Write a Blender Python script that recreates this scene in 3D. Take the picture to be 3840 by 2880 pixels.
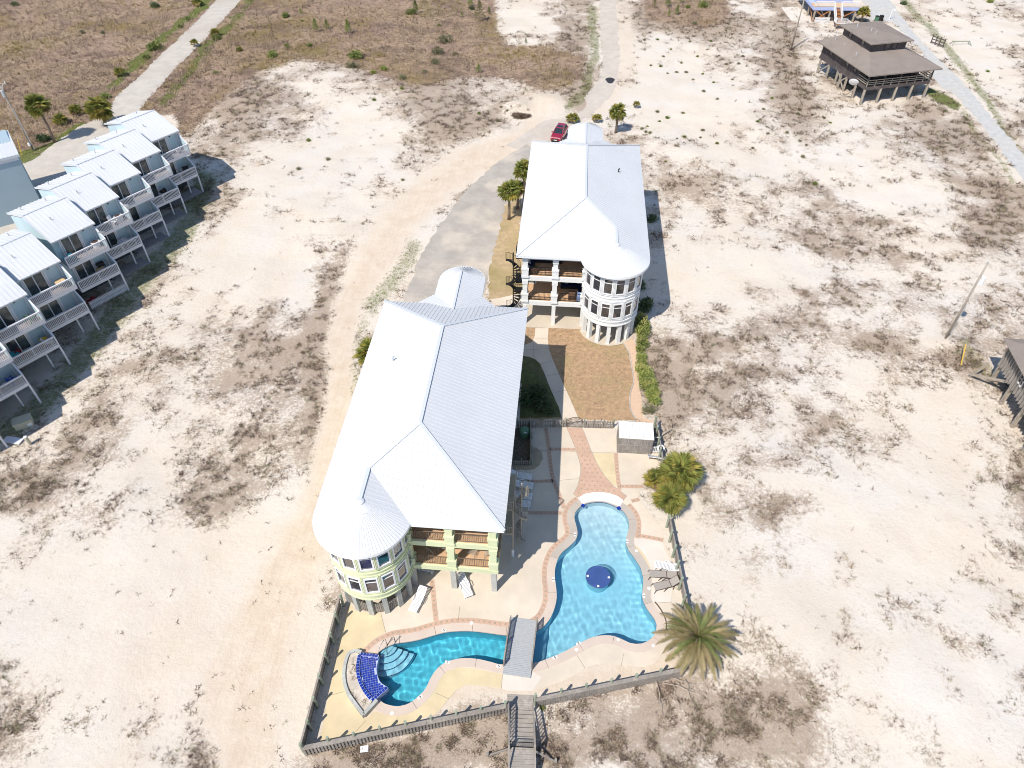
import bpy, math, random
import numpy as np
from mathutils import Vector, Matrix
from mathutils.geometry import delaunay_2d_cdt, tessellate_polygon

for _o in list(bpy.data.objects): bpy.data.objects.remove(_o)
SC = bpy.context.scene
COL = SC.collection
R = math.radians
rnd = random.Random(7)

# ------------------------------------------------------------------ camera, sky, sun, exposure
PITCH, YAW, CAM_H, FPX = R(44.7), R(4.7), 50.0, 2690.0
cam = bpy.data.cameras.new('camera'); cam.sensor_width = 36.0; cam.lens = 36.0 * FPX / 3840.0
cam.clip_start = 0.5; cam.clip_end = 8000
camo = bpy.data.objects.new('camera', cam); COL.objects.link(camo)
camo.location = (0, 0, CAM_H); camo.rotation_euler = (R(90) - PITCH, 0, YAW)
SC.camera = camo

SUN_AZ, SUN_EL = R(35.0), R(54.0)           # direction the shadows fall, clockwise from +Y
world = bpy.data.worlds.new('World'); SC.world = world; world.use_nodes = True
_nt = world.node_tree
_sky = _nt.nodes.new('ShaderNodeTexSky'); _sky.sky_type = 'NISHITA'; _sky.sun_disc = False
_sky.sun_elevation = SUN_EL; _sky.sun_rotation = SUN_AZ + math.pi; _sky.air_density = 1.0; _sky.dust_density = 0.3; _sky.ozone_density = 2.5
_nt.links.new(_sky.outputs[0], _nt.nodes['Background'].inputs[0])
_nt.nodes['Background'].inputs[1].default_value = 0.135
sun = bpy.data.lights.new('sun', 'SUN'); sun.energy = 4.4; sun.angle = R(0.53); sun.color = (1.0, 0.945, 0.86)
sun.cycles.is_caustics_light = True
suno = bpy.data.objects.new('sun', sun); COL.objects.link(suno); suno.location = (-40, -50, 120)
suno.rotation_euler = Vector((math.sin(SUN_AZ) * math.cos(SUN_EL), math.cos(SUN_AZ) * math.cos(SUN_EL), -math.sin(SUN_EL))).to_track_quat('-Z', 'Y').to_euler()
SC.view_settings.view_transform = 'Standard'; SC.view_settings.look = 'None'
SC.view_settings.exposure = 0.18; SC.view_settings.gamma = 1.0; SC.view_settings.use_curve_mapping = False
SC.render.engine = 'CYCLES'
SC.cycles.use_denoising = True; SC.cycles.filter_width = 0.95
SC.cycles.max_bounces = 6; SC.cycles.transparent_max_bounces = 6; SC.cycles.diffuse_bounces = 3
SC.cycles.caustics_reflective = False; SC.cycles.caustics_refractive = True; SC.cycles.sample_clamp_indirect = 6.0
SC.cycles.use_adaptive_sampling = True; SC.cycles.adaptive_threshold = 0.02

# ------------------------------------------------------------------ photo pixel (3840 wide) -> point at height z
_cp, _sp, _ca, _sa = math.cos(PITCH), math.sin(PITCH), math.cos(YAW), math.sin(YAW)
def ray(u, v):
    x = (u - 1920) / FPX; y = (v - 1440) / FPX
    d = (x, _cp - y * _sp, -_sp - y * _cp)
    return d[0] * _ca - d[1] * _sa, d[0] * _sa + d[1] * _ca, d[2]
def G(u, v, z=0.0):
    d = ray(u, v); t = (z - CAM_H) / d[2]
    return Vector((d[0] * t, d[1] * t, z))
def proj(x, y, z):                            # numpy arrays -> photo pixels
    X = x * _ca + y * _sa; Y = -x * _sa + y * _ca; Z = z - CAM_H
    d = np.maximum(Y * _cp - Z * _sp, 0.01); up = Y * _sp + Z * _cp
    return 1920 + FPX * X / d, 1440 - FPX * up / d
def ZM(u0, v0, s):
    return lambda pts, z=0.0: [G(u0 + x * s, v0 + y * s, z) for x, y in pts]
zA, zB, zC, zD = ZM(1100, 1700, .4521), ZM(1100, 2250, .4521), ZM(1800, 1500, .4069), ZM(1900, 1950, .4521)
zE, zF, zH, zI = ZM(1700, 2350, .3195), ZM(2900, 0, .425), ZM(1900, 1100, .3316), ZM(1000, 0, .4521)
zJ, zK, zL, zMm = ZM(1900, 0, .4521), ZM(1200, 950, .3617), ZM(1800, 400, .3617), ZM(1800, 850, .3617)
zN, zO, zP, FPz = ZM(0, 0, .4521), ZM(0, 400, .4069), ZM(0, 1000, .4219), ZM(0, 0, 1.736)
def one(f, x, y, z=0.0): return f([(x, y)], z)[0]

# ------------------------------------------------------------------ objects, parents, names
I4 = Matrix.Identity(4)
WM = {}
def attach(o, parent=None, M=None):
    M = M or I4
    o.matrix_basis = M
    if parent is not None:
        o.parent = parent; o.matrix_parent_inverse = WM[parent.name].inverted()
    WM[o.name] = M.copy()
    return o
def tag(o, label=None, cat=None, group=None, kind=None):
    if label: o['label'] = label
    if cat: o['category'] = cat
    if group: o['group'] = group
    if kind: o['kind'] = kind
    return o
def thing(name, loc, label, cat, group=None, rz=0.0):
    o = bpy.data.objects.new(name, None); COL.objects.link(o); o.empty_display_size = 0.3
    attach(o, None, Matrix.Translation(Vector(loc)) @ Matrix.Rotation(rz, 4, 'Z'))
    return tag(o, label, cat, group)
def mobj(name, me, parent=None, M=None):
    o = bpy.data.objects.new(name, me); COL.objects.link(o)
    return attach(o, parent, M)
def copy_tree(o, M=None, parent=None):
    c = o.copy(); COL.objects.link(c)
    if parent is not None: c.parent = parent; c.matrix_parent_inverse = o.matrix_parent_inverse
    if M is not None: c.matrix_basis = M
    WM[c.name] = c.matrix_basis.copy()
    for ch in o.children: copy_tree(ch, None, c)
    return c
def place(x, y, z=0.0, rz=0.0, s=1.0):
    S = Matrix.Diagonal((s, s, s, 1)) if not hasattr(s, '__len__') else Matrix.Diagonal((*s, 1))
    return Matrix.Translation((x, y, z)) @ Matrix.Rotation(rz, 4, 'Z') @ S

class MB:
    def __init__(self): self.v = []; self.f = []
    def add(self, vs, fs):
        n = len(self.v); self.v += [tuple(p) for p in vs]; self.f += [tuple(i + n for i in f) for f in fs]
    def box(self, x0, x1, y0, y1, z0, z1, M=None):
        vs = [(x0, y0, z0), (x1, y0, z0), (x1, y1, z0), (x0, y1, z0), (x0, y0, z1), (x1, y0, z1), (x1, y1, z1), (x0, y1, z1)]
        if M is not None: vs = [M @ Vector(p) for p in vs]
        self.add(vs, [(0, 3, 2, 1), (4, 5, 6, 7), (0, 1, 5, 4), (1, 2, 6, 5), (2, 3, 7, 6), (3, 0, 4, 7)]); return self
    def bar(self, p0, p1, w, h=None):
        M, L = bar_matrix(p0, p1); h = h or w
        return self.box(0, L, -w / 2, w / 2, -h / 2, h / 2, M)
    def tube(self, pts, r, n=8, caps=True):
        pts = [Vector(p) for p in pts]; rs = r if hasattr(r, '__len__') else [r] * len(pts)
        vs = []; fs = []
        for i, p in enumerate(pts):
            d = (pts[min(i + 1, len(pts) - 1)] - pts[max(i - 1, 0)]).normalized()
            a = d.orthogonal().normalized() if abs(d.z) < .9 else Vector((1, 0, 0))
            b = d.cross(a).normalized(); a = b.cross(d).normalized()
            vs += [p + (a * math.cos(2 * math.pi * k / n) + b * math.sin(2 * math.pi * k / n)) * rs[i] for k in range(n)]
        for i in range(len(pts) - 1):
            for k in range(n):
                fs.append((i * n + k, i * n + (k + 1) % n, (i + 1) * n + (k + 1) % n, (i + 1) * n + k))
        if caps: fs += [tuple(range(n - 1, -1, -1)), tuple(range((len(pts) - 1) * n, len(pts) * n))]
        self.add(vs, fs); return self
    def prism(self, poly, z0, z1, M=None):
        n = len(poly); vs = [(p[0], p[1], z0) for p in poly] + [(p[0], p[1], z1) for p in poly]
        if M is not None: vs = [M @ Vector(p) for p in vs]
        self.add(vs, [tuple(range(n - 1, -1, -1)), tuple(range(n, 2 * n))] + [(i, (i + 1) % n, n + (i + 1) % n, n + i) for i in range(n)]); return self
    def poly(self, pts): self.add(pts, [tuple(range(len(pts)))]); return self
    def lathe(self, prof, n=24, c=(0, 0), a0=0.0, a1=2 * math.pi):
        full = abs(a1 - a0 - 2 * math.pi) < 1e-6; m = n if full else n + 1; vs = []; fs = []
        for i in range(m):
            a = a0 + (a1 - a0) * i / n
            vs += [(c[0] + r * math.cos(a), c[1] + r * math.sin(a), z) for r, z in prof]
        k = len(prof)
        for i in range(n):
            j = (i + 1) % m
            for q in range(k - 1): fs.append((i * k + q, j * k + q, j * k + q + 1, i * k + q + 1))
        self.add(vs, fs); return self
    def mesh(self, name, mat, smooth=False):
        me = bpy.data.meshes.new(name); me.from_pydata(self.v, [], self.f)
        if mat: me.materials.append(mat)
        if smooth: me.polygons.foreach_set('use_smooth', [True] * len(me.polygons))
        me.update(); return me
    def build(self, name, mat, parent=None, M=None, smooth=False):
        return mobj(name, self.mesh(name, mat, smooth), parent, M)

def bar_matrix(p0, p1):
    p0, p1 = Vector(p0), Vector(p1); d = p1 - p0; L = d.length; x = d.normalized()
    up = Vector((0, 0, 1)) if abs(x.z) < 0.98 else Vector((0, 1, 0))
    y = up.cross(x).normalized(); z = x.cross(y)
    return Matrix(((x.x, y.x, z.x, p0.x), (x.y, y.y, z.y, p0.y), (x.z, y.z, z.z, p0.z), (0, 0, 0, 1))), L
_UB = {}
def unit(mat):                                # shared unit box
    if mat.name not in _UB: _UB[mat.name] = MB().box(-.5, .5, -.5, .5, -.5, .5).mesh('box_piece', mat)
    return _UB[mat.name]
def pc(name, mat, c, s, parent, rz=0.0):       # box piece, shared mesh
    return mobj(name, unit(mat), parent, Matrix.Translation(Vector(c)) @ Matrix.Rotation(rz, 4, 'Z') @ Matrix.Diagonal((*s, 1)))
def pbar(name, mat, p0, p1, w, h, parent):
    M, L = bar_matrix(p0, p1)
    return mobj(name, unit(mat), parent, M @ Matrix.Translation((L / 2, 0, 0)) @ Matrix.Diagonal((L, w, h, 1)))
_CY = {}
def pcyl(name, mat, p0, p1, r, parent, n=10):
    k = (mat.name, n)
    if k not in _CY: _CY[k] = MB().tube([(0, 0, 0), (1, 0, 0)], 1.0, n).mesh('round_piece', mat)
    M, L = bar_matrix(p0, p1)
    return mobj(name, _CY[k], parent, M @ Matrix.Diagonal((L, r, r, 1)))

# ------------------------------------------------------------------ 2-D helpers
def smooth_loop(pts, step=0.3, closed=True):
    P = [Vector((p[0], p[1])) for p in pts]; n = len(P); out = []
    for i in range(n if closed else n - 1):
        if closed: a, b, c, d = P[i - 1], P[i], P[(i + 1) % n], P[(i + 2) % n]
        else: a, b, c, d = P[max(i - 1, 0)], P[i], P[i + 1], P[min(i + 2, n - 1)]
        m = max(1, int((c - b).length / step))
        for k in range(m):
            t = k / m
            out.append(0.5 * ((2 * b) + (c - a) * t + (2 * a - 5 * b + 4 * c - d) * t * t + (3 * b - a - 3 * c + d) * t ** 3))
    if not closed: out.append(P[-1])
    return out
def area(P): return 0.5 * sum(P[i][0] * P[(i + 1) % len(P)][1] - P[(i + 1) % len(P)][0] * P[i][1] for i in range(len(P)))
def offset(P, d, closed=True):                # to the right of travel for d > 0 (outward of a CCW loop)
    n = len(P); out = []
    for i in range(n):
        a = P[i - 1] if (closed or i > 0) else P[i]; b = P[(i + 1) % n] if (closed or i < n - 1) else P[i]
        t = (Vector((b[0], b[1])) - Vector((a[0], a[1]))).normalized()
        out.append(Vector((P[i][0] + t.y * d, P[i][1] - t.x * d)))
    return out
def pip(poly, x, y):
    px = np.array([p[0] for p in poly]); py = np.array([p[1] for p in poly])
    ins = np.zeros(np.shape(x), bool); j = len(px) - 1
    for i in range(len(px)):
        c = ((py[i] > y) != (py[j] > y)) & (x < (px[j] - px[i]) * (y - py[i]) / ((py[j] - py[i]) or 1e-9) + px[i])
        ins ^= c; j = i
    return ins
def cdt_fill(outer, holes, z=0.0, extra=()):
    loops = [outer] + list(holes); vs = []; es = []
    for L in loops:
        n0 = len(vs); vs += [Vector((p[0], p[1])) for p in L]; es += [(n0 + i, n0 + (i + 1) % len(L)) for i in range(len(L))]
    vs += [Vector((p[0], p[1])) for p in extra]
    r = delaunay_2d_cdt(vs, es, [], 0, 1e-5)
    V = np.array([(p.x, p.y) for p in r[0]]); F = np.array([tuple(f) for f in r[2]])
    c = V[F].mean(1); keep = pip(outer, c[:, 0], c[:, 1])
    for h in holes: keep &= ~pip(h, c[:, 0], c[:, 1])
    m = MB(); m.v = [(x, y, z(x, y) if callable(z) else z) for x, y in V]; m.f = [tuple(int(i) for i in f) for f in F[keep]]
    # make every face point up
    m.f = [f if ((V[f[1]][0] - V[f[0]][0]) * (V[f[2]][1] - V[f[0]][1]) - (V[f[2]][0] - V[f[0]][0]) * (V[f[1]][1] - V[f[0]][1])) > 0 else f[::-1] for f in m.f]
    return m
EXC = []                                      # areas where nothing grows
def rough_edge(pts, amp=0.12, step=0.5, seed=1):
    rr = random.Random(seed); P = []
    n = len(pts)
    for i in range(n):
        a, b = Vector(pts[i][:2]), Vector(pts[(i + 1) % n][:2]); m = max(1, int((b - a).length / step))
        for k in range(m): P.append(a.lerp(b, k / m) + Vector((rr.uniform(-amp, amp), rr.uniform(-amp, amp))))
    return P
def sheet(name, pts, z, mat, parent=None, rough=0.0, kind='structure', exc=True, seed=1):
    P = [Vector((p[0], p[1])) for p in pts]
    if exc: EXC.append(P)
    if rough: P = rough_edge(P, rough, 0.6, seed)
    o = cdt_fill(P, [], z).build(name, mat, parent)
    if parent is None: o['kind'] = kind
    return o
def ribbon(P, a, b, z, closed=False):
    A, B = offset(P, a, closed), offset(P, b, closed); m = MB(); n = len(P)
    m.v = [(p.x, p.y, z) for p in A] + [(p.x, p.y, z) for p in B]
    m.f = [(i, n + i, n + (i + 1) % n, (i + 1) % n) for i in range(n if closed else n - 1)]
    return m
def along(P, s):                              # point and heading at arc length s
    for i in range(len(P) - 1):
        d = (Vector(P[i + 1][:2]) - Vector(P[i][:2])); L = d.length
        if s <= L or i == len(P) - 2: return Vector(P[i][:2]) + d * (s / L if L else 0), math.atan2(d.y, d.x)
        s -= L
def plen(P): return sum((Vector(P[i + 1][:2]) - Vector(P[i][:2])).length for i in range(len(P) - 1))

# ------------------------------------------------------------------ noise for terrain
_rs = np.random.RandomState(3); _LAT = _rs.rand(256, 256)
def vnoise(x, y):
    xi = np.floor(x).astype(int); yi = np.floor(y).astype(int); fx = x - xi; fy = y - yi
    fx = fx * fx * (3 - 2 * fx); fy = fy * fy * (3 - 2 * fy); L = lambda a, b: _LAT[a % 256, b % 256]
    return (L(xi, yi) * (1 - fx) + L(xi + 1, yi) * fx) * (1 - fy) + (L(xi, yi + 1) * (1 - fx) + L(xi + 1, yi + 1) * fx) * fy
def fbm(x, y, o=4):
    s = 0; a = .5
    for k in range(o): s = s + a * vnoise(x * 2 ** k + 17.3 * k, y * 2 ** k + 5.1 * k); a *= .5
    return s / (1 - .5 ** o)

# ------------------------------------------------------------------ materials
class NT:
    def __init__(self, name):
        self.m = bpy.data.materials.new(name); self.m.use_nodes = True; self.nt = self.m.node_tree
        self.b = self.nt.nodes['Principled BSDF']; self.out = self.nt.nodes['Material Output']
    def n(self, t, **k):
        x = self.nt.nodes.new('ShaderNode' + t)
        for a, v in k.items():
            if a.startswith('i_'): x.inputs[a[2:]].default_value = v
            else: setattr(x, a, v)
        return x
    def l(self, a, b): self.nt.links.new(a, b)
    def noise(self, scale, detail=4, rough=.6, vec=None, dist=0.0):
        x = self.n('TexNoise', i_Scale=scale, i_Detail=detail, i_Roughness=rough, i_Distortion=dist)
        self.l(vec if vec else self.pos(), x.inputs['Vector']); return x.outputs['Fac']
    def pos(self):
        if not hasattr(self, '_p'): self._p = self.n('NewGeometry').outputs['Position']
        return self._p
    def objpos(self):
        if not hasattr(self, '_o'): self._o = self.n('TexCoord').outputs['Object']
        return self._o
    def scaled(self, vec, s):
        m = self.n('Mapping'); m.inputs['Scale'].default_value = s; self.l(vec, m.inputs['Vector']); return m.outputs[0]
    def math(self, op, a, b=None, c=None, clamp=False):
        x = self.n('Math', operation=op, use_clamp=clamp)
        for i, q in enumerate((a, b, c)):
            if q is None: continue
            if isinstance(q, (int, float)): x.inputs[i].default_value = q
            else: self.l(q, x.inputs[i])
        return x.outputs[0]
    def step(self, v, lo, hi):
        x = self.n('MapRange', interpolation_type='SMOOTHSTEP'); self.l(v, x.inputs['Value'])
        x.inputs['From Min'].default_value = lo; x.inputs['From Max'].default_value = hi; return x.outputs[0]
    def mix(self, f, a, b, blend='MIX'):
        x = self.n('Mix', data_type='RGBA', blend_type=blend)
        for s, q in (('Factor_Float', f), ('A_Color', a), ('B_Color', b)):
            k = [i for i in x.inputs if i.identifier == s][0]
            if isinstance(q, (int, float)): k.default_value = q
            elif isinstance(q, tuple): k.default_value = (*q[:3], 1)
            else: self.l(q, k)
        return [o for o in x.outputs if o.identifier == 'Result_Color'][0]
    def bump(self, h, strength=.3, dist=.02):
        x = self.n('Bump', i_Strength=strength, i_Distance=dist); self.l(h, x.inputs['Height']); self.l(x.outputs[0], self.b.inputs['Normal'])
def dk(c, k): return tuple(q * k for q in c)
def pm(name, col, rough=.7, var=.12, scale=3.0, var2=0.0, scale2=.4, bump=0.0, bscale=30.0, spec=.3, metal=0.0, stretch=None, coat=0.0, tint=None, obj=False):
    t = NT(name); v = t.objpos() if obj else t.pos()
    if stretch: v = t.scaled(v, stretch)
    a = t.noise(scale, 5, .65, v); c = t.mix(t.step(a, .3, .7), dk(col, 1 - var), dk(col, 1 + var))
    if var2: c = t.mix(t.step(t.noise(scale2, 4, .6), .35, .7), c, tint if tint else dk(col, 1 - var2)) if not tint else t.mix(t.math('MULTIPLY', t.step(t.noise(scale2, 4, .6), .42, .72), var2), c, tint)
    t.l(c, t.b.inputs['Base Color']); t.b.inputs['Roughness'].default_value = rough; t.b.inputs['Metallic'].default_value = metal
    t.b.inputs['Specular IOR Level'].default_value = spec
    if coat: t.b.inputs['Coat Weight'].default_value = coat; t.b.inputs['Coat Roughness'].default_value = .05
    if bump: t.bump(t.noise(bscale, 4, .7, v), bump, .02)
    return t.m
M = {}
M['roof'] = pm('white_roof_metal', (.655, .66, .672), .42, .02, 2.0, .05, .25, spec=.4)
M['roofcap'] = pm('ridge_metal', (.58, .60, .63), .35, .02)
M['yellow'] = pm('yellow_stucco', (.68, .71, .46), .85, .04, 1.2, .08, .6, .15, 60)
M['white'] = pm('white_stucco', (.80, .80, .79), .85, .025, 1.0, .05, .5, .12, 60)
M['pier'] = pm('grey_concrete', (.50, .50, .46), .9, .1, 2.0, .2, .8, .2, 40)
M['patio'] = pm('cream_concrete', (.68, .585, .475), .9, .05, .8, .14, .22, .12, 50)
M['patio_yellow'] = pm('yellow_stained_concrete', (.68, .56, .36), .9, .06, .7, .15, .3, .12, 50)
M['patio_pale'] = pm('pale_concrete', (.70, .63, .55), .9, .04, .8, .08, .3, .12, 50)
M['slab'] = pm('slab_concrete', (.58, .50, .40), .9, .05, .8, .12, .4, .15, 50)
M['coping'] = pm('pinkish_coping', (.62, .51, .43), .85, .05, 2.0, .10, .5, .15, 60)
M['coping_grey'] = pm('greyish_coping', (.50, .44, .38), .85, .06, 2.0, .10, .5, .15, 60)
M['whitepaint'] = pm('white_painted_concrete', (.80, .79, .77), .75, .03, 2.0)
M['band'] = pm('brick_red_paving', (.58, .385, .285), .9, .10, 6.0, .12, .6, .25, 40)
M['bandline'] = pm('grey_border_line', (.40, .35, .29), .9, .1)
M['square'] = pm('olive_paver', (.40, .32, .24), .9, .15, 8.0)
M['joint'] = pm('dark_joint', (.34, .28, .21), .95, .1)
def plaster_mat():
    t = NT('pool_plaster'); a = t.n('Attribute', attribute_name='tone'); sep = t.n('SeparateColor'); t.l(a.outputs['Color'], sep.inputs[0])
    c = t.mix(sep.outputs[0], (.40, .80, .96), (.74, .89, .96)); c = t.mix(sep.outputs[1], c, (.11, .64, .80))  # water's absorption of light is painted into the plaster colour here
    c = t.mix(t.math('MULTIPLY', t.step(t.noise(.6, 4, .6), .35, .7), .12), c, (.2, .55, .75)); t.l(c, t.b.inputs['Base Color']); t.b.inputs['Roughness'].default_value = .8; return t.m
M['plaster'] = plaster_mat()
M['bluetile'] = pm('cobalt_glazed_tile', (.012, .036, .28), .18, .35, 4.0, spec=.6, coat=.6)
M['grout'] = pm('pale_grout', (.42, .46, .66), .9, .06)
M['asphalt'] = pm('worn_asphalt', (.40, .36, .315), .95, .10, .5, .9, .22, .3, 60, tint=(.58, .50, .41))
M['shellroad'] = pm('shell_road', (.52, .47, .41), .95, .08, .6, .7, .10, .35, 30, tint=(.44, .38, .31))
M['gravelroad'] = pm('pale_gravel', (.50, .49, .47), .95, .10, 1.2, .5, .2, .4, 25, tint=(.56, .50, .42))
M['dirtroad'] = pm('sandy_track', (.54, .475, .405), .95, .10, .6, .7, .15, .35, 25, tint=(.50, .43, .36))
M['gravel'] = pm('pink_gravel', (.62, .44, .31), .95, .22, 14, bump=.6, bscale=18)
M['fence'] = pm('weathered_fence_wood', (.33, .29, .25), .9, .22, 6, .25, .8, .3, 40, stretch=(1, 1, .25))
M['fencepost'] = pm('greenish_treated_post', (.30, .33, .25), .9, .2, 5, bump=.2)
M['boardwalk'] = pm('grey_plank_wood', (.38, .34, .30), .9, .2, 4, .2, 1.0, .3, 40)
M['bridge'] = pm('grey_composite_deck', (.40, .41, .42), .7, .06, 5, bump=.1)
M['darkwood'] = pm('dark_stained_wood', (.10, .065, .06), .8, .2, 5)
M['shedwood'] = pm('silver_grey_boards', (.34, .31, .28), .9, .3, 5, .3, 1.5, .3, 50, stretch=(2, 2, .3))
M['black'] = pm('black_metal', (.02, .018, .017), .5, .1)
M['bronze'] = pm('brown_metal', (.17, .12, .09), .5, .1)
M['tanmetal'] = pm('tan_metal', (.40, .35, .29), .55, .1)
M['steel'] = pm('stainless_steel', (.55, .55, .56), .25, .03, metal=1.0)
M['porchtile'] = pm('terracotta_porch_floor', (.62, .40, .24), .8, .06, 2.0, .1, .8)
M['porchwall'] = pm('tan_porch_wall', (.60, .42, .28), .9, .05)
M['frame'] = pm('white_window_frame', (.80, .80, .80), .5, .02)
M['siding'] = pm('pale_blue_siding', (.50, .62, .66), .8, .03, 1.0, .05, .5, .0)
M['underfloor_shade'] = pm('shade_painted_underfloor', (.07, .075, .08), .9, .2)  # near-black base colour paints in the shade beneath the decks
M['siding2'] = pm('grey_blue_siding', (.36, .46, .52), .8, .04, 1.0, .06, .5)
M['whitewood'] = pm('white_painted_wood', (.74, .73, .76), .7, .05, 3.0, .08, 1.0)
M['deckwood'] = pm('grey_deck_wood', (.34, .31, .30), .9, .15, 4)
M['shingle'] = pm('brown_grey_shingles', (.27, .225, .195), .95, .12, 9, .12, .6, .4, 30)
M['darkside'] = pm('weathered_dark_siding', (.115, .095, .092), .9, .25, 3, .3, .8, .35, 8, stretch=(1, 1, 5))
M['stilt'] = pm('weathered_stilt', (.36, .31, .25), .9, .2, 4)
M['brownwood'] = pm('orange_brown_wood', (.38, .17, .07), .8, .15, 4)
M['bluehouse'] = pm('blue_painted_trim', (.40, .47, .72), .7, .05)
M['lime'] = pm('dry_lawn', (.36, .235, .125), .95, .22, 2.5, .8, .22, .5, 14, tint=(.40, .27, .11))
M['trunk'] = pm('palm_trunk', (.20, .155, .12), .95, .25, 9, bump=.6, bscale=12, obj=True)
M['twig'] = pm('dry_twig', (.26, .19, .14), .95, .2, 5)
M['driftwood'] = pm('driftwood', (.46, .38, .30), .95, .2, 5)
M['plastic'] = pm('white_plastic', (.80, .80, .81), .45, .02)
M['sling'] = pm('taupe_sling_fabric', (.36, .32, .28), .85, .05, 20)
M['slingframe'] = pm('bronze_lounger_frame', (.12, .09, .08), .4, .1)
M['navy'] = pm('navy_cushion', (.012, .02, .07), .9, .15)
M['ltblue'] = pm('blue_cushion', (.22, .30, .50), .9, .08)
M['pillow'] = pm('pale_pillow', (.62, .60, .68), .9, .05)
M['wicker'] = pm('brown_wicker', (.13, .075, .05), .8, .3, 30)
M['darkmesh'] = pm('dark_wicker', (.03, .024, .022), .8, .3, 30)
M['tabletop'] = pm('pale_table_top', (.60, .58, .55), .5, .06)
M['tanwood'] = pm('tan_wood_top', (.60, .42, .24), .6, .12, 6)
M['carred'] = pm('crimson_car_paint', (.30, .008, .03), .25, .03, 3, spec=.6, coat=1.0)
M['carglass'] = pm('dark_car_glass', (.02, .03, .035), .06, .05, spec=.8)
M['rubber'] = pm('black_rubber', (.018, .018, .018), .9, .1)
M['rim'] = pm('alloy_rim', (.45, .45, .46), .35, .05, metal=.8)
M['chrome'] = pm('chrome', (.7, .7, .7), .12, .02, metal=1.0)
M['lamp'] = pm('headlight_lens', (.75, .75, .75), .1, .02, spec=.8)
M['polewood'] = pm('utility_pole_wood', (.36, .31, .26), .9, .2, 4, stretch=(1, 1, .2))
M['galv'] = pm('galvanised_grey', (.55, .57, .58), .5, .05, metal=.3)
M['yellowguard'] = pm('yellow_plastic_guard', (.72, .46, .07), .6, .05)
M['beige'] = pm('beige_enamel', (.52, .48, .36), .6, .05)
M['teal'] = pm('teal_plastic', (.05, .38, .44), .5, .05)
M['bluep'] = pm('blue_plastic', (.02, .10, .55), .5, .05)
M['turq'] = pm('turquoise_plastic', (.05, .50, .62), .5, .05)
M['yellowp'] = pm('yellow_plastic', (.55, .42, .03), .5, .05)
M['greenp'] = pm('green_enamel', (.10, .20, .13), .5, .05)
M['redp'] = pm('dark_red_plastic', (.30, .02, .03), .5, .05)
M['copper'] = pm('dark_copper', (.16, .09, .07), .4, .1, metal=.5)
M['dirt'] = pm('dark_bed_soil', (.14, .115, .09), .95, .3, 5, bump=.5, bscale=15)
M['stain'] = pm('tar_patch', (.035, .035, .04), .8, .2, 5)
M['lamplight'] = pm('white_globe', (.80, .78, .72), .4, .02)
M['mark'] = pm('depth_tile', (.78, .76, .72), .5, .02)
M['ink'] = pm('black_ink', (.03, .03, .04), .6, .0)

def leaf_mat(name, c1, c2, c3, transl=.25):
    t = NT(name); oi = t.n('ObjectInfo').outputs['Random']
    f = t.step(t.noise(2.2, 3, .6), .35, .65)
    c = t.mix(f, c1, c2); c = t.mix(t.math('MULTIPLY', t.step(t.noise(.9, 2, .5), .5, .7), .7), c, c3)
    hs = t.n('HueSaturation'); t.l(c, hs.inputs['Color']); t.l(t.math('MULTIPLY_ADD', oi, .4, .85), hs.inputs['Value'])
    t.l(hs.outputs[0], t.b.inputs['Base Color']); t.b.inputs['Roughness'].default_value = .6; t.b.inputs['Specular IOR Level'].default_value = .3
    tr = t.n('BsdfTranslucent'); t.l(hs.outputs[0], tr.inputs['Color']); mx = t.n('MixShader'); mx.inputs[0].default_value = transl
    t.l(t.b.outputs[0], mx.inputs[1]); t.l(tr.outputs[0], mx.inputs[2]); t.l(mx.outputs[0], t.out.inputs['Surface'])
    return t.m
M['palmgreen'] = leaf_mat('sabal_leaf', (.20, .24, .06), (.32, .33, .085), (.42, .37, .11))
M['palmyellow'] = leaf_mat('yellowing_sabal_leaf', (.36, .33, .08), (.44, .36, .09), (.46, .34, .15))
M['palmdead'] = leaf_mat('dead_palm_leaf', (0.390, 0.260, 0.143), (0.312, 0.208, 0.130), (0.468, 0.338, 0.208))
M['dategreen'] = leaf_mat('date_frond_green', (.13, .16, .05), (.19, .21, .065), (.28, .23, .10))
M['datetan'] = leaf_mat('date_frond_dry', (.31, .25, .12), (.24, .20, .085), (.38, .29, .16))
M['bush'] = leaf_mat('bush_leaf', (0.142, 0.190, 0.057), (0.247, 0.285, 0.076), (0.380, 0.361, 0.133))
M['hedge'] = leaf_mat('hedge_leaf', (0.228, 0.285, 0.085), (0.380, 0.399, 0.114), (0.532, 0.475, 0.190))
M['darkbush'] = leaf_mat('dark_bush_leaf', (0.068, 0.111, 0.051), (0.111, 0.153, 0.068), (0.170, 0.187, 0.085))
M['greybush'] = leaf_mat('grey_green_leaf', (.19, .19, .10), (.25, .24, .13), (.28, .25, .15))
M['pine'] = leaf_mat('pine_needle', (0.119, 0.170, 0.043), (0.204, 0.255, 0.051), (0.272, 0.272, 0.085))
M['drygrass'] = leaf_mat('dry_grass_blade', (0.240, 0.170, 0.120), (0.170, 0.120, 0.090), (0.330, 0.250, 0.170))
M['palegrass'] = leaf_mat('pale_grass_blade', (0.414, 0.322, 0.218), (0.322, 0.241, 0.161), (0.460, 0.368, 0.253))
M['greengrass'] = leaf_mat('green_grass_blade', (0.143, 0.198, 0.033), (0.209, 0.253, 0.044), (0.286, 0.264, 0.066))

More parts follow.
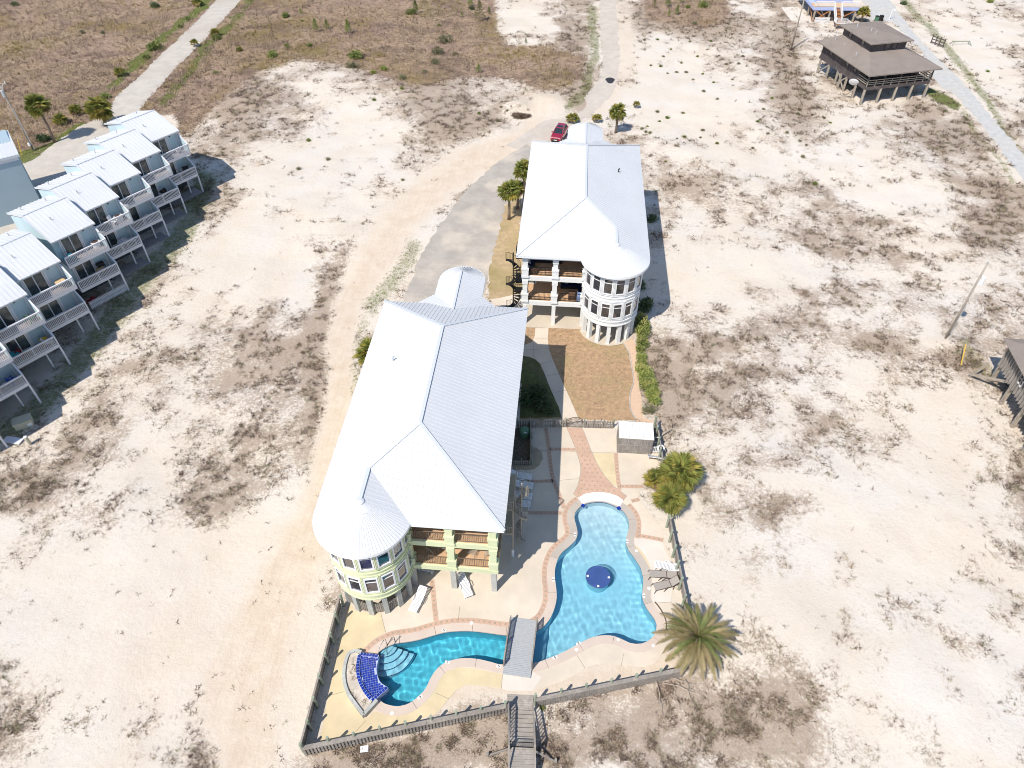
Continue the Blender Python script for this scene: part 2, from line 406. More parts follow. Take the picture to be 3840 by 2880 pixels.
def marsh_mat():
    t = NT('marsh_grass_blade'); c = t.mix(t.step(t.noise(1.8, 3, .6), .35, .65), (.42, .32, .21), (.26, .185, .125))
    c = t.mix(t.math('MULTIPLY', t.step(t.noise(.05, 4, .6), .5, .62), .8), c, (.25, .195, .055))
    c = t.mix(t.math('MULTIPLY', t.step(t.noise(.035, 4, .6, t.scaled(t.pos(), (1, 1.6, 1))), .5, .6), .75), c, (.31, .215, .185))
    c = t.mix(t.math('MULTIPLY', t.step(t.noise(.13, 4, .65, None, 1.0), .52, .64), .7), c, (.15, .105, .075))
    t.l(c, t.b.inputs['Base Color']); t.b.inputs['Roughness'].default_value = .8; t.b.inputs['Specular IOR Level'].default_value = .2; return t.m
M['marshgrass'] = marsh_mat()
M['scrub'] = leaf_mat('dark_scrub_blade', (.145, .095, .07), (.105, .075, .058), (.20, .14, .095))

def glass_mat(name, tint=(.05, .055, .06), rough=.03):
    t = NT(name); f = t.step(t.noise(.8, 3, .6), .3, .75)
    t.l(t.mix(f, dk(tint, .5), dk(tint, 1.9)), t.b.inputs['Base Color']); t.b.inputs['Roughness'].default_value = rough
    t.b.inputs['Specular IOR Level'].default_value = .9; t.b.inputs['Coat Weight'].default_value = .6; t.b.inputs['Coat Roughness'].default_value = .02
    return t.m
M['glass'] = glass_mat('window_glass', (.045, .042, .048))
M['doorglass'] = glass_mat('patio_door_glass', (.05, .07, .07))

# waterline / mosaic
def tile_mat(name, c1, c2, grout, s):
    t = NT(name); b = t.n('TexBrick', offset=.0, squash=1.0); t.l(t.pos(), b.inputs['Vector']); b.inputs['Scale'].default_value = s
    b.inputs['Color1'].default_value = (*c1, 1); b.inputs['Color2'].default_value = (*c2, 1); b.inputs['Mortar'].default_value = (*grout, 1)
    b.inputs['Mortar Size'].default_value = .03; b.inputs['Brick Width'].default_value = .25; b.inputs['Row Height'].default_value = .25
    t.l(b.outputs['Color'], t.b.inputs['Base Color']); t.b.inputs['Roughness'].default_value = .2; return t.m
M['mosaic'] = pm('blue_mosaic', (.055, .10, .28), .3, .4, 14, .2, 1.0)
M['tileline'] = tile_mat('waterline_tile', (.02, .05, .28), (.03, .08, .40), (.15, .2, .4), 2.0)

def water_mat():
    m = bpy.data.materials.new('pool_water'); m.use_nodes = True; nt = m.node_tree; nt.nodes.clear()
    o = nt.nodes.new('ShaderNodeOutputMaterial'); g = nt.nodes.new('ShaderNodeBsdfGlass'); g.inputs['IOR'].default_value = 1.33; g.inputs['Roughness'].default_value = 0
    g.inputs['Color'].default_value = (.92, .99, 1, 1)
    nt.links.new(g.outputs[0], o.inputs['Surface']); return m
M['water'] = water_mat()

def ground_mat():
    t = NT('dune_ground'); a = t.n('Attribute', attribute_name='mask'); sep = t.n('SeparateColor'); t.l(a.outputs['Color'], sep.inputs[0])
    veg, grn, tan, marsh = sep.outputs[0], sep.outputs[1], sep.outputs[2], a.outputs['Alpha']
    n1 = t.noise(.55, 6, .68); n2 = t.noise(2.6, 6, .72); n3 = t.noise(.07, 4, .6); n4 = t.noise(6.5, 5, .8)
    sand = t.mix(t.step(n3, .35, .65), (.68, .60, .50), (.66, .605, .54))
    sand = t.mix(t.math('MULTIPLY', t.step(n2, .45, .75), .3), sand, (.55, .45, .36))
    sand = t.mix(t.math('MULTIPLY', t.step(t.noise(.16, 5, .65), .42, .66), .45), sand, (.62, .52, .41))
    sand = t.mix(tan, sand, t.mix(t.step(n1, .3, .7), (.60, .48, .365), (.67, .565, .45)))
    rut = t.noise(1.2, 5, .6, t.scaled(t.pos(), (3.0, .22, 1)), .4)
    sand = t.mix(t.math('MULTIPLY', t.math('MULTIPLY', tan, t.step(rut, .5, .62)), .22), sand, (.50, .39, .29))
    mixn = t.math('ADD', t.math('ADD', t.math('MULTIPLY', n2, .34), t.math('MULTIPLY', n1, .18)), t.math('MULTIPLY', n4, .62))
    fac = t.step(t.math('ADD', mixn, t.math('MULTIPLY', veg, .40)), .685, .80)
    lit = t.mix(t.step(n4, .38, .62), (.19, .128, .088), (.38, .28, .20))
    col = t.mix(t.math('MULTIPLY', fac, .72), sand, lit)
    dv = t.noise(1.4, 6, .75, t.scaled(t.pos(), (1, 2.2, 1)), 1.2)
    mc = t.mix(t.step(dv, .36, .64), (.17, .11, .078), (.46, .345, .23))
    mc = t.mix(t.math('MULTIPLY', t.step(t.noise(.045, 4, .6), .5, .64), .8), mc, (.20, .145, .045))
    mc = t.mix(t.math('MULTIPLY', t.step(t.noise(.12, 5, .65, None, 1.5), .46, .62), .75), mc, (.15, .10, .08))
    mc = t.mix(t.math('MULTIPLY', t.step(n3, .45, .7), .45), mc, (.40, .285, .225))
    col = t.mix(t.step(t.math('ADD', marsh, t.math('MULTIPLY', t.math('SUBTRACT', n2, .5), 1.3)), .3, .7), col, mc)
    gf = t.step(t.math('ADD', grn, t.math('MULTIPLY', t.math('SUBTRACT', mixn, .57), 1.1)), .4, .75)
    gc = t.mix(t.step(n4, .35, .65), (.055, .08, .018), (.17, .19, .045))  # grass green, darkened to paint in the shade beside the townhouses
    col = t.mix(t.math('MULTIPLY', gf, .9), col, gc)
    t.l(col, t.b.inputs['Base Color']); t.b.inputs['Roughness'].default_value = .97; t.b.inputs['Specular IOR Level'].default_value = .15
    h = t.math('ADD', t.math('MULTIPLY', n1, .5), t.math('MULTIPLY', n2, .35)); t.bump(h, .55, .35)
    return t.m
M['ground'] = ground_mat()

# ================================================================== POOL OUTLINE (traced, CCW)
_pool_px = zC([(945, 968), (985, 950), (1040, 939), (1100, 935), (1160, 942), (1220, 962), (1270, 988), (1315, 1015), (1348, 1055), (1370, 1105), (1376, 1155), (1370, 1205), (1355, 1250), (1347, 1290), (1352, 1330), (1375, 1385), (1410, 1430), (1450, 1490), (1485, 1550), (1502, 1620)]) \
    + zD([(1136, 470), (1132, 560), (1126, 620), (1136, 672), (1165, 730), (1202, 782), (1236, 832), (1248, 875), (1240, 922), (1215, 970), (1170, 1010), (1120, 1030), (1070, 1033), (1020, 1024), (960, 996), (890, 968), (820, 961), (750, 968), (680, 990), (600, 1030), (530, 1070), (450, 1110), (380, 1140), (320, 1163), (225, 1190)]) \
    + zB([(1740, 540), (1650, 522), (1560, 500), (1480, 489), (1400, 488), (1330, 500), (1270, 520), (1215, 555), (1170, 605), (1135, 665), (1110, 720), (1080, 765), (1040, 802), (990, 845), (930, 875), (870, 887), (800, 878), (735, 852), (700, 800), (640, 700), (620, 600), (640, 510), (680, 462), (720, 420), (780, 385), (850, 358), (950, 345), (1050, 325), (1150, 295), (1250, 268), (1350, 256), (1450, 254), (1550, 262), (1650, 275), (1735, 287), (1860, 292)]) \
    + zD([(200, 938), (255, 914), (300, 885), (345, 835), (375, 780), (400, 710), (412, 640), (408, 570), (399, 500), (396, 430), (406, 370), (432, 302), (470, 256), (520, 216), (565, 170), (585, 120), (577, 60), (562, 5)]) \
    + zC([(868, 1100), (866, 1075), (873, 1040), (900, 1002)])
POOL = smooth_loop(_pool_px, .25)
if area(POOL) < 0: POOL = POOL[::-1]
WATER_Z = -0.10
def pool_depth(x, y):
    # beach-entry end to the north, deeper by the bridge, deep again at the west arm
    t = min(max((44.0 - y) / 14.0, 0), 1); t = t * t * (3 - 2 * t)
    return -0.42 - 1.05 * t

# ================================================================== GROUND
SITE = (-20.0, 13.0, 12.4, 60.4)               # rectangle refilled around the pool hole
def _c(f, pts): return [tuple(p[:2]) for p in f(pts)]
ROADS = {
    'west': _c(zN, [(2030, -150), (1900, 0), (1560, 350), (1240, 680), (1040, 880), (850, 1040)]) + [(-66, 84), (-68, 60), (-68, 40)],
    'mid': _c(zJ, [(840, -150), (840, 0), (850, 250), (865, 450), (855, 640), (790, 800), (600, 930), (350, 1080), (100, 1190), (-100, 1350)]) + _c(FPz, [(1020, 440), (990, 520), (965, 620)]),
    'east': _c(zF, [(900, -100), (930, 80), (1120, 180), (1320, 410), (1480, 620), (1700, 850), (1900, 1100), (2100, 1350), (2350, 1680)]),
    'homes': [(-54, 86), (-54, 36)], 'darkhouse': [(51, 122), (48, 132)], 'greyhouse': [(44, 48), (52, 54)], 'bluehouse': [(52, 160), (50, 172)],
    'track': [(-14, 66), (-19, 60), (-20, 50), (-20, 38), (-20, 25)], 'sleft': [(-1, 18), (-1, 5)]}
RADII = {'west': 8, 'mid': 8, 'east': 8, 'homes': 12, 'darkhouse': 11, 'greyhouse': 10, 'bluehouse': 12, 'track': 3, 'sleft': 3}
def flat_mask(x, y):
    m = np.ones_like(x)
    def fade(d, r0, r1): t = np.clip((d - r0) / (r1 - r0), 0, 1); return t * t * (3 - 2 * t)
    dx = np.maximum(np.maximum(-17 - x, x - 10.6), 0); dy = np.maximum(np.maximum(13.5 - y, y - 96), 0)
    m = m * fade(np.hypot(dx, dy), 1.0, 9)
    for k, P in ROADS.items():
        d = np.full_like(x, 1e9)
        for i in range(len(P) - 1):
            ax, ay = P[i]; bx, by = P[i + 1]; L2 = (bx - ax) ** 2 + (by - ay) ** 2
            t = np.clip(((x - ax) * (bx - ax) + (y - ay) * (by - ay)) / L2, 0, 1)
            d = np.minimum(d, np.hypot(x - ax - t * (bx - ax), y - ay - t * (by - ay)))
        m = m * fade(d, RADII[k] * .8, RADII[k] * .8 + 8)
    return m
MOUNDS = [(one(zI, 2070, 900), .9, 2.2), (one(zJ, 345, 850), .7, 3.2), (one(zI, 1900, 1080), .5, 2.0), (Vector((41.8, 59.4, 0)), .8, 1.6)]
def hz(x, y):
    x = np.asarray(x, float); y = np.asarray(y, float)
    m_ = sum(a_ * np.exp(-((x - c_[0]) ** 2 + (y - c_[1]) ** 2) / r_ ** 2) for c_, a_, r_ in MOUNDS)
    return m_ + flat_mask(x, y) * ((fbm(x * .06 + 40, y * .06 + 11, 4) - .45) * 1.5 + (fbm(x * .45, y * .45, 3) - .5) * .22)
def hz1(x, y): return float(hz(np.array([x]), np.array([y]))[0])

def blob(px, py, x, y, rx, ry, rot):
    c, s = math.cos(R(rot)), math.sin(R(rot)); dx, dy = px - x, py - y
    u = (dx * c + dy * s) / rx; v = (-dx * s + dy * c) / ry
    return np.exp(-(u * u + v * v) * 1.1)
def capsule(px, py, P, w):
    d = np.full_like(px, 1e9)
    for i in range(len(P) - 1):
        (ax, ay), (bx, by) = P[i], P[i + 1]; L2 = (bx - ax) ** 2 + (by - ay) ** 2
        t = np.clip(((px - ax) * (bx - ax) + (py - ay) * (by - ay)) / L2, 0, 1)
        d = np.minimum(d, np.hypot(px - ax - t * (bx - ax), py - ay - t * (by - ay)))
    return np.clip(1.5 - d / w, 0, 1)
VEG = [(640, 420, 130, 90, -25, -.15), (480, 560, 70, 130, 25, -.12), (1500, 700, 90, 120, 0, -.12), (1240, 70, 40, 130, 0, .5), (1245, 215, 35, 40, 0, .4), (1355, 140, 16, 160, 0, .2), (520, 1030, 150, 100, -25, .50), (470, 1110, 110, 55, -20, .30), (420, 800, 230, 100, -30, .20), (560, 760, 130, 90, -30, .22), (700, 660, 32, 150, 5, .55), (690, 830, 42, 170, 5, .50),
       (630, 860, 60, 80, 0, .15), (920, 235, 110, 45, 10, .55), (1000, 275, 120, 30, -15, .45), (620, 250, 130, 50, -10, .2), (760, 330, 170, 50, -15, .0), (540, 200, 80, 60, -30, .35), (1170, 200, 90, 40, 0, .35),
       (1500, 40, 130, 30, 8, .85), (1690, 90, 40, 110, -8, .55), (1725, 215, 50, 50, 20, .4), (1440, 870, 50, 110, 0, .45), (1480, 790, 60, 80, 0, .3), (1900, 745, 90, 28, 5, .5), (2080, 790, 80, 40, 0, .35),
       (1950, 560, 250, 60, 10, .18), (1700, 470, 180, 80, 20, .2), (1620, 1050, 120, 160, 0, .18), (1480, 1500, 150, 80, -10, .3), (870, 1625, 260, 38, -5, .5), (1010, 1590, 120, 50, 0, .3), (1300, 1600, 170, 60, 0, .32),
       (450, 1550, 55, 90, 0, .4), (470, 1640, 120, 40, 0, .4), (60, 1060, 80, 60, 0, .3), (430, 480, 60, 180, 25, .2), (2060, 300, 60, 260, -38, .35), (1870, 640, 160, 30, 0, .2), (2150, 480, 60, 60, 0, .25),
       (1570, 850, 60, 50, 0, .25), (1730, 720, 120, 40, 0, .18), (930, 170, 130, 30, 0, .4), (480, 660, 90, 50, -30, .15), (1650, 1590, 130, 60, 0, .25),
       (230, 1330, 260, 180, 0, -.5), (570, 1400, 110, 300, 0, -.9), (380, 1200, 140, 70, -30, -.35), (330, 1010, 110, 60, -30, -.22), (2000, 1330, 230, 260, 0, -.28), (1700, 1330, 90, 60, 0, -.2), (1560, 620, 110, 60, 0, -.22),
       (800, 240, 110, 40, 10, -.45), (700, 320, 160, 60, -10, -.25), (560, 600, 130, 60, -30, -.15), (1150, 40, 90, 50, 0, -.4), (1460, 240, 110, 90, 0, -.15), (1580, 1450, 60, 40, 0, -.2), (2150, 80, 90, 60, 0, -.25)]
MARSH = [(-900, -700), (1080, -700), (1075, 55), (1095, 92), (1190, 100), (1262, 125), (1255, 175), (1170, 205), (1120, 175), (1000, 165), (905, 188), (830, 170), (770, 150), (690, 140), (640, 133), (560, 160), (480, 220), (440, 262), (395, 310), (380, 250), (240, 240), (150, 290), (60, 345), (-900, 400)]
MARSH2 = [(1390, -300), (1560, -300), (1570, 45), (1530, 62), (1400, 45)]
TRACK = [(1150, 300), (1090, 330), (1010, 355), (930, 415), (850, 490), (790, 590), (745, 660), (738, 780), (728, 900), (700, 1040), (650, 1200), (585, 1330), (545, 1500), (560, 1700)]
GREEN = [([(350, 225), (440, 110), (520, 25), (560, -40)], 10, .75), ([(45, 340), (110, 318), (180, 275)], 14, 1.0), ([(235, 190), (330, 100), (400, 45), (460, -10)], 10, .9), ([(445, 390), (425, 440), (375, 520), (280, 640), (185, 760), (100, 860), (20, 930)], 34, .62),  # last strip: grass beside the townhouses, their shade painted into its colour
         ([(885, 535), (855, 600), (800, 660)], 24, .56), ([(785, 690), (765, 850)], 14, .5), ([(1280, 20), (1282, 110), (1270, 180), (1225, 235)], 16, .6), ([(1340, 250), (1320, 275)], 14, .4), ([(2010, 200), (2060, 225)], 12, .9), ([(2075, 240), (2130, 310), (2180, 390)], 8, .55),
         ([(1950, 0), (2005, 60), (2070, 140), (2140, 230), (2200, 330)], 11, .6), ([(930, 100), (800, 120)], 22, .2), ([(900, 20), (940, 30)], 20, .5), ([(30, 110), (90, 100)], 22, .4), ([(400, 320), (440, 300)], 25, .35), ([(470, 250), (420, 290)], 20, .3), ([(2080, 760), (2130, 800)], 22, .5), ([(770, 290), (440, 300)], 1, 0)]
def masks(x, y):
    u, v = proj(x, y, np.zeros_like(x)); px, py = u / 1.736, v / 1.736
    nz = fbm(x * .11 + 3, y * .11 + 9, 4) - .5; nz2 = fbm(x * .5, y * .5, 3) - .5
    veg = .32 + nz * .75 + nz2 * .6
    for b in VEG: veg = veg + b[5] * blob(px + nz * 60, py + nz2 * 40, *b[:5])
    wx, wy = px + nz * 26 + nz2 * 10, py + nz2 * 18
    marsh = sum(np.maximum(pip(MARSH, wx + a, wy + b), pip(MARSH2, wx + a, wy + b)).astype(float) for a, b in ((-16, 0), (16, 0), (0, -12), (0, 12), (-9, -8), (9, 8), (-9, 8), (9, -8), (0, 0))) / 9
    tan = capsule(wx, wy, TRACK, 34) * .95 + .8 * blob(px, py, 1175, 225, 55, 40, 0) + .6 * blob(px, py, 1060, 330, 60, 25, -20) + .35 * blob(px, py, 300, 1350, 280, 220, 0) + .25 * blob(px, py, 500, 1500, 260, 220, 0)
    tan = tan + .75 * capsule(wx, wy, [(650, 1210), (570, 1380), (520, 1520), (540, 1700)], 62)
    tan = tan + .85 * capsule(px, py, [(960, 1500), (1060, 1475), (1200, 1478), (1330, 1452), (1450, 1430)], 24)
    tan = tan + .5 * capsule(px, py, [(1345, 0), (1350, 150), (1300, 230)], 22)
    tan = np.clip(tan, 0, 1); grn = np.zeros_like(x)
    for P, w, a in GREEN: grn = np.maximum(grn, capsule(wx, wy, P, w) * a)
    marsh = marsh * (1 - capsule(px, py, [(1310, -50), (1315, 150)], 14))
    out = np.clip(np.maximum.reduce([-160 - px, px - 2370, -130 - py, py - 1800]) / 160, 0, 1); bigm = np.clip((fbm(x * .012 + 7, y * .012 + 3, 3) - .44) * 8, 0, 1)
    marsh = marsh * (1 - out) + bigm * out; tan = tan * (1 - out); grn = grn * (1 - out)
    veg = np.clip(veg, 0, .78) * (1 - .93 * np.clip(tan, 0, 1))
    return veg, np.clip(grn, 0, 1), tan, marsh
def axis(lo, hi, step, far):
    core = np.arange(lo, hi + step / 2, step); g = []; d = step * 2; a = hi
    while a < far: a += d; g.append(a); d *= 1.6
    h = []; d = step * 2; a = lo
    while a > -far: a -= d; h.append(a); d *= 1.6
    return np.array(h[::-1] + list(core) + g)
def make_ground():
    S = .6; xs = axis(-128.0, 136.0, S, 3500); ys = axis(4.6, 190.6, S, 3500)
    X, Y = np.meshgrid(xs, ys); nx, ny = len(xs), len(ys)
    i, j = np.meshgrid(np.arange(nx - 1), np.arange(ny - 1)); cx = (xs[i] + xs[i + 1]) / 2; cy = (ys[j] + ys[j + 1]) / 2
    hole = (cx > SITE[0]) & (cx < SITE[1]) & (cy > SITE[2]) & (cy < SITE[3])
    b = (j * nx + i)[~hole]; quads = np.stack([b, b + 1, b + nx + 1, b + nx], 1)
    V = np.stack([X.ravel(), Y.ravel()], 1)
    hi_, hj = i[hole], j[hole]; x0, x1, y0, y1 = xs[hi_.min()], xs[hi_.max() + 1], ys[hj.min()], ys[hj.max() + 1]
    gx = xs[(xs >= x0 - 1e-6) & (xs <= x1 + 1e-6)]; gy = ys[(ys >= y0 - 1e-6) & (ys <= y1 + 1e-6)]
    edge = [(a, y0) for a in gx] + [(x1, a) for a in gy[1:]] + [(a, y1) for a in gx[-2::-1]] + [(x0, a) for a in gy[-2:0:-1]]
    P2 = offset(POOL, .35); ex = [(a, c) for a in gx[1:-1] for c in gy[1:-1]]
    ea = np.array(ex); ex = [tuple(p) for p in ea[~pip(offset(POOL, .6), ea[:, 0], ea[:, 1])]]
    fill = cdt_fill(edge, [P2], 0.0, ex)
    n0 = len(V); allv = np.concatenate([V, np.array([(p[0], p[1]) for p in fill.v])]); x, y = allv[:, 0].copy(), allv[:, 1].copy()
    z = hz(x, y); far = np.hypot(x, y - 80) > 260; z[far] *= .3
    co = np.stack([x, y, z], 1)
    me = bpy.data.meshes.new('ground'); me.from_pydata(co.tolist(), [], quads.tolist() + [tuple(int(k) + n0 for k in f) for f in fill.f])
    me.polygons.foreach_set('use_smooth', [True] * len(me.polygons))
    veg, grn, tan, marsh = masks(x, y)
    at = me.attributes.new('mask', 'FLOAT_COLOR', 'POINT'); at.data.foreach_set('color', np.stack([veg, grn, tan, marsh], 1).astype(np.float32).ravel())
    me.materials.append(M['ground']); me.update()
    o = mobj('ground', me); o['kind'] = 'structure'; return o
GROUND = make_ground()

# ================================================================== ROADS, DRIVEWAY, LAWNS
west = zN([(1977, -200), (1795, 0), (1640, 170), (1440, 360), (1320, 460), (1150, 640), (960, 800), (930, 860), (880, 960), (750, 1010), (640, 1060), (450, 1190), (330, 1290), (200, 1360), (40, 1420)]) + [Vector((-80, 70, 0)), Vector((-80, 40, 0)), Vector((-60, 40, 0)), Vector((-58, 60, 0)), Vector((-58, 88, 0))] + zN([(1160, 915), (1200, 860), (1340, 700), (1500, 520), (1700, 330), (1880, 130), (2000, 0), (2184, -200)])
sheet('shell_road', west, .020, M['shellroad'], rough=.22, seed=4)
east = zF([(740, -150), (770, 0), (850, 60), (850, 175), (1060, 200), (1100, 245), (1280, 420), (1390, 560), (1400, 680), (1470, 760), (1600, 830), (1720, 960), (1830, 1100), (1950, 1250), (2060, 1400), (2330, 1760), (2400, 1600), (2212, 1370), (2100, 1230), (1950, 1060), (1800, 880), (1640, 690), (1480, 540), (1330, 390), (1200, 230), (1100, 100), (1030, 0), (960, -150)])
sheet('gravel_road', east, .020, M['gravelroad'], rough=.25, seed=5)
track = zJ([(765, -200), (775, 0), (775, 250), (790, 400), (795, 520), (770, 640), (710, 740), (600, 850), (470, 950), (300, 1010), (100, 1130), (0, 1210), (130, 1250), (280, 1180), (480, 1160), (560, 1010), (690, 960), (790, 870), (870, 790), (920, 680), (935, 560), (935, 400), (920, 200), (905, 0), (900, -200)])
sheet('sandy_access_road', track, .016, M['dirtroad'], rough=.25, seed=6)
drive = FPz([(868, 665), (905, 560), (940, 500), (985, 440), (1020, 400), (1080, 345), (1140, 312), (1160, 330), (1125, 400), (1092, 440), (1078, 500), (1062, 560), (1046, 640), (1040, 690), (880, 700)])
sheet('asphalt_driveway', drive, .024, M['asphalt'], rough=.2, seed=7)
pch = sheet('tar_patch', [one(zJ, 858, 668) + Vector((.75 * math.cos(a) * (1 + .2 * math.sin(3 * a)), 1.3 * math.sin(a), 0)) for a in np.linspace(0, 6.0, 18)], .024, M['stain'], exc=False)
# dry lawn, paths and gravel between the two buildings
lawn = zH([(215, 385), (330, 392), (480, 392), (850, 400), (905, 500), (1000, 555), (1150, 590), (1310, 555), (1365, 640), (1385, 700), (1415, 850), (1435, 1000), (1410, 1080), (1390, 1180), (1400, 1320), (1465, 1430), (1230, 1440), (860, 1425), (620, 1420), (100, 1430), (110, 1100), (170, 700), (200, 500)])
M['lawnmix'] = pm('patchy_dry_lawn', (.42, .275, .165), .95, .20, 2.2, .8, .2, .5, 14, tint=(.34, .27, .13))
sheet('dry_lawn', lawn, .012, M['lawnmix'], rough=.08)
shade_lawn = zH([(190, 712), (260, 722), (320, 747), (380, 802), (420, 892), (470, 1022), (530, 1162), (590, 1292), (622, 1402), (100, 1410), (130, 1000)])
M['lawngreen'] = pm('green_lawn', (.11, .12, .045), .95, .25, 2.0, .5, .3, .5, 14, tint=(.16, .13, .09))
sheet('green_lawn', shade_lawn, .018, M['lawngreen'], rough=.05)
wl = zMm([(150, -10), (90, 520), (85, 755), (200, 745), (330, 715), (450, 690), (452, 300), (400, 300), (420, -120), (440, -420)]) + zL([(330, 1000), (300, 1010), (215, 1040)])
sheet('tan_lawn', wl, .012, pm('tan_grass', (.42, .31, .18), .95, .16, 1.6, .6, .2, .5, 14, tint=(.24, .20, .07)), rough=.15)
gravel = zH([(1310, 555), (1365, 640), (1385, 700), (1415, 850), (1435, 1000), (1410, 1080), (1390, 1180), (1400, 1320), (1465, 1430), (1470, 1460), (1690, 1470), (1640, 1440), (1540, 1400), (1520, 1180), (1490, 1000), (1505, 900), (1485, 750), (1455, 600), (1420, 480), (1380, 470)])
sheet('gravel_bed', gravel, .022, M['gravel'], rough=.05)
edging = smooth_loop(zH([(1310, 555), (1365, 640), (1385, 700), (1415, 850), (1435, 1000), (1410, 1080), (1390, 1180), (1400, 1320), (1465, 1430)]), .4, False)
e = MB(); [e.bar((edging[i].x, edging[i].y, .05), (edging[i + 1].x, edging[i + 1].y, .05), .07, .12) for i in range(len(edging) - 1)]
o = e.build('garden_edging', M['pier']); tag(o, 'low curved concrete edging between dry lawn and pink gravel', 'edging')
path = zH([(325, 392), (318, 480), (290, 550), (205, 585), (150, 600), (120, 690), (190, 710), (260, 720), (320, 745), (380, 800), (420, 890), (470, 1020), (530, 1160), (590, 1290), (625, 1420), (812, 1420), (800, 1390), (720, 1200), (650, 1050), (580, 890), (520, 750), (480, 640), (465, 520), (473, 392)])
pth = sheet('garden_path', path, .030, M['patio'])
for a, b in [((190, 640), (480, 625)), ((300, 560), (305, 720)), ((380, 800), (510, 760)), ((440, 935), (600, 905)), ((540, 1120), (680, 1095)), ((320, 508), (470, 508))]:
    p, q = one(zH, *a, .035), one(zH, *b, .035); pbar('path_joint', M['joint'], p, q, .03, .006, pth)
wpath = zMm([(95, 752), (200, 742), (330, 712), (460, 695), (470, 860), (300, 832), (150, 815)])
sheet('side_path', wpath, .028, M['patio'])

# ================================================================== PATIO
def flip(P): return P if area(P) > 0 else P[::-1]
patio_px = zC([(340, 258), (800, 250), (945, 258), (1250, 262), (1258, 490), (1650, 498), (1672, 590), (1600, 640), (1520, 760), (1470, 850), (1490, 945), (1560, 1040), (1620, 1110), (1670, 1180), (1692, 1290), (1750, 1420), (1785, 1520)]) \
    + zD([(1392, 390), (1400, 480), (1372, 600), (1364, 690), (1385, 800), (1370, 930), (1330, 1060), (1235, 1188), (1130, 1222), (1000, 1215), (880, 1190), (800, 1190), (720, 1205), (640, 1240), (560, 1290), (450, 1345), (300, 1395)]) \
    + zB([(1985, 755), (1775, 757), (1720, 737), (1590, 716), (1430, 705), (1350, 750), (1290, 820), (1230, 900), (1180, 952), (1050, 990), (860, 1060), (600, 1120), (215, 1210), (240, 1080), (280, 850), (340, 560), (400, 250), (470, 30)])
PATIO = [Vector(p[:2]) for p in patio_px] + [Vector((-15.3, 30)), Vector((-15.3, 50.5)), Vector((-3.2, 50.5)), Vector((-3.0, 44.6))]
PATIO = flip(PATIO); HOLE = offset(POOL, .60)
pt = cdt_fill(PATIO, [HOLE], .030).build('patio', M['patio']); pt['kind'] = 'structure'; EXC.append(PATIO); EXC.append(HOLE)
def over(name, pts, z, mat): return sheet(name, pts, z, mat, pt, exc=False)
# stained and paler slabs
over('yellow_slab', zB([(470, 30), (520, 100), (725, 110), (765, 268), (660, 330), (590, 400), (545, 440), (480, 470), (440, 560), (430, 680), (470, 820), (600, 985), (680, 925), (760, 950), (860, 965), (860, 1058), (600, 1118), (215, 1208), (240, 1080), (280, 850), (340, 560), (400, 250)]), .034, M['patio_yellow'])
over('yellow_slab', zB([(1372, 560), (1500, 570), (1735, 618), (1725, 735), (1590, 714), (1430, 703), (1350, 748), (1290, 818), (1225, 898), (1178, 948), (1050, 988), (862, 1056), (862, 965), (930, 945), (1010, 915), (1090, 840), (1160, 730), (1210, 650), (1280, 590)]), .034, M['patio_yellow'])
over('pale_slab', zB([(1740, 600), (1990, 600), (2060, 640), (1985, 752), (1777, 754), (1728, 736)]), .034, M['patio_pale'])
over('yellow_slab', zC([(1030, 487), (1245, 490), (1255, 620), (1268, 805), (1230, 790), (1150, 700), (1080, 595)]), .034, M['patio_yellow'])
over('stained_slab', zD([(1052, 205), (1090, 230), (1140, 290), (1175, 350), (1192, 398), (1140, 402), (1115, 340), (1060, 265)]), .034, M['patio_yellow'])
over('pale_slab', zD([(1070, 150), (1290, 180), (1310, 250), (1392, 392), (1400, 478), (1370, 600), (1364, 680), (1215, 690), (1200, 600), (1210, 480), (1190, 390), (1150, 300), (1095, 225), (1055, 190)]), .033, M['patio_pale'])
for k, (f, a, b) in enumerate([(zB, (725, 110), (765, 268)), (zB, (860, 965), (860, 1056)), (zB, (1372, 560), (1372, 490)), (zB, (1735, 618), (1725, 735)), (zD, (560, 1085), (650, 1230)), (zD, (970, 1110), (950, 1208)), (zD, (1215, 690), (1364, 680)),
        (zC, (650, 465), (480, 465)), (zC, (1255, 487), (1030, 485)), (zC, (735, 740), (905, 725)), (zC, (730, 480), (890, 475)), (zC, (1320, 810), (1480, 812)), (zB, (300, 790), (420, 760)), (zA, (1380, 1270), (1365, 1420)), (zB, (600, 1000), (520, 1090)), (zB, (1180, 770), (1290, 820))]):
    p, q = one(f, *a, .037), one(f, *b, .037); pbar('slab_joint', M['joint'], p, q, .03, .006, pt)
soil = over('shade_bed', zC([(320, 262), (466, 262), (470, 600), (300, 605)]), .035, M['dirt'])
over('stained_slab', zC([(470, 440), (520, 440), (570, 480), (580, 540), (550, 600), (500, 640), (420, 650), (300, 650), (300, 610), (470, 604)]), .0345, pm('damp_concrete', (.42, .34, .24), .9, .1, 1.0))

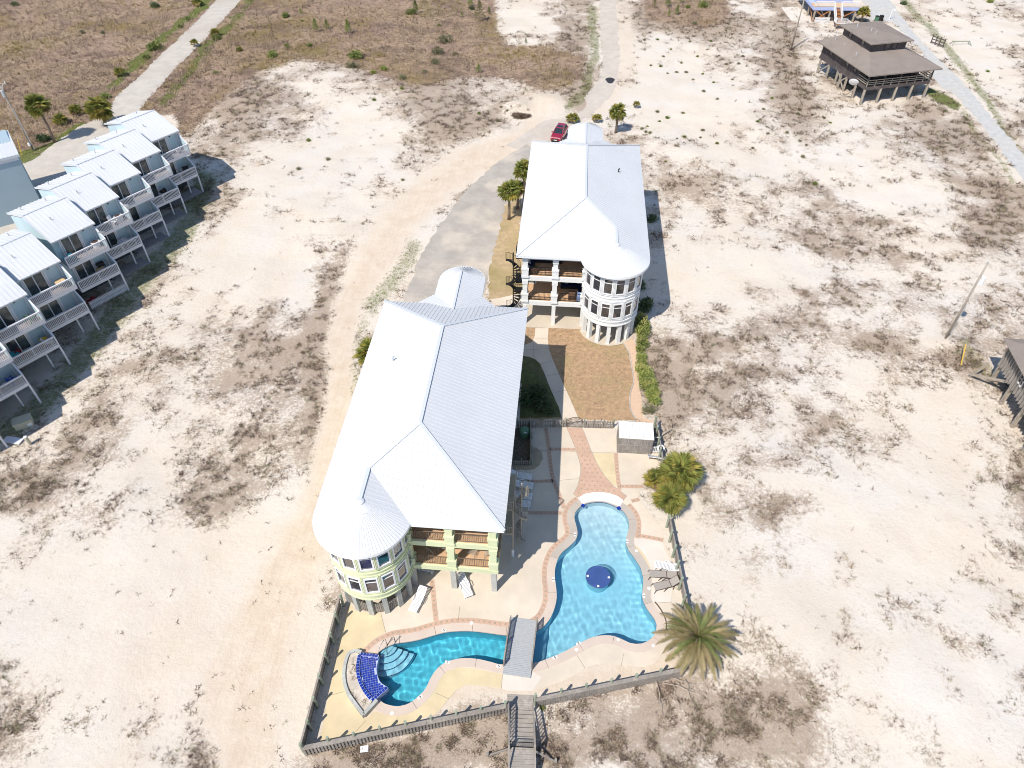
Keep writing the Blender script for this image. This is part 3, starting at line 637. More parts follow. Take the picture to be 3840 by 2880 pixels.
# coping slabs round the pool, each its own piece
def loop_seg(P, i0, i1): n = len(P); return [P[i % n] for i in range(i0, i1 + 1)]
POOLC = POOL
n_p = len(POOLC); CA, CB = offset(POOLC, -.03), offset(POOLC, .60); cop = thing('pool_coping', (POOLC[0].x, POOLC[0].y, 0), 'band of pinkish coping slabs edging the curved swimming pool', 'coping')
i0 = 0; seg = 9
while i0 < n_p:
    i1 = min(i0 + seg, n_p); S = loop_seg(POOLC, i0, i1)
    A, B = [q.copy() for q in loop_seg(CA, i0, i1)], [q.copy() for q in loop_seg(CB, i0, i1)]
    if i0 > 0 or True:
        t0 = (S[1] - S[0]).normalized() * .012; t1 = (S[-1] - S[-2]).normalized() * .012
        A[0] += t0; B[0] += t0; A[-1] -= t1; B[-1] -= t1
    m = MB(); k = len(S)
    m.v = [(p.x, p.y, .045) for p in A] + [(p.x, p.y, .045) for p in B] + [(p.x, p.y, -.06) for p in A] + [(p.x, p.y, -.06) for p in B]
    for q in range(k - 1): m.f += [(q, k + q, k + q + 1, q + 1), (q, q + 1, 2 * k + q + 1, 2 * k + q), (k + q, 3 * k + q, 3 * k + q + 1, k + q + 1)]
    m.f += [(0, 2 * k, 3 * k, k), (k - 1, 2 * k - 1, 4 * k - 1, 3 * k - 1)]
    mid = S[k // 2]; grey = mid.x > 1.2 and mid.y > 27
    m.build('coping_slab', M['coping_grey'] if grey else M['coping'], cop); i0 = i1
# basin: wall, waterline tile, floor
wl_ = MB(); wl_.v = [(p.x, p.y, -.02) for p in POOL] + [(p.x, p.y, -.22) for p in POOL]; wl_.f = [((i + 1) % n_p, i, n_p + i, n_p + (i + 1) % n_p) for i in range(n_p)]
basin = thing('pool_basin', (1, 28, -1.4), 'pale blue plastered basin of the curved swimming pool', 'pool')
w = wl_.build('waterline_tile', M['tileline'], basin)
P3 = offset(POOL, .02)
bw = MB(); bw.v = [(p.x, p.y, -.2) for p in P3] + [(p.x, p.y, pool_depth(p.x, p.y) - .05) for p in P3]; bw.f = [((i + 1) % n_p, i, n_p + i, n_p + (i + 1) % n_p) for i in range(n_p)]
wall_o = bw.build('basin_wall', M['plaster'], basin)
gxy = [(a, b) for a in np.arange(-13.5, 11, .8) for b in np.arange(14, 40, .8)]; ga = np.array(gxy); gxy = [tuple(p) for p in ga[pip(offset(POOL, -.4), ga[:, 0], ga[:, 1])]]
floor_o = cdt_fill(P3, [], pool_depth, gxy).build('basin_floor', M['plaster'], basin, smooth=True)
for o in (w, wall_o, floor_o): o.cycles.is_caustics_receiver = True
for o in (wall_o, floor_o):                   # plaster tint imitates light absorbed by water: paler at the entry, greener in the arm
    at = o.data.attributes.new('tone', 'FLOAT_COLOR', 'POINT')
    for i, vv in enumerate(o.data.vertices):
        x_, y_ = vv.co.x, vv.co.y; e_ = min(max((y_ - 29.5) / 7, 0), 1); w_ = min(max((-.6 - x_) / 1.6, 0), 1) if y_ < 27 else 0.0
        at.data[i].color = (e_, w_, 0, 1)

# water: closed rippled body
def make_water():
    rw = random.Random(11); waves = []
    for i in range(46):
        L = rw.uniform(.32, 1.25); k = 2 * math.pi / L; a = rw.uniform(0, 6.283); waves.append((k * math.cos(a), k * math.sin(a), rw.uniform(0, 6.283), .0023 * L))
    Pw = offset(POOL, .012); S = .11
    x0, x1 = min(p.x for p in Pw), max(p.x for p in Pw); y0, y1 = min(p.y for p in Pw), max(p.y for p in Pw)
    X, Y = np.meshgrid(np.arange(x0, x1, S), np.arange(y0, y1, S)); X, Y = X.ravel(), Y.ravel(); k = pip(offset(POOL, -.05), X, Y); ex = list(zip(X[k], Y[k]))
    top = cdt_fill(Pw, [], 0.0, ex); V = np.array(top.v); x, y = V[:, 0], V[:, 1]; z = np.zeros(len(V))
    for kx, ky, ph, A in waves: z += A * np.sin(kx * x + ky * y + ph)
    calm = np.clip((y - 31.5) / 6, 0, 1); z *= (1 - .35 * calm) * (1 - .38 * np.clip((x - .2) / 1.5, 0, 1))
    d = np.hypot(x - ISL.x, y - ISL.y); z *= np.clip((d - .6) / 2.6, .25, 1)
    V[:, 2] = WATER_Z + z
    me = bpy.data.meshes.new('pool_water'); me.from_pydata(V.tolist(), [], [tuple(f) for f in top.f]); me.materials.append(M['water'])
    me.polygons.foreach_set('use_smooth', [True] * len(top.f)); me.update()
    o = mobj('pool_water', me); o['kind'] = 'structure'; o.cycles.is_caustics_caster = True; return o
ISL = one(zD, 760, 465)
make_water()
isl = thing('bubbler_platform', (ISL.x, ISL.y, -1.3), 'round blue mosaic platform in the middle of the pool', 'platform')
MB().lathe([(0.0, -.085), (.96, -.085), (.98, -.10), (.98, -.16)], 40, (ISL.x, ISL.y)).build('mosaic_top', M['mosaic'], isl)
_pd = MB().lathe([(.90, -.16), (.84, -1.6)], 40, (ISL.x, ISL.y)).build('pedestal', M['plaster'], isl); _pd.cycles.is_caustics_receiver = True
for a, tx in ((0, '1'), (180, '1'), (-90, '1')):
    c = Vector((ISL.x + .82 * math.cos(R(a)), ISL.y + .82 * math.sin(R(a)), -.08)); pc('depth_tile', M['mark'], c, (.16, .16, .012), isl)
# arc steps in the west arm
st = thing('pool_steps', (*one(zB, 800, 430)[:2], -1.4), 'curved underwater entry steps with dark tile noses in the narrow pool arm', 'steps')
sc0 = one(zB, 760, 360)
for k in range(4):
    r0 = .9 + .42 * k; z = -.32 - .2 * k
    pts = [(sc0.x + r0 * math.cos(a), sc0.y + r0 * math.sin(a)) for a in np.linspace(R(-105), R(-8), 20)]
    MB().prism([(sc0.x - .1, sc0.y + .1)] + pts, -1.5, z).build('step', M['plaster'], st).cycles.is_caustics_receiver = True
    m = MB(); [m.bar((*pts[i], z + .004), (*pts[i + 1], z + .004), .045, .02) for i in range(19)]; m.build('step_nosing', M['tileline'], st)

# brick bands with their squares
def band(name, P, width, z=.040, squares=True, sp=.40, size=.17, mat=None, lines=True):
    P = smooth_loop(P, .35, False)
    b = ribbon(P, -width / 2, width / 2, z).build(name, mat or M['band'], pt)
    if squares:
        s = .2; L = plen(P)
        while s < L - .1:
            c, h = along(P, s); pc('paver', M['square'], (c.x, c.y, z + .004), (size, size, .006), b, h); s += sp
    return b
def pool_part(i_from, i_to, off):            # stretch of an offset pool loop between nearest points
    O = offset(POOL, off); f = lambda q: min(range(len(O)), key=lambda i: (O[i] - Vector(q[:2])).length)
    a, b = f(i_from), f(i_to); idx = range(a, b + 1) if b >= a else list(range(a, len(O))) + list(range(0, b + 1))
    return [O[i] for i in idx][::2]
# the loop runs CCW: north -> west -> south -> east, so the west shore goes from the white arc down to the arm
west_shore = pool_part(one(zC, 905, 905), one(zB, 575, 440), .80)
band('brick_band', west_shore, .38)
east_shore = pool_part(one(zC, 1425, 1260), one(zC, 1345, 905), .80)
band('brick_band', east_shore, .38)
for f, pts in [(zC, [(760, 1045), (600, 1042), (445, 1040)]), (zC, [(672, 748), (440, 757)]), (zC, [(880, 457), (640, 455)]), (zC, [(606, 262), (628, 400), (645, 560), (662, 680), (690, 780), (735, 890), (775, 1000)]),
        (zC, [(1252, 490), (1262, 640), (1285, 835)]), (zC, [(1295, 797), (1505, 798)]), (zC, [(1395, 935), (1470, 917)]), (zC, [(1445, 1250), (1560, 1268), (1688, 1295)]), (zA, [(1148, 1050), (1160, 1150), (1172, 1280), (1185, 1392)])]:
    band('brick_band', f(pts), .36, .042)
bp = zC([(800, 262), (835, 330), (880, 440), (918, 560), (932, 620), (928, 690), (905, 790), (865, 868), (905, 905), (960, 870), (1040, 855), (1120, 853), (1200, 865), (1270, 890), (1320, 925), (1350, 888), (1230, 800), (1150, 710), (1080, 600), (1030, 490), (990, 390), (960, 310), (940, 265)])
over('path_border', offset(flip([Vector(p[:2]) for p in bp]), .06), .038, M['bandline'])
bpo = over('brick_path', bp, .046, M['band'])
inn = offset(flip([Vector(p[:2]) for p in bp]), -.14)
X, Y = np.meshgrid(np.arange(-1, 6, .46), np.arange(32, 44, .46)); X = X + (np.arange(X.shape[0]) % 2 * .23)[:, None]; X, Y = X.ravel(), Y.ravel(); k = pip(inn, X, Y)
for x, y in zip(X[k], Y[k]): pc('paver', M['square'], (x, y, .050), (.15, .15, .006), bpo, R(45))
arc_out = zC([(905, 905), (960, 870), (1040, 855), (1120, 853), (1200, 865), (1270, 890), (1320, 928)]); arc_in = zC([(1290, 985), (1220, 958), (1160, 938), (1100, 931), (1040, 935), (985, 946), (945, 964)])
wa = MB().prism([p[:2] for p in arc_out + arc_in], -.2, .075).build('entry_step', M['whitepaint'], pt)
for f, x, y in ((zC, 950, 968), (zC, 1278, 992)): c = one(f, x, y); pc('corner_tile', M['bluetile'], (c.x, c.y - .1, .06), (.32, .3, .05), pt, R(30) if x > 1000 else R(-30))
# skimmer lids and depth markers
def disc(name, p, r, z, mat, parent): return MB().lathe([(0, z), (r, z), (r, z - .02)], 20, (p[0], p[1])).build(name, mat, parent)
for f, x, y in [(zB, 1478, 193), (zB, 818, 942), (zD, 578, 1078), (zD, 1180, 570), (zC, 1440, 1393), (zD, 1215, 1045), (zD, 925, 995)]:
    disc('skimmer_lid', one(f, x, y), .13 if y < 1100 and x != 1215 and x != 925 else .12, .056, M['lamplight'], cop)
def digit(parent, ch, c, h, rz=0.0, s=.14):
    seg = {'a': (0, 1, 1, 1), 'b': (1, .5, 1, 1), 'c': (1, 0, 1, .5), 'd': (0, 0, 1, 0), 'e': (0, 0, 0, .5), 'f': (0, .5, 0, 1), 'g': (0, .5, 1, .5)}
    use = {'5': 'afgcd', '3': 'abgcd', '9': 'abcdfg', '4': 'fgbc'}[ch]; m = MB(); T = Matrix.Translation(c) @ Matrix.Rotation(rz, 4, 'Z')
    for q in use: x0, y0, x1, y1 = seg[q]; m.bar(T @ Vector((x0 * s * .55 - s * .27, y0 * s - s / 2, h)), T @ Vector((x1 * s * .55 - s * .27, y1 * s - s / 2, h)), .032, .008)
    return m.build('numeral', M['ink'], parent)
for f, x, y, ch, rz in [(zB, 1250, 252, '5', 180), (zB, 1278, 517, '5', 0), (zB, 1705, 551, '5', 0), (zB, 1052, 808, '3', 40), (zD, 400, 1142, '5', 25), (zD, 594, 1026, '3', 30), (zD, 387, 495, '5', -90), (zD, 1138, 630, '5', 90), (zD, 1000, 180, '3', 90), (zD, 567, 122, '3', -90)]:
    c = one(f, x, y, 0); c.z = .05
    mk = pc('depth_marker', M['mark'], c, (.34, .2, .012), cop, R(rz)); digit(mk, ch, c, .009, R(rz))

# ================================================================== ROOF PANELS
def clip_half(poly, nx, ny, d, keep_less):    # keep nx*x+ny*y <= d (or >=)
    out = []; n = len(poly)
    def s(p): q = nx * p[0] + ny * p[1] - d; return q if keep_less else -q
    for i in range(n):
        a, b = poly[i], poly[(i + 1) % n]; sa, sb = s(a), s(b)
        if sa <= 0: out.append(a)
        if (sa < 0 < sb) or (sb < 0 < sa):
            t = sa / (sa - sb); out.append(tuple(a[k] + (b[k] - a[k]) * t for k in range(3)))
    return out
def roof_panels(poly, run, width, parent, mat, name='roof_panel', phase=0.0, rib=.025, lift=.02):
    """cut a planar roof face into standing-seam panels; run = plan direction along the eave"""
    P = [Vector(p) for p in poly]; nrm = Vector((0, 0, 0))
    for i in range(len(P)): nrm += (P[i] - P[0]).cross(P[(i + 1) % len(P)] - P[0])
    nrm.normalize(); nrm = nrm if nrm.z > 0 else -nrm
    rx, ry = run; s = [p.x * rx + p.y * ry for p in P]; lo, hi = min(s), max(s)
    k = math.floor((lo - phase) / width); R3 = Vector((rx, ry, 0)); R3 = (R3 - nrm * R3.dot(nrm)).normalized()
    while phase + k * width < hi - 1e-4:
        a, b = phase + k * width, phase + (k + 1) * width; k += 1
        q = clip_half([tuple(p) for p in P], rx, ry, a, False)
        if len(q) < 3: continue
        q = clip_half(q, rx, ry, b, True)
        if len(q) < 3: continue
        V = [Vector(p) + nrm * lift for p in q]; m = MB()
        nn = Vector((0, 0, 0))
        for i in range(1, len(V) - 1): nn += (V[i] - V[0]).cross(V[i + 1] - V[0])
        if nn.length < .004: continue
        if nn.z < 0: V = V[::-1]
        m.poly(V)
        # seam along the a side
        on = [p for p in V if abs(p.x * rx + p.y * ry - a) < 1e-3]
        if len(on) >= 2:
            e0, e1 = min(on, key=lambda p: p.z), max(on, key=lambda p: p.z)
            if (e1 - e0).length > .08:
                w = R3 * .07; h = nrm * rib
                m.add([e0, e0 + h, e0 + h + w, e0 + w, e1, e1 + h, e1 + h + w, e1 + w], [(0, 4, 5, 1), (1, 5, 6, 2), (2, 6, 7, 3), (0, 1, 2, 3)])
        m.build(name, mat, parent)
def window_protos(pre, w, h, transom, frame, glass, sill=None):
    """frame mesh + pane mesh facing -Y, centred on x, bottom at z=0"""
    f = MB(); t = .12
    f.box(-w / 2 - t, -w / 2, -.09, .06, -t, h + t).box(w / 2, w / 2 + t, -.09, .06, -t, h + t).box(-w / 2, w / 2, -.09, .06, -t, 0).box(-w / 2, w / 2, -.09, .06, h, h + t)
    if transom: f.box(-w / 2, w / 2, -.05, .03, transom - .03, transom + .03)
    g = MB().box(-w / 2, w / 2, -.012, .0, 0, h)
    return f.mesh(pre + '_frame', frame), g.mesh(pre + '_pane', glass)
def put_window(pr, M4, parent):
    a = mobj('window', pr[0], parent, M4); mobj('pane', pr[1], a, M4); return a

def railing(parent, p0, p1, z, h, mat, spacing=.125, w=.03, mid=None, post=None):
    """metal railing: top and bottom rail with separate balusters"""
    p0, p1 = Vector((p0[0], p0[1], 0)), Vector((p1[0], p1[1], 0)); L = (p1 - p0).length; d = (p1 - p0) / L
    m = MB(); m.bar(p0 + Vector((0, 0, z + h)), p1 + Vector((0, 0, z + h)), .05, .045).bar(p0 + Vector((0, 0, z + .10)), p1 + Vector((0, 0, z + .10)), .04, .04)
    if mid: m.bar(p0 + Vector((0, 0, z + mid)), p1 + Vector((0, 0, z + mid)), .03, .03)
    r = m.build('railing', mat, parent); n = max(2, int(L / spacing))
    for i in range(n + 1):
        c = p0 + d * (L * i / n); big = post and i % post == 0
        pc('baluster', mat, (c.x, c.y, z + .10 + (h - .1) / 2), (w * (1.7 if big else 1), w * (1.7 if big else 1), h - .1), r, math.atan2(d.y, d.x))
    return r

TANR = math.tan(R(24.4))
def condo(cx, yf, yb, sx, name, label, wall, rail, pier, rail_mid, rail_lat):
    root = thing(name, (cx, (yf + yb) / 2, 0), label, 'building')
    ZE = 9.0; RW = 6.6; ZR = ZE + RW * TANR; X = lambda l: cx + sx * l
    tcx, tcy, tr, tw = -3.18, yf + .58, 3.42, 2.82; ZT = ZE + (RW + tcx) * TANR
    rdf, rdb = yf + RW, yb - RW
    roof = MB()
    def face(m, pts):
        m.poly([(X(p[0]), p[1], p[2]) for p in pts])
    J = (tcx, yf + RW + tcx, ZT)
    left = [(-RW, yb, ZE), (0, rdb, ZR), (0, rdf, ZR), J, (tcx, tcy, ZT), (-RW, tcy, ZE)]
    right = [(RW, yb, ZE), (0, rdb, ZR), (0, rdf, ZR), (RW, yf, ZE)]
    vx = tcx + tr
    front = [(RW, yf, ZE), (0, rdf, ZR), J, (vx, yf, ZE)]
    tside = [J, (tcx, tcy, ZT), (vx, tcy, ZE), (vx - (tcy - yf) * 0, tcy, ZE)][:3] + [(vx - (tcy - yf), tcy, ZE + (tcy - yf) * TANR)]
    tside = [J, (tcx, tcy, ZT), (vx - (tcy - yf), tcy, ZE + (tcy - yf) * TANR)]
    back = [(-RW, yb, ZE), (0, rdb, ZR), (RW, yb, ZE)]
    for q in (left, right, front, tside, back): face(roof, q)
    na = 44
    for i in range(na):
        a0, a1 = math.pi + math.pi * i / na, math.pi + math.pi * (i + 1) / na
        roof.poly([(X(tcx), tcy, ZT), (X(tcx) + tr * math.cos(a0), tcy + tr * math.sin(a0), ZE), (X(tcx) + tr * math.cos(a1), tcy + tr * math.sin(a1), ZE)])
    # fascia round the eaves and flat soffit
    fas = MB(); outline = [(-RW, yb), (-RW, tcy)] + [(tcx + tr * math.cos(math.pi + math.pi * i / 30), tcy + tr * math.sin(math.pi + math.pi * i / 30)) for i in range(1, 30)]
    outline = [p for p in outline if not (p[0] > tcx and p[1] > yf)] + [(vx - .03, yf), (RW, yf), (RW, yb)]
    for i in range(len(outline)):
        a, b = outline[i], outline[(i + 1) % len(outline)]
        fas.add([(X(a[0]), a[1], ZE + .03), (X(b[0]), b[1], ZE + .03), (X(b[0]), b[1], ZE - .22), (X(a[0]), a[1], ZE - .22)], [(0, 1, 2, 3)])
    sof = cdt_fill([Vector((X(p[0]), p[1])) for p in outline], [], ZE - .20)
    ro = roof.build('roof', M['roof'], root); fas.build('fascia', M['frame'], ro); sof.build('soffit', M['frame'], ro)
    for q, run, ph in ((left, (0, 1), yf), (right, (0, 1), yf), (front, (1, 0), X(0)), (tside, (0, 1), yf), (back, (1, 0), X(0))):
        roof_panels([(X(p[0]), p[1], p[2]) for p in q], run, .36, ro, M['roof'], phase=ph)
    for i in range(na):
        a0, a1 = math.pi + math.pi * i / na, math.pi + math.pi * (i + 1) / na; c = Vector((X(tcx), tcy, ZT + .03))
        e0 = Vector((X(tcx) + tr * math.cos(a0), tcy + tr * math.sin(a0), ZE + .022)); e1 = Vector((X(tcx) + tr * math.cos(a1), tcy + tr * math.sin(a1), ZE + .022))
        m = MB().poly([c, e0, e1]); tdir = (e1 - e0).normalized() * .05; h = Vector((0, 0, .022)); ci = c.lerp(e0, .25)
        m.add([e0, e0 + h, e0 + h + tdir, e0 + tdir, ci, ci + h, ci + h + tdir * .4, ci + tdir * .4], [(0, 4, 5, 1), (1, 5, 6, 2), (2, 6, 7, 3), (0, 1, 2, 3)])
        m.build('roof_panel', M['roof'], ro)
    def cap(a, b): pbar('ridge_cap', M['roofcap'], (X(a[0]), a[1], a[2] + .05), (X(b[0]), b[1], b[2] + .05), .24, .07, ro)
    R0, R1 = (0, rdb, ZR), (0, rdf, ZR)
    cap(R0, R1); cap(R1, (RW, yf, ZE)); cap(R1, J); cap(J, (tcx, tcy, ZT)); cap(R0, (-RW, yb, ZE)); cap(R0, (RW, yb, ZE))
    MB().lathe([(0, ZT + .07), (.2, ZT + .06), (.3, ZT + .0), (.32, ZT - .1)], 16, (X(tcx), tcy)).build('turret_cap', M['roof'], ro)
    # rear entrance bay with its rounded roof
    by, br, bz = yb + 4.2, 2.22, ZE - .32; BZ = bz + br * TANR; jy = yb - (BZ - ZE) / TANR
    bro = MB(); L_ = [(-br, yb + 1.75, bz), (0, jy, BZ), (0, by, BZ), (-br, by, bz)]; R_ = [(-p[0], p[1], p[2]) for p in L_]
    FL = [(0, jy, BZ), (-br, yb + 1.75, bz), (-br - 1.65, yb + .08, bz + .02)]; FR = [(-p[0], p[1], p[2]) for p in FL]
    for q in (L_, R_, FL, FR): bro.poly([(X(p[0]), p[1], p[2] + .03) for p in q])
    for i in range(24): a0, a1 = math.pi * i / 24, math.pi * (i + 1) / 24; bro.poly([(X(0), by, BZ + .03), (X(0) + br * math.cos(a0), by + br * math.sin(a0), bz), (X(0) + br * math.cos(a1), by + br * math.sin(a1), bz)])
    b_o = bro.build('entrance_roof', M['roof'], root)
    for q in (L_, R_): roof_panels([(X(p[0]), p[1], p[2] + .03) for p in q], (0, 1), .34, b_o, M['roof'])
    for q, sg in ((FL, -1), (FR, 1)): roof_panels([(X(p[0]), p[1], p[2] + .03) for p in q], (.7071 * sg * sx * -1, .7071), .34, b_o, M['roof'])
    for i in range(24):
        a0 = math.pi * i / 24; e0 = (X(0) + br * math.cos(a0), by + br * math.sin(a0), bz + .03); pbar('roof_seam', M['roof'], (X(0), by, BZ + .05), e0, .03, .05, b_o)
    pbar('ridge_cap', M['roofcap'], (X(0), jy - .3, BZ + .08), (X(0), by, BZ + .08), .2, .07, b_o)
    fb = MB(); pts = [(-br, yb + 1.75)] + [(-br, by)] + [(br * math.cos(math.pi - math.pi * i / 16), by + br * math.sin(math.pi - math.pi * i / 16)) for i in range(17)] + [(br, yb + 1.75)]
    for i in range(len(pts) - 1): a, b = pts[i], pts[i + 1]; fb.add([(X(a[0]), a[1], bz + .04), (X(b[0]), b[1], bz + .04), (X(b[0]), b[1], bz - .2), (X(a[0]), a[1], bz - .2)], [(0, 1, 2, 3)])
    fb.build('entrance_fascia', M['frame'], b_o)
    MB().box(X(0) - 1.8, X(0) + 1.8, yb - .6, by, 0, bz - .05).lathe([(1.8, 0), (1.8, bz - .05)], 20, (X(0), by), 0, math.pi).build('entrance_bay', wall, root)
    # walls
    wx = RW - .55; y0 = yf + .5; py = yf + 3.7; yw = yb - .55
    def bx(m, l0, l1, a, b, z0, z1): m.box(min(X(l0), X(l1)), max(X(l0), X(l1)), a, b, z0, z1)
    w = MB(); bx(w, -wx, wx, py, yw, 2.55, 8.8); bx(w, -wx, -.75, tcy + .1, py, 2.55, 8.8); w.build('wall', wall, root)
    g = MB(); bx(g, -wx + .3, wx - .3, py + 2.0, yw - .2, 0, 2.55); g.build('garage_wall', pier, root)
    for zz in (2.55, 5.72):                   # floor slabs and front beam of the porch
        s = MB(); bx(s, -.75, wx, y0 + .16, py, zz + .25, zz + .56); s.build('porch_floor', M['porchtile'], root)
        s = MB(); bx(s, -.5, wx, y0, y0 + .18, zz, zz + .53); bx(s, wx - .18, wx, y0 + .18, py, zz, zz + .53); bx(s, -.5, wx - .18, y0 + .18, py, zz, zz + .25); s.build('porch_beam', wall, root)
    s = MB(); bx(s, -.5, wx, y0, y0 + .4, 8.35, 8.8); s.build('porch_beam', wall, root)
    # back wall of the porch in warm paint, with glazed doors
    for zz in (3.11, 6.28):
        s = MB(); bx(s, -.74, wx - .02, py - .03, py, zz, zz + 2.44 if zz < 4 else 8.79); s.build('porch_wall', M['porchwall'], root)
        pr = DOORP
        for lx in (.55, 2.2, 3.85, 5.2): put_window(pr if lx < 5 else DOORP2, Matrix.Translation((X(lx), py - .05, zz + .75 if lx < 5 else zz + .02)), root)
    # columns
    for lx in (-.42, 2.65, 5.72):
        c = MB(); bx(c, lx - .2, lx + .2, y0 - .02, y0 + .38, 0, 2.55); c.build('pier', pier, root)
        for zz, top in ((3.08, 5.72), (6.25, 8.40)):
            c = MB(); bx(c, lx - .33, lx + .33, y0 - .10, y0 + .50, zz, zz + .78); bx(c, lx - .37, lx + .37, y0 - .14, y0 + .54, zz + .78, zz + .98); bx(c, lx - .37, lx + .37, y0 - .14, y0 + .54, zz - .12, zz + .1)
            bx(c, lx - .24, lx + .24, y0 - .03, y0 + .42, zz + .98, top - .45); bx(c, lx - .30, lx + .30, y0 - .08, y0 + .47, top - .45, top); c.build('column', wall, root)
    for lx in (-5.7, -2.6, .6, 3.4, 5.72):
        for yy in (yf + 5.5, yf + 11, yf + 17, yb - .9):
            if lx in (5.72, -5.7): c = MB(); bx(c, lx - .2, lx + .2, yy, yy + .4, 0, 2.55); c.build('pier', pier, root)
    for zz in (3.11, 6.28):
        for a, b in ((-.08, 2.3), (3.0, 5.36)):
            r = railing(root, (X(a), y0 + .18), (X(b), y0 + .18), zz, 1.02, rail, .125, .022, rail_mid, 5)
            if rail_lat:                      # crossed lattice of the lower panel
                x0_, x1_ = sorted((X(a), X(b))); m = MB(); k = x0_ - .9
                while k < x1_:
                    for d in (1, -1):
                        p, q = (k, zz + (.1 if d > 0 else 1.0)), (k + .9, zz + (1.0 if d > 0 else .1)); t0, t1 = max(0, (x0_ - p[0]) / .9), min(1, (x1_ - p[0]) / .9)
                        if t1 - t0 > .05: m.bar((p[0] + .9 * t0, y0 + .18, p[1] + (q[1] - p[1]) * t0), (p[0] + .9 * t1, y0 + .18, p[1] + (q[1] - p[1]) * t1), .016, .016)
                    k += .24
        r = railing(root, (X(wx - .09), y0 + .5), (X(wx - .09), py - .1), zz, 1.02, rail, .14, .022, None, 5)
    # turret
    tx = X(tcx)
    t = MB().lathe([(tw - .25, 2.55), (tw, 2.55), (tw, 8.82)], 64, (tx, tcy)); tu = t.build('turret_wall', wall, root, smooth=False)
    MB().lathe([(0, 2.56), (tw - .02, 2.56)], 48, (tx, tcy)).build('turret_underside', pier, tu)
    for z0, z1, pr_ in ((2.5, 2.62, .10), (2.62, 3.02, .05), (3.02, 3.14, .12), (5.62, 5.72, .09), (5.72, 6.0, .05), (6.0, 6.1, .10), (8.45, 8.8, .06)):
        MB().lathe([(tw - .02, z0), (tw + pr_, z0), (tw + pr_, z1), (tw - .02, z1)], 64, (tx, tcy)).build('turret_band', wall, tu)
    for k in range(-5, 6):
        a = R(-90 + 12 + 24 * k); al = a + math.pi / 2
        if math.sin(a) > .45: continue
        Mw = lambda z: Matrix.Translation((tx, tcy, z)) @ Matrix.Rotation(al, 4, 'Z') @ Matrix.Translation((0, -tw, 0))
        for z in (3.62, 6.62): put_window(TURW, Mw(z), root); mobj('window_surround', SUR[wall.name], root, Mw(z - .3))
    for k in range(-5, 6):
        a = R(-90 + 24 * k)
        if math.sin(a) > .45: continue
        Mp = Matrix.Translation((tx, tcy, 0)) @ Matrix.Rotation(a + math.pi / 2, 4, 'Z')
        m = MB().box(-.19, .19, -tw + .02, -tw + .42, 0, 2.56); m.build('pier', pier, root, Mp)
        if sx > 0 and k < 5:                  # timber screens between the piers under the turret
            for q in range(5):
                aa = R(-90 + 24 * k + 5.5 + q * 3.2); rr = tw - .22
                if math.sin(aa) < .3: pc('screen_board', M['fence'], (tx + rr * math.cos(aa), tcy + rr * math.sin(aa), .78), (.12, .03, 1.2), root, aa + math.pi / 2)
            a0, a1 = R(-90 + 24 * k + 4), R(-90 + 24 * k + 20); rr = tw - .26
            for zz in (.4, 1.2): pbar('screen_rail', M['fence'], (tx + rr * math.cos(a0), tcy + rr * math.sin(a0), zz), (tx + rr * math.cos(a1), tcy + rr * math.sin(a1), zz), .05, .1, root)
    return root, X, dict(y0=y0, py=py, wx=wx, tcx=tcx, tcy=tcy)
DOORP = window_protos('porch_door', 1.15, 1.65, 0, M['frame'], M['doorglass'])
DOORP2 = window_protos('porch_door', .8, 2.05, 0, M['frame'], M['doorglass'])
TURW = window_protos('turret_window', .76, 1.66, 1.22, M['frame'], M['glass'])
SUR = {}
for w_ in (M['yellow'], M['white']):
    s_ = MB(); s_.box(-.60, -.52, -.07, .1, 0, 2.3).box(.52, .60, -.07, .1, 0, 2.3).box(-.52, .52, -.07, .1, 0, .08).box(-.52, .52, -.07, .1, 2.22, 2.3); SUR[w_.name] = s_.mesh('window_surround', w_)
yroot, YX, YD = condo(-9.36, 27.2, 51.15, 1, 'condo_building', 'pale yellow stucco condo with white metal roof and turret beside the pool', M['yellow'], M['bronze'], M['pier'], None, True)
wroot, WX, WD = condo(2.15, 59.3, 83.9, -1, 'condo_building', 'white stucco condo with white metal roof, turret and black railings', M['white'], M['black'], M['white'], .42, False)
slab_w = zMm([(440, 860), (1065, 1062), (1085, 1140), (1190, 1200), (1320, 1232), (1440, 1215), (1540, 1165), (1580, 1060)])
wslab = [Vector((-3.95, 59.15)), Vector((2.6, 59.25))] + [Vector((WX(WD['tcx']) + 3.05 * math.cos(a), WD['tcy'] + 3.05 * math.sin(a))) for a in np.linspace(R(195), R(350), 16)] + [Vector((8.3, 60.5)), Vector((8.3, 83.5)), Vector((-3.95, 83.5))]
sheet('ground_slab', wslab, .036, M['slab'])
for x, y, r in ((1.5, -1.5, 0), ):
    pass
# roof vents
for rt, f, x, y in ((yroot, zK, 758, 1107), (wroot, zL, 1436, 675)):
    c = one(f, x, y, 10.4); o = MB().tube([(c.x, c.y, 9.6), (c.x, c.y, 10.75)], .06, 8).tube([(c.x, c.y, 10.7), (c.x + .12, c.y, 10.78)], .07, 8).build('roof_vent', M['galv'] if rt is yroot else M['black'], rt)

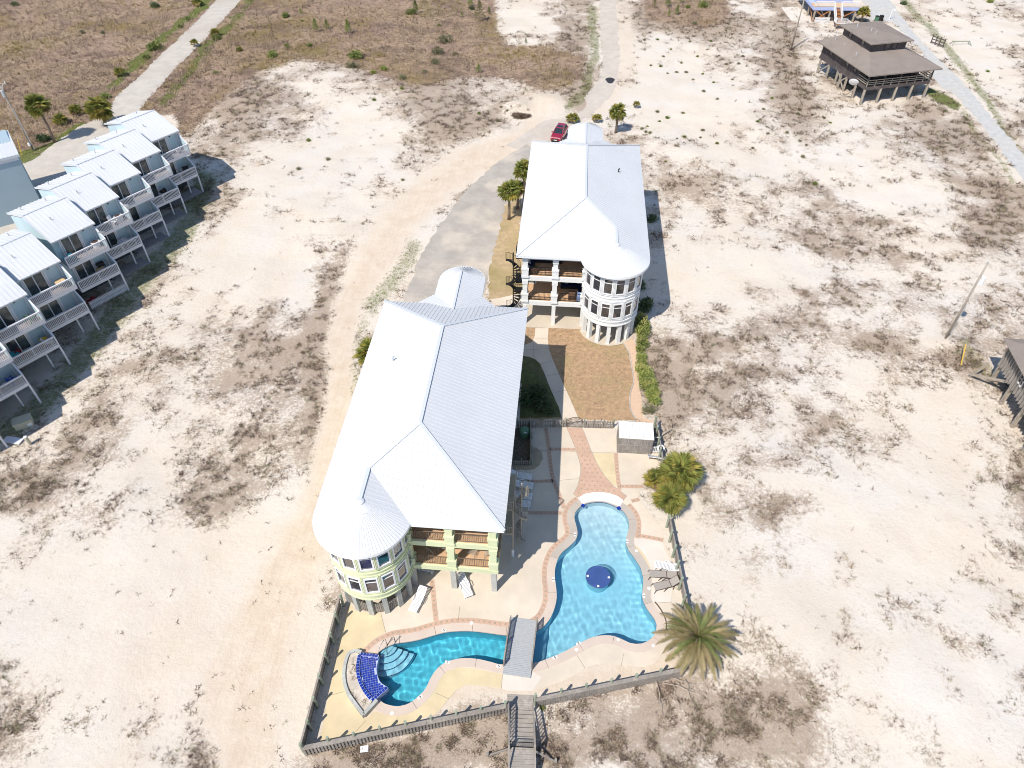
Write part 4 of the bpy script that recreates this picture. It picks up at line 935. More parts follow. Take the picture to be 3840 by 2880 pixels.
# ================================================================== SPIRAL STAIRS
def spiral(name, label, cx, cy, r, mat, steps_col, z_top, land, rail_h=.95, sgn=1, a_start=0.0, per=13):
    root = thing(name, (cx, cy, 0), label, 'staircase')
    pcyl('centre_pole', mat, (cx, cy, 0), (cx, cy, z_top + 1.0), .06, root)
    n = int(round(z_top / .235)); dang = R(27) * sgn; tread = MB().prism([(.05, -.05), (r, -.19), (r, .19), (.05, .05)], -.02, .02).mesh('tread', steps_col)
    prev = None; hr = MB(); sg_ = MB()
    for i in range(n):
        a = a_start + dang * i; z = .235 * (i + 1)
        mobj('tread', tread, root, Matrix.Translation((cx, cy, z)) @ Matrix.Rotation(a, 4, 'Z'))
        p = Vector((cx + r * math.cos(a), cy + r * math.sin(a), z))
        pc('baluster', mat, (p.x, p.y, z + rail_h / 2), (.025, .025, rail_h), root); q = p + Vector((0, 0, rail_h))
        am = a + dang / 2; pm_ = Vector((cx + r * math.cos(am), cy + r * math.sin(am), z + .117)); pc('baluster', mat, (pm_.x, pm_.y, pm_.z + rail_h / 2 - .05), (.02, .02, rail_h - .1), root)
        if prev is not None: hr.tube([prev, q], .022, 6, False); sg_.bar(prev - Vector((0, 0, rail_h + .05)), q - Vector((0, 0, rail_h + .05)), .03, .16)
        prev = q
    hr.build('handrail', mat, root); sg_.build('stringer', mat, root)
    for (x0, x1, y0, y1, z, sides) in land:
        MB().box(x0, x1, y0, y1, z - .12, z).build('landing', steps_col, root)
        for s in sides:
            a, b = {'w': ((x0, y0), (x0, y1)), 'e': ((x1, y0), (x1, y1)), 's': ((x0, y0), (x1, y0)), 'n': ((x0, y1), (x1, y1))}[s]
            railing(root, a, b, z, rail_h, mat, .13, .02)
    return root
spiral('spiral_staircase', 'black metal spiral staircase against the white condo', -5.0, 62.4, .78, M['black'], M['black'], 6.28, [(-4.75, -3.86, 62.9, 64.4, 3.11, 'wn'), (-4.75, -3.86, 62.9, 64.4, 6.28, 'wn'), (-4.75, -3.86, 61.3, 62.1, 3.11, 'ws')], sgn=1, a_start=R(200))
spiral('spiral_staircase', 'brown metal spiral staircase against the yellow condo', -1.95, 32.6, .5, M['tanmetal'], M['tanmetal'], 6.28, [(-3.32, -2.45, 30.9, 34.2, 3.11, 'se'), (-3.32, -2.45, 30.9, 34.2, 6.28, 'se')], sgn=-1, a_start=R(-60))
pl = thing('support_post', (-2.47, 30.9, 0), 'tall thin landing post with a white sleeved foot beside the yellow condo', 'post')
pcyl('shaft', M['tanmetal'], (-2.47, 30.9, .9), (-2.47, 30.9, 6.2), .055, pl); pcyl('sleeve', M['frame'], (-2.47, 30.9, 0), (-2.47, 30.9, 1.0), .11, pl, 14)

# ================================================================== TOWNHOUSES
TH_ROT = R(57.0)
def th_matrix(x, y): return Matrix.Translation((x, y, 0)) @ Matrix.Rotation(TH_ROT, 4, 'Z')
SLIDE = window_protos('patio_door', 1.75, 2.0, 0, M['frame'], M['doorglass'])
_b = MB().box(-.05, .05, -.06, .03, 0, 2.0); _b.v += [tuple(v.co) for v in SLIDE[0].vertices]; _b.f += [tuple(i + 8 for i in p.vertices) for p in SLIDE[0].polygons]; SLIDE = (_b.mesh('patio_door', M['frame']), SLIDE[1])
SLIDE[0].name = 'patio_door'
def townhouse_proto():
    W_, ZE, ZR, EY, RY = 4.6, 8.3, 9.7, 1.2, 5.95; FY = 10.7
    r = thing('townhouse', (0, 0, 0), 'x', 'townhouse')
    MB().box(-W_, 0, 1.8, 10.2, 2.45, 8.15).build('wall', M['siding'], r)
    b = MB().prism([(1.8, 8.1), (10.2, 8.1), (RY, 9.55)], -W_ + .001, -.001, Matrix(((0, 0, 1, 0), (1, 0, 0, 0), (0, 1, 0, 0), (0, 0, 0, 1)))); b.build('gable_wall', M['siding'], r)
    ro = MB(); x0, x1 = -W_ - .12, .12
    for y0, z0 in ((EY, ZE), (FY, ZE)):
        ro.add([(x0, y0, z0), (x1, y0, z0), (x1, RY, ZR), (x0, RY, ZR), (x0, y0, z0 - .14), (x1, y0, z0 - .14), (x1, RY, ZR - .14), (x0, RY, ZR - .14)],
               [(0, 1, 2, 3), (7, 6, 5, 4), (0, 4, 5, 1), (1, 5, 6, 2), (3, 7, 4, 0)])
    roof = ro.build('roof', M['roof'], r)
    for y0 in (EY, FY): roof_panels([(x0, y0, ZE), (x1, y0, ZE), (x1, RY, ZR), (x0, RY, ZR)], (1, 0), .44, roof, M['roof'], phase=x0, rib=.05, lift=.012)
    pbar('ridge_cap', M['roofcap'], (x0, RY, ZR + .03), (x1, RY, ZR + .03), .22, .06, roof)
    for vx, vy in ((-2.9, 3.9), (-1.2, 8.3), (-3.7, 8.9)):
        vz = ZE + (vy - EY) / (RY - EY) * (ZR - ZE) if vy < RY else ZE + (FY - vy) / (FY - RY) * (ZR - ZE)
        pcyl('vent_pipe', M['galv'], (vx, vy, vz), (vx, vy, vz + .42), .06, roof, 8)
    for zf in (2.75, 5.85):
        dk_ = MB().box(-W_ + .02, -.02, .04, 1.8, zf - .12, zf).build('deck', M['deckwood'], r)
        MB().box(-W_, .0, -.02, .04, zf - .34, zf + .02).box(-W_, .0, .04, 1.7, zf - .3, zf - .13).build('fascia', M['whitewood'], dk_)
        rl = MB().box(-W_, .0, -.05, .09, zf + 1.0, zf + 1.06).box(-W_, 0, -.005, .05, zf + .10, zf + .17).box(-W_, 0, -.005, .05, zf + .90, zf + .97).build('railing', M['whitewood'], dk_)
        for i in range(29): pc('baluster', M['whitewood'], (-W_ + .1 + i * (W_ - .2) / 28, .022, zf + .53), (.055, .04, .8), rl)
        for x in (-W_ + .05, -W_ / 2, -.05): pc('rail_post', M['whitewood'], (x, .022, zf + .5), (.11, .11, 1.04), rl)
        # privacy wing wall with sloping top at the right end
        MB().prism([(0.0, zf - .34), (1.8, zf - .34), (1.8, zf + 2.0), (1.5, zf + 2.0), (.0, zf + 1.06)], -.11, 0, Matrix(((0, 0, 1, 0), (1, 0, 0, 0), (0, 1, 0, 0), (0, 0, 0, 1)))).build('privacy_wall', M['siding'], r)
        pbar('wall_coping', M['whitewood'], (-.055, -.02, zf + 1.06), (-.055, 1.5, zf + 2.02), .16, .05, r)
        put_window(SLIDE, Matrix.Translation((-2.75, 1.79, zf + .05)), r)
        [MB().box(q_, q_ + .17, 1.7, 1.8, zf, zf + 2.3).build('door_trim', M['whitewood'], r) for q_ in (-1.72, -3.95)]
        pc('wall_vent', M['black'], (-1.15, 1.77, zf + 2.0), (.2, .06, .22), r); pc('corner_board', M['whitewood'], (-.18, 1.74, zf + 1.2), (.14, .14, 2.4), r)
    MB().box(-W_ + .05, -.05, 3.4, 10.1, .0, 2.45).build('ground_floor_wall', M['underfloor_shade'], r)  # wall coloured near-black to stand for the shaded void under the decks
    for x in (-.06,): pc('deck_post', M['whitewood'], (x, .03, 1.21), (.17, .17, 2.42), r)
    pc('deck_post', M['whitewood'], (-1.3, .9, 1.21), (.15, .15, 2.42), r)
    return r
TH = townhouse_proto()
def labels_th():
    return [('end townhouse farthest along its row, beside the road and palms', 0), ('second townhouse from the road end, black grill on its lower deck', 0), ('townhouse with a single slatted chair on its lower deck', 0),
            ('townhouse with white chairs and a fire table on its upper deck', 0), ('townhouse with a white picket fence round its ground patio', 1), ('townhouse with a tan round table on its upper deck', 0),
            ('townhouse with yellow and white chairs on its lower deck', 0), ('townhouse with bright blue chairs on its lower deck', 0), ('last townhouse of the row with a white plank below its deck post', 0)]
TH_Y = [83.9, 78.4, 72.95, 67.45, 61.95, 55.0, 49.55, 44.1, 38.5]
THS = []
for i, yy in enumerate(TH_Y):
    M4 = th_matrix(-48.92 if i < 6 else -49.2, yy)
    if i == 0: TH.matrix_basis = M4; WM[TH.name] = M4; t = TH
    else: t = copy_tree(TH, M4)
    tag(t, labels_th()[i][0] + ', white metal roof', 'townhouse', 'row of pale blue townhouses'); THS.append((t, M4))
def TL(i, x, y, z): return THS[i][1] @ Vector((x, y, z))
# things that belong to single units
def extra(i, name, mb, mat):                  # mb in unit-local coordinates
    o = bpy.data.objects.new(name, mb.mesh(name, mat)); COL.objects.link(o); o.parent = THS[i][0]; WM[o.name] = I4; return o
for i, p in ((3, (-4.7, 1.3, 6.6)), (4, (-4.72, 1.3, 6.6)), (2, (-4.72, 1.2, 6.9))):
    if i == 2: continue
    m = MB(); T = Matrix.Translation(TL(i, .12, .9, 7.35 if i == 3 else 7.3)); 
    m = MB().lathe([(0, .0), (.2, .03), (.36, .12)], 18); me = m.mesh('satellite_dish', M['plastic'] if i == 3 else M['galv'], True)
    o = bpy.data.objects.new('satellite_dish', me); COL.objects.link(o); o.parent = THS[i][0]; o.matrix_basis = Matrix.Translation((.1, .55, 7.25)) @ Matrix.Rotation(R(-50), 4, 'X') @ Matrix.Rotation(R(25), 4, 'Y'); WM[o.name] = o.matrix_basis.copy()
    extra(i, 'dish_arm', MB().bar((-.05, .6, 6.9), (.1, .55, 7.3), .05), M['galv'])
pf = thing('picket_fence', TL(4, -2.3, 0, 0), 'white picket fence round the ground patio of one townhouse', 'fence', rz=0)
fr = MB().bar(TL(4, -4.5, .05, .3), TL(4, -.1, .05, .3), .05, .1).bar(TL(4, -4.5, .05, .75), TL(4, -.1, .05, .75), .05, .1).build('rail', M['whitewood'], pf)
pk = MB().prism([(-.045, 0), (.045, 0), (.045, .92), (0, 1.02), (-.045, .92)], -.012, .012, Matrix(((1, 0, 0, 0), (0, 0, 1, 0), (0, 1, 0, 0), (0, 0, 0, 1)))).mesh('picket', M['whitewood'])
for k in range(32): mobj('picket', pk, pf, THS[4][1] @ Matrix.Translation((-4.45 + k * .14, .02, .08)))
for i in range(4):                            # ground-level timber decks
    d = thing('ground_deck', TL(i, -2.3, .9, 0), ['weathered ground deck under the end townhouse beside the road', 'weathered ground deck under the townhouse second from the road', 'weathered ground deck under the townhouse with the slatted chair', 'weathered ground deck under the townhouse with the fire table'][i], 'deck', 'ground decks under the townhouses')
    for k in range(22): pbar('plank', M['deckwood'], TL(i, -4.5 + k * .2, -.15, .12), TL(i, -4.5 + k * .2, 1.7, .12), .18, .06, d)
    MB().bar(TL(i, -4.6, -.12, .05), TL(i, -.02, -.12, .05), .05, .12).build('rim', M['deckwood'], d)

# ------------------------------------------------------------------ deck furniture
def chair_proto(mat, name='deck_chair'):
    r = thing(name, (0, 0, 0), 'x', 'chair')
    for k in range(5): pc('seat_slat', mat, (0, -.22 + k * .11, .36 + .01 * (2 - k)), (.5, .09, .025), r)
    for k in range(5): pbar('back_slat', mat, (-.2 + k * .1, .24, .34), (-.22 + k * .11, .50, .98 + .03 * (2 - abs(k - 2))), .085, .025, r)
    for s in (-1, 1):
        MB().box(s * .29 - .05, s * .29 + .05, -.32, .34, .56, .585).build('armrest', mat, r)
        pc('leg', mat, (s * .29, -.26, .28), (.06, .06, .56), r); pbar('leg', mat, (s * .27, .36, .56), (s * .27, .48, .0), .06, .05, r)
    return r
def round_table(mat, rad=.5, name='round_table', h=.72, legm=None):
    r = thing(name, (0, 0, 0), 'x', 'table'); MB().lathe([(0, h), (rad, h), (rad, h - .04), (0, h - .04)], 24).build('table_top', mat, r)
    for k in range(4): a = R(45 + 90 * k); pbar('leg', legm or mat, (rad * .5 * math.cos(a), rad * .5 * math.sin(a), h - .03), (rad * .75 * math.cos(a), rad * .75 * math.sin(a), 0), .05, .05, r)
    return r
def firepit():
    r = thing('fire_table', (0, 0, 0), 'x', 'fire table'); MB().lathe([(.12, .62), (.5, .62), (.5, .54), (.42, .54)], 20).build('table_rim', M['tabletop'], r); MB().lathe([(0, .56), (.30, .60), (.32, .64), (.0, .70)], 18).build('bowl', M['copper'], r)
    MB().lathe([(.40, 0), (.40, .55)], 18).build('base', M['plastic'], r); return r
def grill():
    r = thing('barbecue_grill', (0, 0, 0), 'x', 'grill'); m = MB().lathe([(0, 0), (.2, .02), (.2, -.02)], 10)
    MB().box(-.38, .38, -.25, .25, .72, .9).build('firebox', M['black'], r)
    h = MB(); [h.add([(-.38, .25 * math.cos(a0), .9 + .28 * math.sin(a0)), (.38, .25 * math.cos(a0), .9 + .28 * math.sin(a0)), (.38, .25 * math.cos(a1), .9 + .28 * math.sin(a1)), (-.38, .25 * math.cos(a1), .9 + .28 * math.sin(a1))], [(0, 1, 2, 3)]) for a0, a1 in [(math.pi * k / 8, math.pi * (k + 1) / 8) for k in range(8)]]
    h.poly([(-.38, .25 * math.cos(math.pi * k / 8), .9 + .28 * math.sin(math.pi * k / 8)) for k in range(9)]).poly([(.38, .25 * math.cos(math.pi * k / 8), .9 + .28 * math.sin(math.pi * k / 8)) for k in range(8, -1, -1)]); h.build('lid', M['black'], r)
    for x in (-.34, .34):
        for y in (-.2, .2): pc('leg', M['black'], (x, y, .36), (.05, .05, .72), r)
    for x in (-.58, .58): pc('side_shelf', M['galv'], (x, 0, .86), (.36, .4, .03), r)
    return r
CH = {k: None for k in ('plastic', 'turq', 'yellowp', 'greenp', 'bluep', 'redp', 'whitewood', 'tanwood')}
def furn(maker, key, i, x, y, z, rz, label, cat, group=None, s=1.0):
    Mx = THS[i][1] @ Matrix.Translation((x, y, z)) @ Matrix.Rotation(R(rz), 4, 'Z') @ Matrix.Diagonal((s, s, s, 1))
    if key not in furn.c: o = maker(); furn.c[key] = o; o.matrix_basis = Mx; WM[o.name] = Mx
    else: o = copy_tree(furn.c[key], Mx)
    return tag(o, label, cat, group)
furn.c = {}
ch = lambda k: (lambda: chair_proto(M[k]))
furn(ch('plastic'), 'cw', 0, -1.2, .75, 5.85, 180, 'white slatted chair on the upper deck of the end townhouse', 'chair')
furn(grill, 'gr', 1, -1.6, .9, 2.75, 200, 'black barbecue grill on a lower deck in shade', 'grill')
furn(ch('whitewood'), 'cww', 2, -1.5, .9, 2.75, 170, 'slatted armchair alone on a shaded lower deck', 'chair')
furn(grill, 'gr', 0, -1.0, .8, 2.75, 160, 'dark covered grill on the lower deck of the end townhouse', 'grill')
furn(ch('plastic'), 'cw', 3, -1.8, .6, 5.85, 20, 'white slatted chair by the fire table on an upper deck', 'chair'); furn(firepit, 'fp', 3, -1.0, .95, 5.85, 0, 'round fire table with dark bowl beside white deck chairs', 'fire table')
furn(ch('plastic'), 'cw', 3, -3.9, .9, 5.85, 140, 'white chair at the inner corner of the fire table deck', 'chair')
furn(lambda: round_table(M['plastic'], .6), 'tw', 3, -1.7, .85, 2.75, 0, 'round white table set with white chairs on a lower deck', 'table')
furn(ch('plastic'), 'cw', 3, -2.6, .8, 2.75, -100, 'white chair facing the round white table from its open side', 'chair'); furn(ch('plastic'), 'cw', 3, -.7, .7, 2.75, 80, 'white chair between the round white table and privacy wall', 'chair'); furn(ch('plastic'), 'cw', 3, -1.5, 1.45, 2.75, 180, 'white chair behind the round white table near the glass door', 'chair')
furn(ch('turq'), 'ct', 4, -4.0, .9, 5.85, 200, 'turquoise chair on an upper deck', 'chair'); furn(firepit, 'fp', 4, -.75, 1.15, 5.85, 0, 'fire table in the corner of the deck with the turquoise chair', 'fire table')
furn(lambda: round_table(M['tanwood'], .5), 'tt', 4, -1.6, .75, 2.75, 0, 'round brown table on the lower deck above the picket fence', 'table'); furn(ch('redp'), 'cr', 4, -3.9, .9, .1, 200, 'dark red chair behind the picket fence', 'chair')
furn(grill, 'gr', 4, -1.2, 1.4, 2.75, 180, 'black grill by the wall of the deck above the picket fence', 'grill')
furn(lambda: round_table(M['tanwood'], .5), 'tt', 5, -.95, .85, 5.85, 0, 'tan round table on an upper deck', 'table'); furn(ch('greenp'), 'cg', 6, -.8, .8, 5.85, 120, 'green framed chair on an upper deck', 'chair')
furn(ch('yellowp'), 'cy', 6, -.75, 1.2, 2.75, 170, 'yellow chair on a lower deck', 'chair'); furn(ch('plastic'), 'cw', 6, -.6, .5, 2.75, 60, 'white chair next to the yellow chair', 'chair')
furn(lambda: round_table(M['teal'], .6), 'tb', 6, -3.8, .9, 2.75, 0, 'teal oval table on a lower deck', 'table'); furn(ch('redp'), 'cr', 6, -3.3, 1.4, 2.75, 180, 'dark red chair behind the teal table', 'chair')
furn(ch('bluep'), 'cb', 7, -2.3, .9, 2.75, 200, 'bright blue chair beside a small round table', 'chair'); furn(ch('bluep'), 'cb', 7, -.8, 1.0, 2.75, 120, 'bright blue chair close to the privacy wall', 'chair'); furn(lambda: round_table(M['tabletop'], .28, h=.5), 'ts', 7, -1.55, .8, 2.75, 0, 'small pale round table between bright blue chairs', 'table')

# ------------------------------------------------------------------ bits beside the row
c = one(zP, 225, 1410); bxo = thing('utility_box', (c.x, c.y, 0), 'beige utility cabinet on the sand near the last deck', 'cabinet', rz=R(40))
Mx = Matrix.Translation((c.x, c.y, 0)) @ Matrix.Rotation(R(35), 4, 'Z'); MB().box(-.75, .75, -.5, .5, 0, .75, Mx).build('cabinet_body', M['beige'], bxo); MB().box(-.8, .8, -.55, .55, .75, .82, Mx).build('lid', M['beige'], bxo); MB().box(.3, .65, -.52, -.505, .2, .5, Mx).build('data_plate', M['frame'], bxo)
c = one(zP, 270, 1580); b_ = thing('bollard', (c.x, c.y, 0), 'short beige pipe bollard in sunlit sand', 'bollard'); pcyl('pipe', M['beige'], (c.x, c.y, 0), (c.x, c.y, 1.05), .16, b_, 16); MB().lathe([(0, 1.1), (.13, 1.08), (.17, 1.04)], 16, (c.x, c.y)).build('cap', M['plastic'], b_)
p, q = one(zP, 40, 1530, .15), one(zP, 190, 1555, .15); plk = thing('loose_board', ((p.x + q.x) / 2, (p.y + q.y) / 2, 0), 'wide pale board lying in the shade of the townhouses', 'board'); pbar('plank', M['whitewood'], p, q, .7, .08, plk); pbar('cleat', M['whitewood'], p + Vector((.4, -.2, -.06)), p + Vector((.4, .4, -.06)), .1, .1, plk)

# townhouse across the road
A = G(61, 579, 8.3); lm = thing('townhouse_across_road', (A.x - 6, A.y - 1, 0), 'blue-grey sided house with white metal roof across the road', 'house')
Mx = Matrix.Translation((A.x, A.y, 0)) @ Matrix.Rotation(R(40), 4, 'Z')
MB().box(-14, 0, 0, 9, 0, 8.0, Mx).build('wall', M['siding2'], lm); m = MB(); pts = [Mx @ Vector(p) for p in [(-14.3, -.2, 8.3), (.25, -.2, 8.3), (.25, 9.3, 7.7), (-14.3, 9.3, 7.7)]]
m.add(pts, [(0, 1, 2, 3)]); hr = m.build('roof', M['roof'], lm); run = tuple((Matrix.Rotation(R(40), 3, 'Z') @ Vector((1, 0, 0)))[:2])
roof_panels(pts, run, .44, hr, M['roof'])
m = MB(); [m.add([pts[a], pts[b], pts[b] - Vector((0, 0, .3)), pts[a] - Vector((0, 0, .3))], [(0, 1, 2, 3)]) for a, b in ((0, 1), (1, 2), (2, 3))]; m.build('fascia', M['roofcap'], hr)
MB().box(-14, 0, -.02, 0, 7.6, 8.25, Mx).build('frieze_board', M['whitewood'], lm)

# ================================================================== DARK STILT HOUSE
def stilt_house():
    A = Vector((47.26, 119.62, 0)); rz = R(18.0); Mx = Matrix.Translation(A) @ Matrix.Rotation(rz, 4, 'Z'); L = lambda x, y, z: Mx @ Vector((x, y, z))
    r = thing('stilt_house', L(5.8, 7, 0), 'dark weathered timber house on stilts with brown shingle roof', 'house')
    Wd, D = 11.7, 14.2
    for i in range(5): pbar('stilt', M['stilt'], L(Wd * i / 4, .15, 0), L(Wd * i / 4, .15, 2.4), .32, .32, r); pbar('stilt', M['stilt'], L(Wd * i / 4, 7, 0), L(Wd * i / 4, 7, 2.4), .3, .3, r)
    for j in range(1, 6):
        for x in (0.1, Wd - .1): pbar('stilt', M['stilt'], L(x, D * j / 5.2, 0), L(x, D * j / 5.2, 2.4), .3, .3, r)
    for a, b in (((.1, 5.5, .2), (.1, 8.1, 2.3)), ((.1, 8.1, .2), (.1, 5.5, 2.3)), ((.1, 13.6, .2), (.1, 11, 2.3)), ((-1.0, 3.2, .2), (.1, 2.7, 1.6))): pbar('cross_brace', M['stilt'], L(*a), L(*b), .12, .2, r)
    MB().box(0, Wd, 0, D, 2.35, 2.85, Mx).build('floor_deck', M['darkside'], r)
    MB().box(.15, Wd - .15, 2.9, D - .1, 2.85, 5.3, Mx).build('wall', M['darkside'], r)
    # boards of the lap siding on the side that shows
    for k in range(13): pbar('siding_board', M['darkside'], L(.12, 2.9, 2.95 + k * .185), L(.12, D - .1, 2.95 + k * .185), .06, .16, r)
    ro = MB(); e = .75; z0, z1 = 5.0, 6.35; c0, c1, d0, d1 = 2.6, 8.9, 5.2, 13.2
    o = [L(-e, -e, z0), L(Wd + e, -e, z0), L(Wd + e, D + e, z0), L(-e, D + e, z0)]; i_ = [L(c0, d0, z1), L(c1, d0, z1), L(c1, d1, z1), L(c0, d1, z1)]
    for k in range(4): ro.add([o[k], o[(k + 1) % 4], i_[(k + 1) % 4], i_[k]], [(0, 1, 2, 3)]); ro.add([o[k], o[(k + 1) % 4], o[(k + 1) % 4] - Vector((0, 0, .18)), o[k] - Vector((0, 0, .18))], [(3, 2, 1, 0)])
    ro.add([p - Vector((0, 0, .17)) for p in o], [(3, 2, 1, 0)]); rf = ro.build('roof', M['shingle'], r)
    for x, y in ((1.2, 12.8), (2.2, 11.2), (1.3, 10.2), (2.0, 9.4), (.9, 6.0), (1.9, 13.5)):
        p = L(x, y, 5.55); pcyl('roof_vent', M['galv'], p, p + Vector((0, 0, .55)), .09, rf, 8)
    MB().box(c0 - .05, c1 + .05, d0 - .05, d1 + .05, 6.0, 7.9, Mx).build('upper_wall', M['darkside'], r)
    u = MB(); g = .75; o = [L(c0 - g, d0 - g, 7.8), L(c1 + g, d0 - g, 7.8), L(c1 + g, d1 + g, 7.8), L(c0 - g, d1 + g, 7.8)]; q = [L((c0 + c1) / 2, d0 + 3.2, 8.35), L((c0 + c1) / 2, d1 - 3.2, 8.35)]
    u.add([o[0], o[1], q[0]], [(0, 1, 2)]); u.add([o[1], o[2], q[1], q[0]], [(0, 1, 2, 3)]); u.add([o[2], o[3], q[1]], [(0, 1, 2)]); u.add([o[3], o[0], q[0], q[1]], [(0, 1, 2, 3)])
    for k in range(4): u.add([o[k], o[(k + 1) % 4], o[(k + 1) % 4] - Vector((0, 0, .16)), o[k] - Vector((0, 0, .16))], [(3, 2, 1, 0)])
    u.add([p - Vector((0, 0, .15)) for p in o], [(3, 2, 1, 0)]); ur = u.build('upper_roof', M['shingle'], r)
    for x, y in ((3.6, 11.5), (4.6, 9), (4.5, 7.6)): p = L(x, y, 8.0); pcyl('roof_vent', M['galv'], p, p + Vector((0, 0, .6)), .09, ur, 8)
    wp = window_protos('house_window', .8, 1.0, 0, M['darkside'], M['glass'])
    for x in (5.6, 6.9): put_window(wp, Mx @ Matrix.Translation((x, d0 - .06, 6.55)), r)
    for y in (7.5, 11.2): put_window(wp, Mx @ Matrix.Translation((c0 - .06, y, 6.55)) @ Matrix.Rotation(R(-90), 4, 'Z'), r)
    for y in (4.2, 6.5, 11.5): put_window(wp, Mx @ Matrix.Translation((.10, y, 3.7)) @ Matrix.Rotation(R(-90), 4, 'Z'), r)
    pd = window_protos('porch_door', 1.5, 1.9, 0, M['darkside'], M['glass'])
    for x in (2.2, 5.8, 9.2): put_window(pd, Mx @ Matrix.Translation((x, 2.88, 2.9)), r)
    for i in range(5): pc('porch_post', M['darkside'], L(Wd * i / 4 * .994 + .03, .12, 3.9), (.16, .16, 2.2), r, rz)
    rl = MB()
    for z in (3.2, 3.5, 3.85): rl.bar(L(0, .1, z), L(Wd, .1, z), .05, .12).bar(L(.06, .1, z), L(.06, 2.9, z), .05, .12).bar(L(Wd - .06, .1, z), L(Wd - .06, 2.9, z), .05, .12)
    rl.build('porch_railing', M['stilt'], r)
    for i in range(9): pc('rail_post', M['stilt'], L(Wd * i / 8, .05, 3.35), (.1, .08, 1.05), r, rz)
    p = L(-.6, 2.6, 2.6); MB().lathe([(0, 0), (.5, .05), (.8, .16)], 18).build('satellite_dish', M['plastic'], r, Matrix.Translation(p) @ Matrix.Rotation(R(-55), 4, 'X') @ Matrix.Rotation(R(20), 4, 'Y'))
    pcyl('dish_arm', M['galv'], L(0, 2.7, 2.0), p, .05, r)
    return r
stilt_house()

# grey house at the frame edge
def edge_house():
    Mx = Matrix.Translation((42.6, 55.3, 0)) @ Matrix.Rotation(R(-3), 4, 'Z'); L = lambda x, y, z: Mx @ Vector((x, y, z))
    r = thing('edge_house', L(5, -6, 0), 'grey board house on short stilts beside the yellow guy guard', 'house')
    MB().box(.5, 10, -13, -.6, 2.3, 5.0, Mx).build('wall', M['shedwood'], r)
    for k in range(28): pbar('siding_board', M['shedwood'], L(.48, -.75 - k * .44, 2.3), L(.48, -.75 - k * .44, 5.0), .42, .05, r)
    ro = MB(); o = [L(-.15, .1, 5.0), L(10.6, .1, 5.0), L(10.6, -13.6, 5.0), L(-.15, -13.6, 5.0)]; q = [L(5.2, -5, 6.6), L(5.2, -9, 6.6)]
    ro.add([o[1], o[0], q[0]], [(0, 1, 2)]); ro.add([o[2], o[1], q[0], q[1]], [(0, 1, 2, 3)]); ro.add([o[3], o[2], q[1]], [(0, 1, 2)]); ro.add([o[0], o[3], q[1], q[0]], [(0, 1, 2, 3)])
    ro.add([p - Vector((0, 0, .03)) for p in o], [(0, 1, 2, 3)]); ro.build('roof', M['shingle'], r)
    for x in (.6, 4.5, 9):
        for y in (-.8, -3.8, -6.8, -9.8, -12.6): pbar('stilt', M['stilt'], L(x, y, 0), L(x, y, 2.3), .3, .3, r)
    for a, b in (((.5, -.7, .2), (.5, -3.0, 2.2)), ((-1.3, -.3, .4), (.6, -2.6, 1.9)), ((-1.2, -.3, 0), (-.4, -.4, 2.1))): pbar('cross_brace', M['stilt'], L(*a), L(*b), .14, .22, r)
    pr = window_protos('house_window', .7, .9, .45, M['frame'], M['glass']); put_window(pr, Mx @ Matrix.Translation((.44, -4.6, 3.5)) @ Matrix.Rotation(R(-90), 4, 'Z'), r)
    return r
edge_house()

